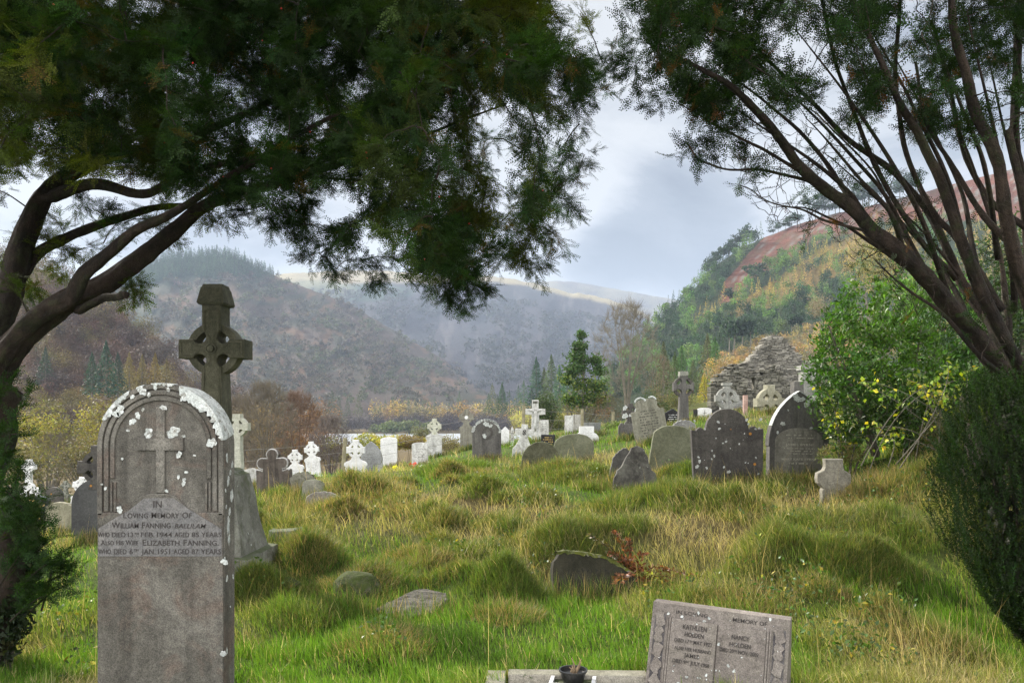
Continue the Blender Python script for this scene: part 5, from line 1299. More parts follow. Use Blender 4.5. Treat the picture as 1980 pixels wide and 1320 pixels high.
def yew_left():
    base = np.array(gp(-60, 5.6)); root = empty('yew_tree', tuple(base), 'old dark yew with arching limbs and dense drooping foliage filling the upper left', 'yew tree')
    rr = np.random.default_rng(3)
    L_ = [limb([(-140, 1290, 5.6), (-110, 1050, 5.6), (-60, 850, 5.7), (-20, 740, 5.7)], .34, .20),
          limb([(-60, 850, 5.7), (0, 705, 5.7), (90, 610, 5.7), (200, 550, 5.8), (300, 480, 6.0), (380, 405, 6.1), (470, 375, 6.2), (620, 330, 6.3), (800, 270, 6.4), (980, 200, 6.5)], .115, .006),
          limb([(-70, 820, 5.6), (20, 640, 5.6), (130, 580, 5.5), (170, 520, 5.5), (260, 450, 5.5), (330, 415, 5.4), (460, 330, 5.3), (650, 220, 5.2), (860, 120, 5.1)], .07, .006),
          limb([(-100, 900, 5.9), (-30, 700, 6.0), (20, 560, 6.1), (60, 400, 6.2), (120, 340, 6.2), (230, 290, 6.2), (330, 285, 6.1), (520, 200, 5.9), (760, 60, 5.7)], .12, .008),
          limb([(20, 560, 6.1), (80, 480, 6.3), (180, 440, 6.5), (300, 400, 6.7), (430, 395, 6.9), (560, 340, 7.1), (700, 350, 7.3), (800, 345, 7.5)], .05, .004),
          limb([(80, 380, 6.2), (180, 350, 6.0), (280, 380, 5.8), (360, 330, 5.6), (520, 300, 5.4)], .05, .015),
          limb([(150, 600, 5.6), (200, 575, 5.5), (245, 570, 5.4)], .03, .022)]
    poly = [(-260, -420), (1040, -420), (1070, -100), (1078, 0), (1072, 60), (1092, 120), (1160, 112), (1120, 175), (1070, 215), (1095, 300), (1078, 400), (1045, 440), (1010, 470), (960, 490), (880, 525), (800, 500), (740, 500), (660, 500), (590, 440), (520, 400), (440, 375), (380, 365), (300, 340), (200, 330), (100, 320), (0, 310), (-100, 380), (-260, 420)]
    n = 1950; pxs = rr.uniform(-240, 1200, n * 2); pys = rr.uniform(-400, 540, n * 2); k = inpoly(pxs, pys, poly)
    pxs, pys = pxs[k][:n], pys[k][:n]
    hole = fbm(pxs / 70, pys / 45, 91, 3); keep = (hole > .34 + .05 * sstep(150, 420, pys) + .06 * sstep(650, 1050, pxs)) | (pys < 150)
    pxs, pys = pxs[keep], pys[keep]
    Y = 5.9 + rr.normal(size=len(pxs)) * .85; Y = np.clip(Y, 3.9, 8.2)
    T = np.stack(P(pxs, pys, Y), 1)
    # hanging tips round the lower and right edge
    ex = [(1195, 100, 6.5), (1180, 140, 6.5), (1165, 120, 6.6), (1125, 30, 6.6), (1140, 180, 6.4), (1120, 240, 6.4), (1130, 300, 6.3), (1120, 330, 6.2), (1105, 400, 6.2), (1080, 455, 6.2), (1040, 515, 6.1), (1010, 500, 6.1), (935, 555, 6.0), (890, 580, 6.0), (860, 560, 6.0), (870, 540, 5.9), (905, 545, 6), (650, 520, 5.9), (730, 525, 5.9), (700, 505, 5.9), (600, 495, 5.9), (560, 430, 6), (530, 420, 6), (420, 430, 6), (590, 450, 6), (640, 480, 6), (450, 405, 6), (500, 400, 6), (760, 500, 6), (800, 530, 6), (840, 520, 6), (960, 500, 6),
          (90, 470, 6.2), (140, 490, 6.3), (200, 470, 6.3), (240, 430, 6.2), (300, 430, 6.3), (120, 520, 6.3), (320, 390, 6.3), (260, 560, 5.9), (60, 560, 6.4), (40, 460, 6.3), (210, 400, 6.4), (160, 395, 6.2), (110, 430, 6.4), (-30, 520, 5.4), (20, 520, 6.5), (330, 455, 6.2)]
    T = np.concatenate([T, np.array([P(*e) for e in ex])])
    tubes, tips = growth(L_, T, 5, r_tip=.0028, r_gain=.009, lift=.16)
    wood('trunk', L_, BARK, root, base)
    V, Fq = tubes_np(tubes, 4); npmesh('branches', V - base, Fq, BARK, parent=root, smooth=True)
    Ps = []; Ds = []
    for p, d, f, ll in tips:
        if f < .3: continue
        for _ in range(4 if f < .99 else 6):
            Ps.append(p + rr.normal(size=3) * .03); q = d * .75 + rr.normal(size=3) * .55 + np.array([0, 0, -.22]); Ds.append(q)
    Ps = np.array(Ps); Ds = np.array(Ds)
    V, Fq, ix = sprays(Ps, Ds, rr, TM)
    n = len(Ps); tint = fbm(Ps[:, 0] * 1.3, Ps[:, 2] * 1.3 + Ps[:, 1], 17, 3); 
    c = jit((.015, .032, .008), n, .25) + np.clip(tint - .5, 0, 1)[:, None] * np.array([.20, .17, .012])
    br = rr.random(n) < .03; c[br] = [.06, .04, .008]
    npmesh('crown', V - base, Fq, YEW, c[ix].clip(0.004, .5), parent=root)
    # scarlet arils
    b = Ps[rr.integers(0, n, 260)] + rr.normal(size=(260, 3)) * .04; b = b[(b[:, 1] < 6.3)]
    o = np.array([[1, 0, 0], [-1, 0, 0], [0, 1, 0], [0, -1, 0], [0, 0, 1], [0, 0, -1]]) * .0065; f = np.array([[0, 2, 4], [2, 1, 4], [1, 3, 4], [3, 0, 4], [2, 0, 5], [1, 2, 5], [3, 1, 5], [0, 3, 5]])
    V = (b[:, None] + o).reshape(-1, 3); Fq = (f[None] + 6 * np.arange(len(b))[:, None, None]).reshape(-1, 3)
    q = npmesh('berries', V - base, Fq, plain('red_aril', (.45, .03, .02), .4), parent=root); q['kind'] = 'stuff'
yew_left()
def yew_right():
    base = np.array(gp(2080, 6.2)); root = empty('yew_tree', tuple(base), 'many stemmed yew leaning in from the right with fanned bare limbs and leafy tips', 'yew tree')
    rr = np.random.default_rng(8)
    A = (2150, 1080, 6.2)
    def lb(pts, r0, r1): return limb(pts, r0 * (.43 if r0 > .04 else .66), r1 * .6, wob=.03)
    L_ = [lb([A, (2060, 900, 6.1), (1975, 745, 6.0), (1880, 640, 5.9), (1790, 540, 5.8), (1690, 450, 5.7), (1640, 390, 5.6), (1560, 340, 5.5), (1500, 250, 5.4), (1420, 170, 5.3), (1330, 120, 5.3), (1260, 90, 5.3)], .22, .012),
          lb([(1975, 745, 6.0), (1930, 650, 6.2), (1850, 540, 6.4), (1800, 420, 6.5), (1730, 330, 6.6), (1640, 270, 6.7), (1560, 190, 6.8), (1480, 110, 6.8), (1380, 30, 6.8)], .10, .014),
          lb([(2020, 790, 5.9), (1960, 680, 5.6), (1890, 560, 5.4), (1850, 420, 5.2), (1800, 310, 5.1), (1740, 200, 5.0), (1690, 90, 5.0), (1620, -60, 5.0)], .12, .02),
          lb([(1850, 540, 6.4), (1780, 470, 6.2), (1700, 340, 6.0), (1650, 220, 5.9), (1610, 100, 5.8), (1580, -40, 5.8)], .055, .015),
          lb([(2060, 850, 5.8), (2010, 660, 5.4), (1960, 480, 5.1), (1930, 330, 4.9), (1880, 200, 4.8), (1850, 60, 4.7), (1830, -90, 4.7)], .13, .03),
          lb([(2100, 900, 6.4), (2040, 620, 6.4), (2000, 450, 6.4), (1960, 300, 6.3), (1970, 100, 6.2), (1990, -100, 6.1)], .14, .04),
          lb([(1690, 450, 5.7), (1600, 430, 5.6), (1540, 400, 5.5), (1490, 395, 5.4), (1440, 360, 5.4)], .016, .004),
          lb([(1640, 390, 5.6), (1560, 350, 5.6), (1470, 325, 5.6), (1400, 330, 5.6), (1350, 310, 5.6), (1325, 270, 5.6)], .022, .004),
          lb([(1560, 340, 5.5), (1480, 290, 5.5), (1400, 250, 5.5), (1340, 215, 5.5), (1290, 190, 5.5)], .02, .004),
          lb([(1790, 540, 5.8), (1730, 500, 5.9), (1640, 440, 6.1), (1560, 400, 6.2), (1500, 400, 6.2)], .03, .004),
          lb([(1880, 640, 5.9), (1830, 580, 6.3), (1760, 480, 6.6), (1720, 400, 6.8), (1690, 330, 6.9), (1600, 240, 7.0)], .05, .01),
          lb([(1940, 600, 5.5), (1870, 480, 5.6), (1810, 420, 5.7), (1750, 300, 5.8), (1730, 150, 5.8), (1740, 0, 5.8)], .06, .02),
          lb([(1960, 480, 5.1), (1900, 420, 5.2), (1850, 330, 5.3), (1790, 240, 5.4), (1770, 120, 5.4)], .05, .015),
          lb([(2000, 450, 6.4), (1920, 400, 6.4), (1860, 300, 6.4), (1840, 180, 6.4), (1800, 40, 6.4)], .06, .02),
          lb([(1975, 745, 6.0), (1900, 700, 5.7), (1830, 610, 5.5), (1740, 550, 5.4), (1690, 500, 5.3)], .05, .006),
          *[lb([(a, b_, 6.0), (a - .30 * (a - c_) + 20, b_ - .38 * (b_ - d_), 5.9 + e), (a - .62 * (a - c_), b_ - .75 * (b_ - d_) + 10, 5.8 + e), (c_, d_, 5.7 + e)], .034, .006) for a, b_, c_, d_, e in ((1800, 545, 1470, 130, .3), (1840, 590, 1540, 60, -.4), (1700, 455, 1420, 210, .1), (1880, 540, 1660, 20, -.2), (1900, 560, 1720, 90, .5), (1930, 500, 1790, 40, -.3), (1880, 630, 1600, 300, .4), (1950, 650, 1830, 180, .2), (1990, 650, 1900, 60, .6), (1960, 600, 1870, 20, -.5), (1760, 520, 1560, 230, -.2), (1930, 680, 1720, 380, .5), (2010, 600, 1960, 40, .3), (1650, 400, 1380, 120, .3))],
          lb([(2040, 700, 5.2), (1990, 560, 5.0), (1985, 400, 4.9), (1950, 250, 4.9)], .07, .03)]
    poly = [(1265, -420), (1262, 60), (1262, 105), (1305, 150), (1330, 200), (1400, 250), (1460, 260), (1520, 260), (1600, 330), (1660, 260), (1760, 250), (1860, 290), (1990, 330), (2200, 350), (2200, -420)]
    n = 1500; pxs = rr.uniform(1215, 2200, n * 2); pys = rr.uniform(-400, 420, n * 2); k = inpoly(pxs, pys, poly)
    hole = fbm(pxs / 60, pys / 60, 95, 3); k &= (hole > .41 + .15 * sstep(40, 240, pys) * sstep(1360, 1540, pxs) + .03 * sstep(1500, 1700, pxs)) | (pys < -20)
    pxs, pys = pxs[k][:n], pys[k][:n]
    Y = np.clip(5.8 + rr.normal(size=len(pxs)) * .75, 4.2, 8)
    T = np.stack(P(pxs, pys, Y), 1)
    ex = [(1225, 160, 5.4), (1230, 125, 5.3), (1240, 60, 5.4), (1225, 20, 5.5), (1272, 195, 5.5), (1300, 185, 5.5), (1340, 190, 5.5), (1345, 300, 5.6), (1330, 290, 5.6), (1380, 300, 5.6), (1420, 230, 5.5), (1440, 300, 5.6), (1380, 260, 5.6), (1460, 330, 5.6)]
    T = np.concatenate([T, np.array([P(*e) for e in ex])])
    tubes, tips = growth(L_, T, 6, r_tip=.003, r_gain=.009, lift=.02)
    # bare twigs, from the limbs outwards
    m = 640; bx = rr.uniform(1380, 1990, m * 3); by = rr.uniform(220, 700, m * 3)
    lo = np.interp(bx, [1380, 1450, 1500, 1600, 1700, 1800, 1990], [290, 400, 440, 470, 540, 640, 760]); kk = (by < lo) & (by > lo - 260); bx, by = bx[kk][:m], by[kk][:m]
    TB = np.stack(P(bx, by, rr.uniform(5, 6.8, len(bx))), 1)
    exb = np.array([P(*e) for e in [(1445, 370, 5.4), (1500, 352, 5.5), (1495, 420, 5.5), (1530, 350, 5.6), (1545, 372, 5.6), (1575, 400, 5.6), (1520, 375, 5.5), (1480, 385, 5.5), (1340, 255, 5.6), (1380, 240, 5.6), (1600, 400, 5.7), (1640, 360, 5.7)]])
    tb2, tp2 = growth(L_, np.concatenate([TB, exb]), 9, r_tip=.0022, r_gain=.0065, lift=-.12)
    wood('trunk', L_, BARK, root, base)
    V, Fq = tubes_np(tubes + tb2, 4); npmesh('branches', V - base, Fq, BARK, parent=root, smooth=True)
    Ps = []; Ds = []
    for p, d, f, ll in tips:
        if f < .45: continue
        if p[0] / p[1] * F + CX > 1480 and rr.random() < .38: continue
        for _ in range(4 if f < .99 else 6):
            Ps.append(p + rr.normal(size=3) * .04); Ds.append(d * .8 + rr.normal(size=3) * .5 + np.array([-.05, 0, .12]))
    for p, d, f, ll in tp2:
        if f > .9 and rr.random() < .3: Ps.append(p); Ds.append(d + rr.normal(size=3) * .4)
    Ps = np.array(Ps); Ds = np.array(Ds)
    V, Fq, ix = sprays(Ps, Ds, rr, TM_S, (.7, 1.15), roll=.9)
    c = jit((.015, .030, .009), len(Ps), .25)
    red = rr.random(len(Ps)) < .03; c[red] = [.08, .035, .012]
    npmesh('crown', V - base, Fq, YEW, c[ix].clip(.004, .5), parent=root)
yew_right()
def irish_yew():
    base = np.array(gp(2012, 5.3)); root = empty('yew_bush', tuple(base), 'dense upright dark green yew bush at the lower right edge', 'bush'); rr = np.random.default_rng(2)
    prof = [(0, .06), (.25, .26), (.5, .42), (.8, .58), (1.15, .62), (1.5, .52), (1.75, .34), (1.82, .1)]   # radius by height
    N = 5200; h = rr.random(N) ** .9 * 1.75; a = rr.random(N) * 6.283; lump = 1 + .10 * np.sin(a * 5 + h * 3) + .10 * (fbm(a * 2, h * 3, 4) - .5) * 2
    rad = np.interp(h, [p[0] for p in prof], [p[1] for p in prof]) * lump * (1 - .5 * rr.random(N) ** 2)
    Ps = np.stack([np.cos(a) * rad, np.sin(a) * rad, h], 1) ; Ds = np.stack([np.cos(a) * .35, np.sin(a) * .35, np.ones(N)], 1) + rr.normal(size=(N, 3)) * .22
    tm = []
    for s in range(5):
        r = np.random.default_rng(50 + s); V = []; L2 = .17
        for k in range(34):
            an = r.uniform(0, 6.28); b = np.array([L2 * k / 34, 0, 0]); nd = np.array([.55, math.cos(an), math.sin(an)]); nd /= np.linalg.norm(nd); q = np.cross(nd, r.normal(size=3)); q /= np.linalg.norm(q)
            ln = .024 * (1 - .3 * k / 34); V.append([b - q * .0028, b + q * .0028, b + nd * ln])
        tm.append(np.array(V))
    V, Fq, ix = sprays(Ps, Ds, rr, tm, (.8, 1.3)); c = jit((.014, .028, .008), N, .25); c[rr.random(N) < .05] *= [2.2, 1.5, .8]
    npmesh('foliage', V, Fq, YEW, c[ix].clip(.004, .4), parent=root)
    mb = MB()
    for i in range(9):
        an = i * .7; mb.tube([(.04 * math.cos(an), .04 * math.sin(an), -.1), (.12 * math.cos(an), .12 * math.sin(an), .5), (.30 * math.cos(an), .30 * math.sin(an), 1.3)], [.035, .022, .008], 6)
    mb.build('stems', BARK, root, smooth=True)
    # dark filling wood inside is the stems' own dead twigs
    V, Fq = rtris(np.stack([np.cos(a[:1500]) * rad[:1500] * .55, np.sin(a[:1500]) * rad[:1500] * .55, h[:1500] * .95], 1), np.full(1500, .12), asp=.5)
    npmesh('inner_twigs', V, Fq, leafmat('dead_twigs', 0, .3, c=(.02, .022, .012)), parent=root)
irish_yew()
def young_yew():
    base = np.array(gp(25, 4.7)); root = empty('young_yew', tuple(base), 'young yew shoots growing beside a twisted old root at the left edge', 'yew sapling'); rr = np.random.default_rng(12)
    Z = lambda q: np.array(P(*q)) - base
    L_ = [limb([(-70, 1330, 4.8), (-30, 1180, 4.8), (10, 1100, 4.75), (-20, 1000, 4.8), (-60, 900, 4.9)], .17, .08)]
    wood('root', L_, BARK, root, base)
    sh = []
    for p0, p1 in (((0, 1010, 4.6), (40, 905, 4.5)), ((-30, 980, 4.6), (45, 770, 4.5)), ((10, 1040, 4.6), (95, 960, 4.4)), ((20, 1080, 4.5), (70, 985, 4.4)), ((-10, 900, 4.7), (20, 880, 4.6)), ((40, 1100, 4.5), (105, 1040, 4.4)), ((50, 1120, 4.5), (125, 1080, 4.4)), ((60, 1150, 4.5), (145, 1100, 4.4)), ((-20, 1060, 4.6), (30, 960, 4.5)), ((30, 1060, 4.5), (62, 1010, 4.4)), ((60, 1180, 4.45), (130, 1130, 4.4)), ((30, 1150, 4.45), (90, 1090, 4.3)), ((-60, 830, 4.7), (15, 740, 4.6)), ((0, 1130, 4.5), (50, 1060, 4.4)), ((-40, 950, 4.5), (10, 1000, 4.3)), ((20, 1200, 4.5), (90, 1150, 4.3)), ((-20, 930, 4.6), (55, 1000, 4.4)), ((80, 1180, 4.5), (100, 1100, 4.4)), ((-30, 860, 4.6), (40, 840, 4.5))):
        a, b = np.array(P(*p0)), np.array(P(*p1)); m_ = (a + b) / 2 + [.02, 0, .05]; t = np.linspace(0, 1, 8)[:, None]; sh.append(((1 - t) ** 2 * a + 2 * t * (1 - t) * m_ + t ** 2 * b, np.linspace(.006, .002, 8)))
    V, Fq = tubes_np(sh, 5); npmesh('shoots', V - base, Fq, BARK, parent=root, smooth=True)
    Ps = []; Ds = []
    for path, _ in sh:
        for k in range(1, 8):
            d = path[k] - path[k - 1]
            for _ in range(4): Ps.append(path[k] + rr.normal(size=3) * .012); Ds.append(d / np.linalg.norm(d) + rr.normal(size=3) * .55 + [0, 0, .15])
    Ps = np.array(Ps); V, Fq, ix = sprays(Ps, np.array(Ds), rr, TM_S, (.6, 1.0), roll=.4)
    npmesh('needles', V - base, Fq, YEW, jit((.020, .042, .012), len(Ps), .2)[ix].clip(.004, .3), parent=root)
young_yew()
LEAF = leafmat('glossy_leaf', .30, .40, .42, .4, tgain=(1.4, 1.6, .5))
def leaf_quads(Ps, Ds, rr, L_, wd, col, fold=.25):
    """pointed leaves, two triangles folded at the midrib each side"""
    n = len(Ps); M = frames(Ds, rr, roll=.8); t = np.array([[0, 0, 0], [.45, .5, fold * .5], [1, 0, -.08], [.45, -.5, fold * .5], [.5, 0, 0]])
    T = t[None] * np.stack([L_, wd, wd], 1)[:, None]; V = np.einsum('nij,nkj->nki', M, T) + Ps[:, None]
    f = np.array([[0, 4, 1], [4, 2, 1], [0, 3, 4], [3, 2, 4]]); return V.reshape(-1, 3), (f[None] + 5 * np.arange(n)[:, None, None]).reshape(-1, 3), np.repeat(col, 5, 0)
def laurel():
    Y0 = 10.2; base = np.array(gp(1735, Y0)); root = empty('laurel_bush', tuple(base), 'big glossy bright green laurel bush right of the pointed headstone', 'bush'); rr = np.random.default_rng(4)
    k = Y0 / F; tub = []; Ps = []; Ds = []; Cl = []; Ls = []
    sil = [(1575, 760), (1562, 700), (1590, 640), (1620, 590), (1650, 560), (1700, 555), (1760, 530), (1830, 530), (1880, 560), (1900, 640), (1930, 700), (1920, 800), (1860, 860), (1760, 870), (1660, 850), (1620, 880), (1590, 820)]
    n = 620; px = rr.uniform(1555, 1950, n * 3); py = rr.uniform(520, 885, n * 3); q = inpoly(px, py, sil); px, py = px[q][:n], py[q][:n]
    dep = rr.uniform(-1.0, 1.0, len(px)) * .9; edge = 1 - ((px - 1745) / 210) ** 2 * .7; 
    T = np.stack(P(px, py, Y0 + dep * edge), 1)
    ex = np.array([P(*e) for e in [(1630, 570, Y0), (1655, 545, Y0), (1600, 600, Y0), (1582, 650, Y0 - .3), (1560, 720, Y0 - .3), (1690, 540, Y0), (1735, 525, Y0), (1775, 515, Y0), (1820, 510, Y0), (1665, 700, 9.2), (1570, 790, 9.8)]])
    T = np.concatenate([T, ex])
    stems = [(np.array([base + [x, y, 0], base + [x * 2.2, y * 2, .9], base + [x * 3.2, y * 3, 1.6]]), [.03, .02, .01]) for x, y in ((-.3, 0), (.2, .1), (0, -.2), (.35, -.1), (-.15, .2), (-.35, -.2))]
    tubes, tips = growth(stems, T, 3, r_tip=.003, r_gain=.006, lift=-.1)
    V, Fq = tubes_np([(p, np.array(r)) for p, r in stems] + tubes, 5); npmesh('stems', V - base, Fq, BARK2, parent=root, smooth=True)
    for p, d, f, ll in tips:
        if f < .4: continue
        for _ in range(8 if f < .95 else 15):
            Ps.append(p + rr.normal(size=3) * .05); Ds.append(d * .5 + rr.normal(size=3) * .55 + [0, 0, .35])
    Ps = np.array(Ps); Ds = np.array(Ds); n = len(Ps)
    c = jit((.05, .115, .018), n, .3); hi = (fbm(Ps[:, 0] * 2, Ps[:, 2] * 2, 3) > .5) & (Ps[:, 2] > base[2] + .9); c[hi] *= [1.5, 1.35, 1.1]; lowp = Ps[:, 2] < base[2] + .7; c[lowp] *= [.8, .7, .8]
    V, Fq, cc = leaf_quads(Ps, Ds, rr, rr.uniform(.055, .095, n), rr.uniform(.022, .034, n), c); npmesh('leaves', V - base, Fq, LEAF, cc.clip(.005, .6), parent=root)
    # bramble with yellowing leaves straggling over the front of it
    b2 = np.array(gp(1790, 8.9)); r2 = empty('bramble', tuple(b2), 'straggling bramble with bright yellow leaves in front of the laurel', 'bramble')
    tb = []; Ps = []; Ds = []; 
    for i, (px, py) in enumerate(((1785, 740), (1800, 745), (1770, 750), (1760, 735), (1830, 720), (1845, 760), (1820, 790), (1805, 800), (1850, 735), (1660, 742), (1665, 735), (1680, 830), (1830, 700), (1865, 715), (1700, 860), (1640, 850), (1600, 760), (1590, 810), (1605, 840), (1610, 800))):
        a = b2 + rr.normal(size=3) * [.5, .2, .03]; b = np.array(P(px, py, 8.9 if px > 1640 else 9.8)); 
        if px < 1640: a = np.array(gp(px + 20, 9.8))
        m_ = (a + b) / 2 + [rr.uniform(-.3, .3), -.2, .35]; t = np.linspace(0, 1, 9)[:, None]; path = (1 - t) ** 2 * a + 2 * t * (1 - t) * m_ + t ** 2 * b; tb.append((path, np.linspace(.006, .003, 9)))
        for k_ in range(4, 9):
            for _ in range(5 if k_ > 6 else 2): Ps.append(path[k_] + rr.normal(size=3) * .06); Ds.append(rr.normal(size=3) + [0, -.3, .2])
    V, Fq = tubes_np(tb, 4); npmesh('canes', V - b2, Fq, BARK2, parent=r2, smooth=True)
    Ps = np.array(Ps); n = len(Ps); c = np.where(rr.random((n, 1)) < .35, jit((.5, .45, .03), n, .2), jit((.22, .30, .04), n, .2))
    V, Fq, cc = leaf_quads(Ps, np.array(Ds), rr, rr.uniform(.05, .08, n), rr.uniform(.035, .05, n), c); npmesh('leaves', V - b2, Fq, LEAF, cc.clip(.01, .8), parent=r2)
laurel()
def fern():
    b = np.array(gp(1225, 7.15)); root = empty('dead_fern', tuple(b), 'rusty brown dying fern behind the broken mossy stone', 'fern'); rr = np.random.default_rng(6); tb = []; Ps = []; Ds = []; Cs = []
    for px, py, Y, c in ((1140, 1035, 7.2, 1), (1190, 1030, 7.3, 0), (1215, 1045, 7.2, 0), (1245, 1070, 7.1, 0), (1290, 1100, 7, 0), (1330, 1110, 7, 0), (1335, 1130, 6.9, 0), (1300, 1135, 6.9, 0), (1270, 1120, 6.9, 2), (1195, 1125, 6.6, 0), (1255, 1140, 6.8, 0), (1180, 1070, 7.1, 0), (1235, 1100, 7.0, 0), (1210, 1080, 7.1, 0), (1165, 1050, 7.2, 1)):
        e = np.array(P(px, py, Y)); m_ = (b + e) / 2 + [0, 0, .16]; t = np.linspace(0, 1, 12)[:, None]; path = (1 - t) ** 2 * b + 2 * t * (1 - t) * m_ + t ** 2 * e; tb.append((path, np.linspace(.004, .0015, 12)))
        for k in range(2, 12):
            d = path[k] - path[k - 1]; d /= np.linalg.norm(d); s = np.cross(d, [0, 0.3, 1]); 
            for sg in (-1, 1):
                for j in range(4):
                    l = .07 * (1 - k / 14); Ps.append(path[k] + sg * s * l * (j + .5) / 3 + rr.normal(size=3) * .008); Ds.append(sg * s + d * .5 + rr.normal(size=3) * .4); Cs.append(c)
    V, Fq = tubes_np(tb, 4); npmesh('stalks', V - b, Fq, BARK, parent=root)
    n = len(Ps); Cs = np.array(Cs)[:, None]; c = np.where(Cs == 0, jit((.20, .075, .035), n, .3), np.where(Cs == 1, jit((.12, .10, .03), n), jit((.35, .35, .08), n)))
    V, Fq, cc = leaf_quads(np.array(Ps), np.array(Ds), rr, rr.uniform(.035, .06, n), rr.uniform(.012, .022, n), c); npmesh('fronds', V - b, Fq, LEAF, cc.clip(.01, .8), parent=root)
fern()

# ---------------------------------------------------------------- middle distance trees and bushes
def conifer(px, py, Y, hpx, col, label, wr=.26, k=900, name='conifer', group=None, sz=.2):
    b = np.array(P(px, py, Y)); b[2] = min(b[2], gz(b[0], b[1])) if Y < 90 else b[2]; top = EYE - (py - hpx - H0) / F * Y; h = top - b[2]
    root = empty(name, tuple(b), label, 'conifer', group)
    MB().tube([(0, 0, -.3), (0, 0, h * .5), (0, 0, h * .96)], [h * .018, h * .011, .02], 6).build('trunk', BARK2, root)
    v, f = cone_tree(np.zeros((1, 3)), np.array([h]), np.array([h * wr]), k, sz); npmesh('crown', v, f, FOL, rep(jit(col, 1, .05), k).clip(.004, .6), parent=root); return root
def pine(px, py, Y, hpx, label, group, seed, wr=.34, low=.45):
    rr = np.random.default_rng(seed); b = hE.at(np.array([float(px)]), np.array([float(py)]))[0] if Y is None else np.array(P(px, py, Y)); Yb = b[1]; h = hpx * Yb / F
    root = empty('scots_pine', tuple(b), label, 'pine tree', group); q = MB(); lean = rr.normal() * .05 * h; q.tube([(0, 0, -1), (lean * .4, 0, h * .45), (lean, 0, h * .9)], [h * .022, h * .016, h * .006], 5)
    for i in range(5):
        a = rr.uniform(0, 6.3); z = h * rr.uniform(.5, .85); q.tube([(lean * z / h, 0, z), (lean + math.cos(a) * h * wr * .7, math.sin(a) * h * wr * .7, z + h * .08)], [h * .008, h * .004], 4)
    q.build('trunk', BARK2, root)
    C = []; 
    for i in range(7):
        a = rr.uniform(0, 6.3); r = h * wr * rr.uniform(.1, .75); C.append((lean + r * math.cos(a), r * math.sin(a), h * rr.uniform(low + .08, .97)))
    C = np.array(C); ci = rr.integers(0, 7, 340); d = rr.normal(size=(340, 3)) * [h * wr * .28, h * wr * .28, h * .05]
    v, f = rtris(C[ci] + d, np.full(340, h * .12), asp=.7); npmesh('crown', v, f, FOL, rep(jit((.028, .052, .026), 1, .15), 340).clip(.004, .5), parent=root)
g = 'pines along the ridge of the right hill'
ridge = [(1450,470,24),(1436,478,22),(1424,487,22),(1410,497,22),(1398,508,22),(1386,518,22),(1374,530,20),(1505,450,14),(1518,446,16),(1530,440,18),(1541,438,18),(1495,456,12),(1577,424,33),(1590,420,26),(1603,418,24),(1615,415,26),(1655,404,30),(1668,402,34),(1680,399,32),(1692,396,30),(1705,392,26),(1740,386,28),(1758,380,30),(1775,374,28)]
for i, (px, py, hh) in enumerate(ridge):
    lab = 'dark pine on the skyline where the right hill drops to the valley' if px < 1460 else ('small wind bent pine on the bare bracken ridge, in the first clump' if px < 1560 else 'tall pine on the bracken ridge seen through the right yew branches')
    pine(px, py, None, hh * 1.45, lab, g, 100 + i, .5 if px > 1460 else .36, .35)
for i, (px, py, hh) in enumerate(((1410, 690, 70), (1418, 688, 78), (1434, 682, 66), (1452, 678, 60), (1530, 652, 40), (1545, 648, 38), (1560, 610, 36), (1640, 600, 40))):
    pine(px, py, None, hh, 'tall pine with a pale bare trunk at the foot of the forest behind the ruin' if px < 1500 else 'pine at the forest edge above the ruin gable', 'tall pines at the forest foot' if px < 1500 else 'pines above the gable', 200 + i, .22, .5)
for i, (px, py, hh) in enumerate(((1448, 545, 30), (1470, 545, 34), (1412, 590, 36))): pine(px, py, None, hh, 'isolated pine standing on the red bracken slope', 'pines on the bracken slope', 300 + i, .36, .4)
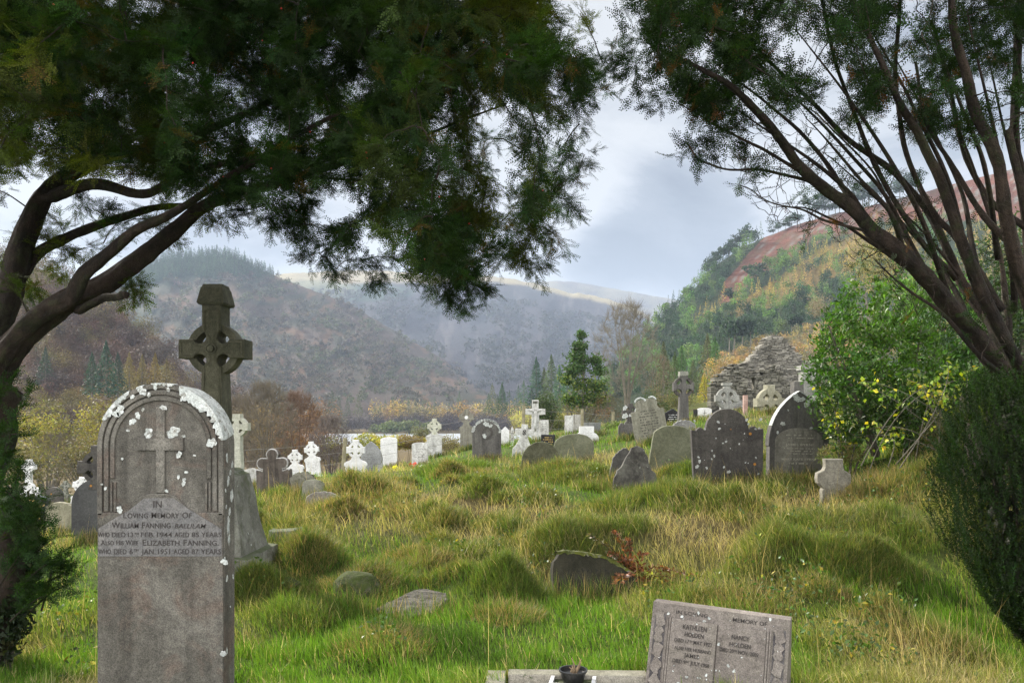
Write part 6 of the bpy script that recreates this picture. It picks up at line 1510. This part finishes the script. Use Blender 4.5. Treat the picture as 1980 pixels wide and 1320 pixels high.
# conifers beyond the lake and beside the meadow
row = [(745,792,22,8),(760,792,26,7),(775,792,18,7),(790,793,24,8),(803,793,22,8),(818,793,22,8),(828,793,20,8),(841,793,26,8),(735,792,14,6),(725,792,12,6),(869,790,14,6),(888,792,36,7)]
for i, (px, py, hh, w_) in enumerate(row):
    conifer(px, py + 10, 470, hh + 10, (.06, .095, .045), 'dark green conifer in the row behind the golden scrub across the lake', .30, 260, group='conifers across the lake', sz=.26)
for px, py, hh, Y, col, lab in ((642, 800, 46, 330, (.035, .055, .035), 'very dark conifer, tallest of the clump left of the lake'), (655, 802, 36, 335, (.04, .06, .035), 'dark conifer right beside the tallest of the clump left of the lake'), (672, 805, 34, 330, (.045, .065, .04), 'conifer in the middle of the clump left of the lake'), (693, 805, 42, 335, (.07, .085, .045), 'paler conifer, right end of the clump left of the lake'), (628, 800, 26, 335, (.04, .06, .035), 'small conifer, left end of the clump left of the lake'),
    (952, 800, 60, 260, (.10, .12, .055), 'yellowish green spruce, left of the trio right of the lake'), (971, 802, 64, 255, (.05, .10, .055), 'green spruce, tallest of the trio right of the lake'), (945, 800, 40, 250, (.035, .07, .045), 'dark small spruce, leftmost by the golden scrub'), (962, 800, 38, 245, (.03, .06, .04), 'dark blue green spruce in front of the trio'), (985, 802, 48, 250, (.04, .075, .045), 'mid green spruce right of the trio'),
    (1002, 800, 55, 235, (.045, .085, .05), 'bushy green spruce left of the tall pair'), (1013, 795, 60, 225, (.05, .09, .05), 'spruce directly behind the crucifix'),
    (1037, 800, 110, 190, (.045, .10, .055), 'tall pointed green spruce left of the holly tree'), (1052, 800, 90, 190, (.10, .12, .06), 'pale spruce between the two tall pointed ones'), (1066, 800, 115, 185, (.075, .125, .06), 'tallest pointed spruce left of the holly tree'), (1082, 800, 95, 180, (.055, .10, .055), 'spruce right behind the holly tree'), (1028, 795, 46, 180, (.02, .04, .03), 'small dark spruce at the foot of the tall pair'), (1097, 800, 90, 175, (.06, .11, .055), 'spruce half hidden by the holly tree'),
    (1383, 770, 118, 105, (.065, .125, .04), 'broad bright green conifer left of the ruin'), (1368, 770, 125, 115, (.12, .12, .06), 'thin topped olive conifer behind the bright green one'), (1305, 780, 100, 110, (.08, .12, .04), 'green conifer left of the ringed cross'), (1318, 780, 112, 112, (.07, .11, .045), 'taller green conifer behind the ringed cross'), (1283, 790, 130, 105, (.08, .085, .045), 'brownish green conifer beside the bare tree'), (1340, 785, 90, 108, (.10, .12, .045), 'olive conifer between ringed cross and larch'),
    (1362, 800, 82, 80, (.32, .30, .04), 'small yellow larch between the ringed cross and the ruin'), (1360, 775, 52, 81, (.42, .22, .04), 'orange topped larch behind the yellow one'),
    (88, 770, 100, 170, (.03, .05, .035), 'dark conifer low on the near left hill, leftmost'), (70, 740, 70, 190, (.035, .055, .035), 'smaller dark conifer above the leftmost one on the near left hill'), (118, 720, 50, 200, (.035, .055, .035), 'dark conifer high on the near left hill'),
    (205, 765, 108, 150, (.03, .06, .04), 'large dark conifer on the near left hill left of the arched headstone'), (178, 765, 85, 152, (.03, .055, .035), 'dark conifer just left of the large one on the near left hill'), (228, 768, 88, 155, (.032, .055, .036), 'dark conifer just right of the large one on the near left hill'),
    (250, 765, 85, 165, (.17, .125, .04), 'yellow brown larch right of the dark conifers'), (275, 765, 80, 168, (.16, .11, .035), 'yellow brown larch above the arched headstone'), (300, 770, 88, 166, (.15, .11, .035), 'tall yellow brown larch above the arched headstone'), (322, 772, 78, 160, (.14, .095, .035), 'brown larch left of the tall dark cross'), (122, 690, 36, 210, (.16, .14, .04), 'small yellow larch high on the near left hill')):
    conifer(px, py, Y, hh, col, lab, .30 if hh > 60 else .36, 1500 if hh > 60 else 500, sz=.17)
def bush(px, py, Y, wpx, hpx, col, label, k=900, sz=.12, asp=.5, name='bush', col2=None, lob=9, mat=None, cat='bush', low=0):
    k = int(k * 1.9); sz *= 1.35; col = tuple(np.array(col) * (1 if name in ('undergrowth', 'shrub') else 1.5)); col2 = None if col2 is None else tuple(np.array(col2) * 1.4); b = np.array(P(px, py, Y)); zt = b[2] + hpx * Y / F; b[2] = max(-8.3, min(b[2], gz(b[0], b[1]))); h = zt - b[2]; r = wpx * Y / F / 2
    root = empty(name, tuple(b), label, cat); lw = max(low, 1 - (hpx * Y / F) / h * 1.25); v, f = puff_tree(np.zeros((1, 3)), np.array([h * 1.18]), np.array([r]), k, sz, lw, lob, asp)
    c = jit(col, k, .12)
    if col2 is not None: c = np.where((fbm(v[::3, 0] / r * 2, v[::3, 2] / r * 2, int(px), 3) > .5)[:, None], c, jit(col2, k, .12))
    npmesh('crown', v, f, mat or FOL, rep(c, 1).clip(.004, .8) if len(c) * 3 == len(v) else np.repeat(c, 3, 0).clip(.004, .8), parent=root)
    q = MB()
    for i in range(7):
        a = i * .9 + px; q.tube([(0, 0, -.2), (r * .3 * math.cos(a), r * .3 * math.sin(a), h * .4), (r * .7 * math.cos(a), r * .7 * math.sin(a), h * .85)], [h * .014 + .01, h * .008 + .006, .01], 5)
    q.build('stems', BARK2, root)
for a in ((90, 905, 70, 190, 118, (.16, .14, .03), 'rounded yellow green bush at the far left below the hill', 2200, .05, .4, 'bush', (.09, .08, .03)), (200, 900, 75, 170, 115, (.17, .14, .03), 'rounded yellow green bush left of the arched headstone', 2200, .05, .4, 'bush', (.10, .085, .03)), (-40, 930, 60, 160, 110, (.12, .10, .035), 'brownish bush at the left edge behind the graves', 1500, .05, .4, 'bush'),
          (30, 930, 48, 200, 75, (.10, .085, .035), 'olive brown thicket behind the gold lettered headstone', 2200, .05, .3, 'thicket', (.06, .05, .03)), (160, 935, 46, 180, 80, (.09, .075, .035), 'olive brown thicket behind the leaning white cross', 2200, .05, .3, 'thicket', (.06, .05, .03)),
          (570, 905, 75, 120, 65, (.11, .085, .04), 'brown thicket behind the white crosses', 2200, .06, .3, 'thicket', (.14, .07, .03)), (640, 905, 70, 110, 50, (.12, .11, .035), 'low olive thicket left of the fence post', 1800, .06, .35, 'thicket', (.07, .05, .035)),
          (715, 890, 60, 110, 36, (.26, .22, .03), 'yellow green bush behind the grey pointed headstone', 2400, .06, .45, 'bush', (.16, .16, .04)), (785, 880, 62, 90, 26, (.24, .20, .03), 'yellow green bush right of the tall plain white headstone', 2200, .06, .45, 'bush', (.14, .10, .04)), (815, 870, 64, 55, 32, (.10, .10, .06), 'grey green bush between the two weathered white headstones', 1500, .07, .4, 'bush'), (870, 880, 60, 70, 26, (.12, .10, .045), 'low brown bush by the lake behind the grey ringed cross', 1400, .07, .4, 'bush'), (980, 870, 62, 60, 26, (.12, .12, .03), 'low olive bush behind the small white pillar', 1400, .07, .4, 'bush'), (930, 885, 55, 60, 22, (.12, .12, .05), 'low olive bush right of the grey ringed cross', 1200, .07, .4, 'bush'),
          (1058, 850, 40, 70, 75, (.035, .05, .02), 'dark evergreen bush behind the crucifix', 2000, .07, .6, 'bush'), (1080, 850, 42, 60, 48, (.08, .09, .03), 'mixed green bush right of the crucifix', 1400, .07, .5, 'bush'),
          (1130, 850, 44, 150, 105, (.13, .085, .05), 'twiggy reddish brown bush behind the pair of mottled slabs', 5200, .035, .16, 'bush', (.09, .07, .045)), (1185, 850, 40, 90, 80, (.11, .06, .035), 'dark reddish hedge right of the twiggy bush', 2600, .04, .2, 'bush', (.06, .05, .03)),
          (1190, 842, 30, 70, 26, (.07, .095, .02), 'low green bramble bush left of the small dark cross', 1600, .06, .6, 'bush'), (1255, 830, 46, 90, 70, (.09, .085, .04), 'olive undergrowth at the foot of the bare tree', 2400, .05, .4, 'thicket', (.05, .07, .03)), (1300, 820, 50, 100, 60, (.17, .12, .07), 'pale brown beech scrub left of the ringed cross', 2400, .05, .4, 'thicket', (.10, .10, .04)), (1345, 815, 55, 60, 50, (.14, .14, .05), 'olive scrub below the yellow larch', 1500, .06, .4, 'thicket'),
          (760, 838, 393, 70, 26, (.07, .085, .035), 'rounded olive willow on the far lake shore, left of two', 600, .10, .6, 'willow'), (792, 838, 392, 50, 26, (.075, .09, .035), 'rounded olive willow on the far lake shore, right of two', 500, .10, .6, 'willow'), (828, 838, 390, 44, 22, (.07, .08, .035), 'willow behind the mossy ringed cross', 500, .10, .6, 'willow'), (725, 838, 395, 40, 16, (.06, .07, .035), 'small willow at the left end of the lake shore', 400, .10, .6, 'willow'),
          (1400, 760, 75, 90, 60, (.20, .14, .08), 'pinkish brown scrub behind the left end of the ruin', 2000, .06, .4, 'thicket', (.30, .20, .06)), (1600, 700, 80, 90, 60, (.26, .18, .06), 'golden scrub between the ruin and the laurel', 2200, .05, .4, 'thicket', (.2, .14, .1)),
          (1700, 600, 60, 150, 130, (.17, .14, .06), 'thin yellow oak seen through the yew branches', 2600, .04, .4, 'oak', (.10, .10, .04)), (1580, 640, 90, 60, 46, (.15, .12, .09), 'pinkish rounded scrub above the ruin gable', 1500, .06, .3, 'thicket'),
          (1950, 760, 11.5, 260, 330, (.045, .085, .02), 'dark green shrub behind the right hand yew trunk', 5200, .045, .5, 'shrub', (.03, .05, .02)), (1850, 900, 9.4, 190, 90, (.10, .10, .035), 'tangle of weeds under the laurel', 3000, .05, .2, 'weeds', (.13, .11, .05)), (1640, 905, 9.9, 120, 60, (.10, .11, .03), 'weeds at the left foot of the laurel', 2200, .06, .3, 'weeds', (.16, .13, .06))):
    bush(*a)
bush(-5, 1345, 4.9, 215, 350, (.016, .030, .008), 'dark ivy covered undergrowth at the lower left corner', 6500, .10, .5, 'undergrowth', (.035, .04, .014), 14, None, 'undergrowth')
def bare_tree(px, py, Y, hpx, spread, col, label, seed=1, n=420, upw=.9, name='bare_tree', multi=5):
    b = np.array(gp(px, Y)); rr = np.random.default_rng(seed); top = EYE - (py - hpx - H0) / F * Y; h = top - b[2]; root = empty(name, tuple(b), label, 'bare tree')
    w = spread * Y / F / 2; L_ = []
    for i in range(multi):
        a = 6.28 * i / multi + rr.uniform(-.3, .3); q = w * rr.uniform(.3, .55); L_.append((np.array([[0, 0, -.1], [q * .15 * math.cos(a), q * .15 * math.sin(a), h * .22], [q * .55 * math.cos(a), q * .55 * math.sin(a), h * .5], [q * math.cos(a), q * math.sin(a), h * .82]]), np.array([h * .013, h * .010, h * .006, h * .0025])))
    t = rr.random(n); an = rr.random(n) * 6.283; z = h * (.25 + .75 * t ** .7); r = w * np.sqrt(rr.random(n)) * np.interp(z / h, [.2, .5, .75, 1], [.55, .95, 1, .35]); T = np.stack([r * np.cos(an), r * np.sin(an), z], 1)
    tubes, tips = growth(L_, T, seed, r_tip=h * .0009, r_gain=.006, lift=-.18)
    V, Fq = tubes_np([(p, r_) for p, r_ in L_], 7); mat = plain('twig_%d' % seed, col, .95, .2, .2, 3); npmesh('trunk', V, Fq, mat, parent=root, smooth=True)
    ex = []
    for p, d, f, ll in tips:
        if f > .45:
            for _ in range(3): e = p + (d * .5 + rr.normal(size=3) * .28 + [0, 0, .5]) * h * .07; ex.append((np.array([p, (p + e) / 2 + rr.normal(size=3) * h * .004, e]), np.array([h * .0009, h * .0007, h * .0004])))
    V, Fq = tubes_np(tubes + ex, 3); npmesh('branches', V, Fq, mat, parent=root)
bare_tree(1212, 850, 46, 258, 130, (.17, .155, .125), 'tall slender leafless tree with upright twigs in the middle of the view', 1, 400)
bare_tree(1270, 840, 50, 150, 80, (.16, .13, .09), 'smaller leafless tree beside the tall slender one', 2, 260)
bare_tree(515, 920, 62, 175, 120, (.13, .11, .08), 'leafless tree just right of the tall dark cross', 3, 520)
bare_tree(575, 915, 68, 150, 110, (.14, .09, .06), 'brownish leafless tree left of the lake', 4, 420)
bare_tree(640, 905, 62, 95, 90, (.12, .10, .09), 'small grey rounded leafless tree at the left end of the lake', 5, 380)
bare_tree(465, 920, 75, 150, 90, (.12, .10, .07), 'leafless tree partly behind the tall dark cross', 6, 300)
bare_tree(110, 930, 55, 90, 130, (.10, .085, .06), 'dark leafless tree behind the far left graves', 7, 300)
for px, py, Y, w_, h_, c, c2, lab in ((500, 905, 90, 130, 120, (.12, .09, .04), (.17, .11, .03), 'ochre brown wood edge behind the pale ringed cross'), (600, 890, 100, 130, 105, (.17, .085, .03), (.10, .065, .045), 'rust coloured tree left of the lake'), (440, 905, 95, 130, 130, (.13, .10, .045), (.09, .065, .045), 'brown tree behind the tall dark cross')):
    bush(px, py, Y, w_, h_, c, lab, 3800, .04, .3, 'autumn_tree', c2, 12, TWG, 'tree', .05)
def holly():
    Y = 42; b = np.array(gp(1128, Y)); root = empty('holly_tree', tuple(b), 'irregular dark green holly tree left of the tall bare tree', 'holly tree'); h = EYE - (640 - H0) / F * Y - b[2]; rr = np.random.default_rng(5); k = Y / F
    C = []; S = []
    for px, py, s in ((1128, 652, 7), (1122, 668, 10), (1138, 668, 9), (1112, 690, 13), (1130, 690, 14), (1148, 690, 10), (1106, 712, 13), (1126, 715, 16), (1150, 715, 12), (1118, 738, 14), (1140, 742, 16), (1160, 745, 14), (1100, 740, 12), (1095, 765, 14), (1120, 768, 16), (1150, 770, 16), (1170, 775, 12)):
        m_ = 330; C.append(np.array(P(px + rr.normal() * 5, py + rr.normal() * 4, Y)) + rr.normal(size=(m_, 3)) * s * k * [.62, .6, .5] - b); S.append(np.full(m_, .17))
    C = np.concatenate(C); v, f = rtris(C, np.concatenate(S), asp=.55); low = C[:, 2] < h * .55; c = jit((.055, .10, .03), len(C), .2); c[low & (rr.random(len(C)) < .35)] = [.15, .19, .035]
    npmesh('crown', v, f, FOL, np.repeat(c, 3, 0).clip(.005, .6), parent=root); MB().tube([(0, 0, -.2), (0, 0, h * .5), (0, 0, h * .9)], [.12, .08, .03], 7).build('trunk', BARK2, root)
holly()

# ================================================================ GRASS
def skyline_ok(x, y): return np.ones(x.shape, bool)
EXCL = [((800 - CX) / F * 6.35, 6.35, .26, .24), ((1380 - CX) / F * 4.45, 4.5, .36, .16)]
def blades(name, x, y, L_, wd, lean, ldir, col, mat, label, cat, flop=1.0, asone=True):
    n = len(x); z = G(x, y) - .01
    m = np.ones(n, bool)
    for ex, ey, rx, ry in EXCL: m &= ((x - ex) / rx) ** 2 + ((y - ey) / ry) ** 2 > 1
    m &= ~((x > -.03) & (x < .92) & (y < 4.57) & (y > 2.9))
    x, y, z, L_, wd, lean, ldir, col = [a[m] for a in (x, y, z, L_, wd, lean, ldir, col)]; n = len(x)
    d = np.stack([np.cos(ldir), np.sin(ldir)], 1); fa = rng.random(n) * 3.1416; s = np.stack([np.cos(fa), np.sin(fa)], 1)
    # face the blade roughly broadside to its lean or random
    V = np.zeros((n, 7, 3)); up = np.ones(n)
    a0 = lean * .35; a1 = lean * .9; a2 = lean * (1.25 * flop)
    p = np.stack([x, y, z], 1); W = (wd / 2)[:, None] * np.concatenate([s, np.zeros((n, 1))], 1)
    def step(p, a, l): return p + np.concatenate([d * (np.sin(a) * l)[:, None], (np.cos(a) * l)[:, None]], 1)
    p1 = step(p, a0, L_ * .35); p2 = step(p1, a1, L_ * .35); p3 = step(p2, np.minimum(a2, 2.3), L_ * .30)
    g1 = G(p2[:, 0], p2[:, 1]); p2[:, 2] = np.maximum(p2[:, 2], g1 + .01); g2 = G(p3[:, 0], p3[:, 1]); p3[:, 2] = np.maximum(p3[:, 2], g2 + .005)
    V[:, 0] = p - W; V[:, 1] = p + W; V[:, 2] = p1 + W * .9; V[:, 3] = p1 - W * .9; V[:, 4] = p2 + W * .6; V[:, 5] = p2 - W * .6; V[:, 6] = p3
    o = 7 * np.arange(n)[:, None]; q = np.concatenate([np.array([[0, 1, 2, 3]]) + o, np.array([[3, 2, 4, 5]]) + o]); t = np.array([[5, 4, 6]]) + o
    c = np.repeat(col, 7, 0); ob = npmesh(name, V.reshape(-1, 3), [q, t], mat, c.clip(.004, .8)); return tag(ob, label, cat, kind='stuff')
GR = leafmat('grass_blade', .45, .38, .55, .3, tgain=(1.25, 1.3, .6))
def sample(n, y0=2.7, y1=38, wide=250, power=1.0):
    Y = 1 / rng.uniform(1 / y1, 1 / y0, n); px = rng.uniform(-wide, 1980 + wide, n); x = (px - CX) / F * Y; return x, Y, px
def grass():
    n = 330000; x, y, px = sample(n); dry = grow_dry(x, y)
    k = rng.random(n) > dry * .45; x, y, dry = x[k], y[k], dry[k]; n = len(x)
    tuft = fbm(x / .22, y / .22, 31, 2); big = fbm(x / 1.2, y / 1.2, 35, 3)
    L_ = (.055 + .16 * np.clip(tuft - .35, 0, 1) * (.6 + big)) * rng.uniform(.6, 1.4, n) * (1 + .8 * dry); L_ *= 1 + .4 * sstep(8, 20, y)
    wd = np.maximum(.0042, y * .00062) * rng.uniform(.7, 1.4, n)
    lean = np.abs(rng.normal(.45, .35, n)) + .3 * dry; ld = rng.normal(2.6 + 2 * (fbm(x / .8, y / .8, 41) - .5), 1.3, n)
    lush = np.array([.11, .225, .02]); ol = np.array([.215, .22, .06]); straw = np.array([.43, .35, .19])
    t = dry[:, None] + .25 * (fbm(x / .3, y / .3, 43) - .5)[:, None] + .12 * rng.normal(size=(n, 1)); t = t.clip(0, 1)
    c = np.where(t < .5, lush + (ol - lush) * t * 2, ol + (straw - ol) * (t - .5) * 2)
    st = rng.random(n) < .06 + .15 * dry; c[st] = straw * 1.1
    blades('grass', x, y, L_, wd, lean, ld, c, GR, 'short lush green turf between the graves', 'grass')
    # long dry grass lying over in waves
    n = 120000; x, y, px = sample(n, 3.0, 36); dry = grow_dry(x, y); k = rng.random(n) < (dry - .22) * 1.6; x, y, dry = x[k], y[k], dry[k]; n = len(x)
    cl = fbm(x / .35, y / .35, 51, 3); L_ = (.10 + .28 * np.clip(cl - .3, 0, 1)) * rng.uniform(.6, 1.3, n)
    wd = np.maximum(.0026, y * .00042) * rng.uniform(.7, 1.3, n); lean = np.abs(rng.normal(1.05, .45, n)); ld = rng.normal(0, 1.0, n) + 6.3 * fbm(x / .9, y / .9, 53, 2) + 1.6
    straw = np.array([.50, .42, .26]); tan = np.array([.32, .24, .12]); gr = np.array([.19, .24, .05]); u = rng.random((n, 1))
    c = np.where(u < .45, straw, np.where(u < .75, tan, gr)) * (1 + .15 * rng.normal(size=(n, 1)))
    blades('dry_grass', x, y, L_, wd, lean, ld, c, GR, 'long straw coloured grass lying over in waves', 'grass')
    # tussocks on the hummocks, combed outwards and down
    X = []; Yv = []; LD = []; LL = []; CC = []
    for i, (px_, py_, Yh, r, h) in enumerate(HUM):
        hx = (px_ - CX) / F * Yh; m_ = int(2400 * (r / .4)); a = rng.random(m_) * 6.283; q = r * 1.05 * rng.random(m_) ** .6; X.append(hx + q * np.cos(a)); Yv.append(Yh + q * np.sin(a)); LD.append(a + rng.normal(0, .95, m_)); LL.append(rng.uniform(.06, .19, m_) * min(1.2, .6 + r))
        b = [(.20, .18, .06), (.26, .19, .09), (.12, .15, .03), (.16, .16, .05)][i % 4]; c = np.where(rng.random((m_, 1)) < .45, np.array([[.09, .15, .025]]), np.array([b]) * 1.15); CC.append(c * (1 + .2 * rng.normal(size=(m_, 1))))
    x, y, ld, l, c = [np.concatenate(a) for a in (X, Yv, LD, LL, CC)]; n = len(x)
    blades('tussock_grass', x, y, l, np.maximum(.003, y * .0005) * rng.uniform(.7, 1.3, n), np.abs(rng.normal(.95, .5, n)), ld, c, GR, 'tussocks of coarse grass drooping over small mounds', 'grass')
    # tall thin seeding stalks
    n = 1500; x, y, px = sample(n, 4.5, 26); dry = grow_dry(x, y); k = rng.random(n) < dry * 1.1; x, y = x[k], y[k]; n = len(x)
    blades('grass_stalks', x, y, rng.uniform(.35, .62, n), np.maximum(.003, y * .00040), np.abs(rng.normal(.25, .2, n)), rng.random(n) * 6.28, np.array([[.40, .30, .15]]) * (1 + .2 * rng.normal(size=(n, 1))), GR, 'tall thin seeding grass stalks', 'grass')
    # grass closing over the feet of the stones
    X = []; Yv = []
    for o in COL.objects:
        if o.type == 'EMPTY' and o.get('category') in ('gravestone', 'celtic cross', 'crucifix', 'stone cross', 'grave slab', 'stone block', 'stone') and o.location.y < 34 and o.location.y > 5:
            Yl = o.location.y; w_ = .55; m_ = int(min(700, 9000 / Yl)); X.append(o.location.x + rng.normal(0, .33, m_)); Yv.append(Yl - .14 - np.abs(rng.normal(0, .10, m_)))
    x, y = np.concatenate(X), np.concatenate(Yv); n = len(x); dry = grow_dry(x, y)[:, None]; c = np.where(rng.random((n, 1)) < .3 + .5 * dry, np.array([[.30, .23, .11]]), np.array([[.10, .15, .03]])) * (1 + .2 * rng.normal(size=(n, 1)))
    blades('edge_grass', x, y, rng.uniform(.10, .30, n) , np.maximum(.003, y * .00055) * rng.uniform(.7, 1.3, n), np.abs(rng.normal(.35, .3, n)), rng.random(n) * 6.28, c, GR, 'uncut grass standing round the feet of the stones', 'grass')
    # broad leaved weeds and bramble in the rough
    n = 9000; x, y, px = sample(n, 4.5, 20); m_ = (fbm(x / .7, y / .7, 61, 3) > .56) & (grow_dry(x, y) > .2); x, y = x[m_], y[m_]; n = len(x); rr = np.random.default_rng(9)
    Ps = np.stack([x, y, G(x, y) + rr.uniform(.03, .16, n)], 1); Ps = np.repeat(Ps, 3, 0) + rr.normal(size=(3 * n, 3)) * .03; n = len(Ps)
    c = np.where(rr.random((n, 1)) < .12, jit((.30, .24, .03), n), jit((.06, .11, .022), n)); V, Fq, cc = leaf_quads(Ps, rr.normal(size=(n, 3)) + [0, 0, .4], rr, rr.uniform(.025, .05, n), rr.uniform(.018, .03, n), c)
    tag(npmesh('weeds', V, Fq, LEAF, cc.clip(.005, .6)), 'small broad leaved weeds and brambles among the rough grass', 'weeds', kind='stuff')
grass()
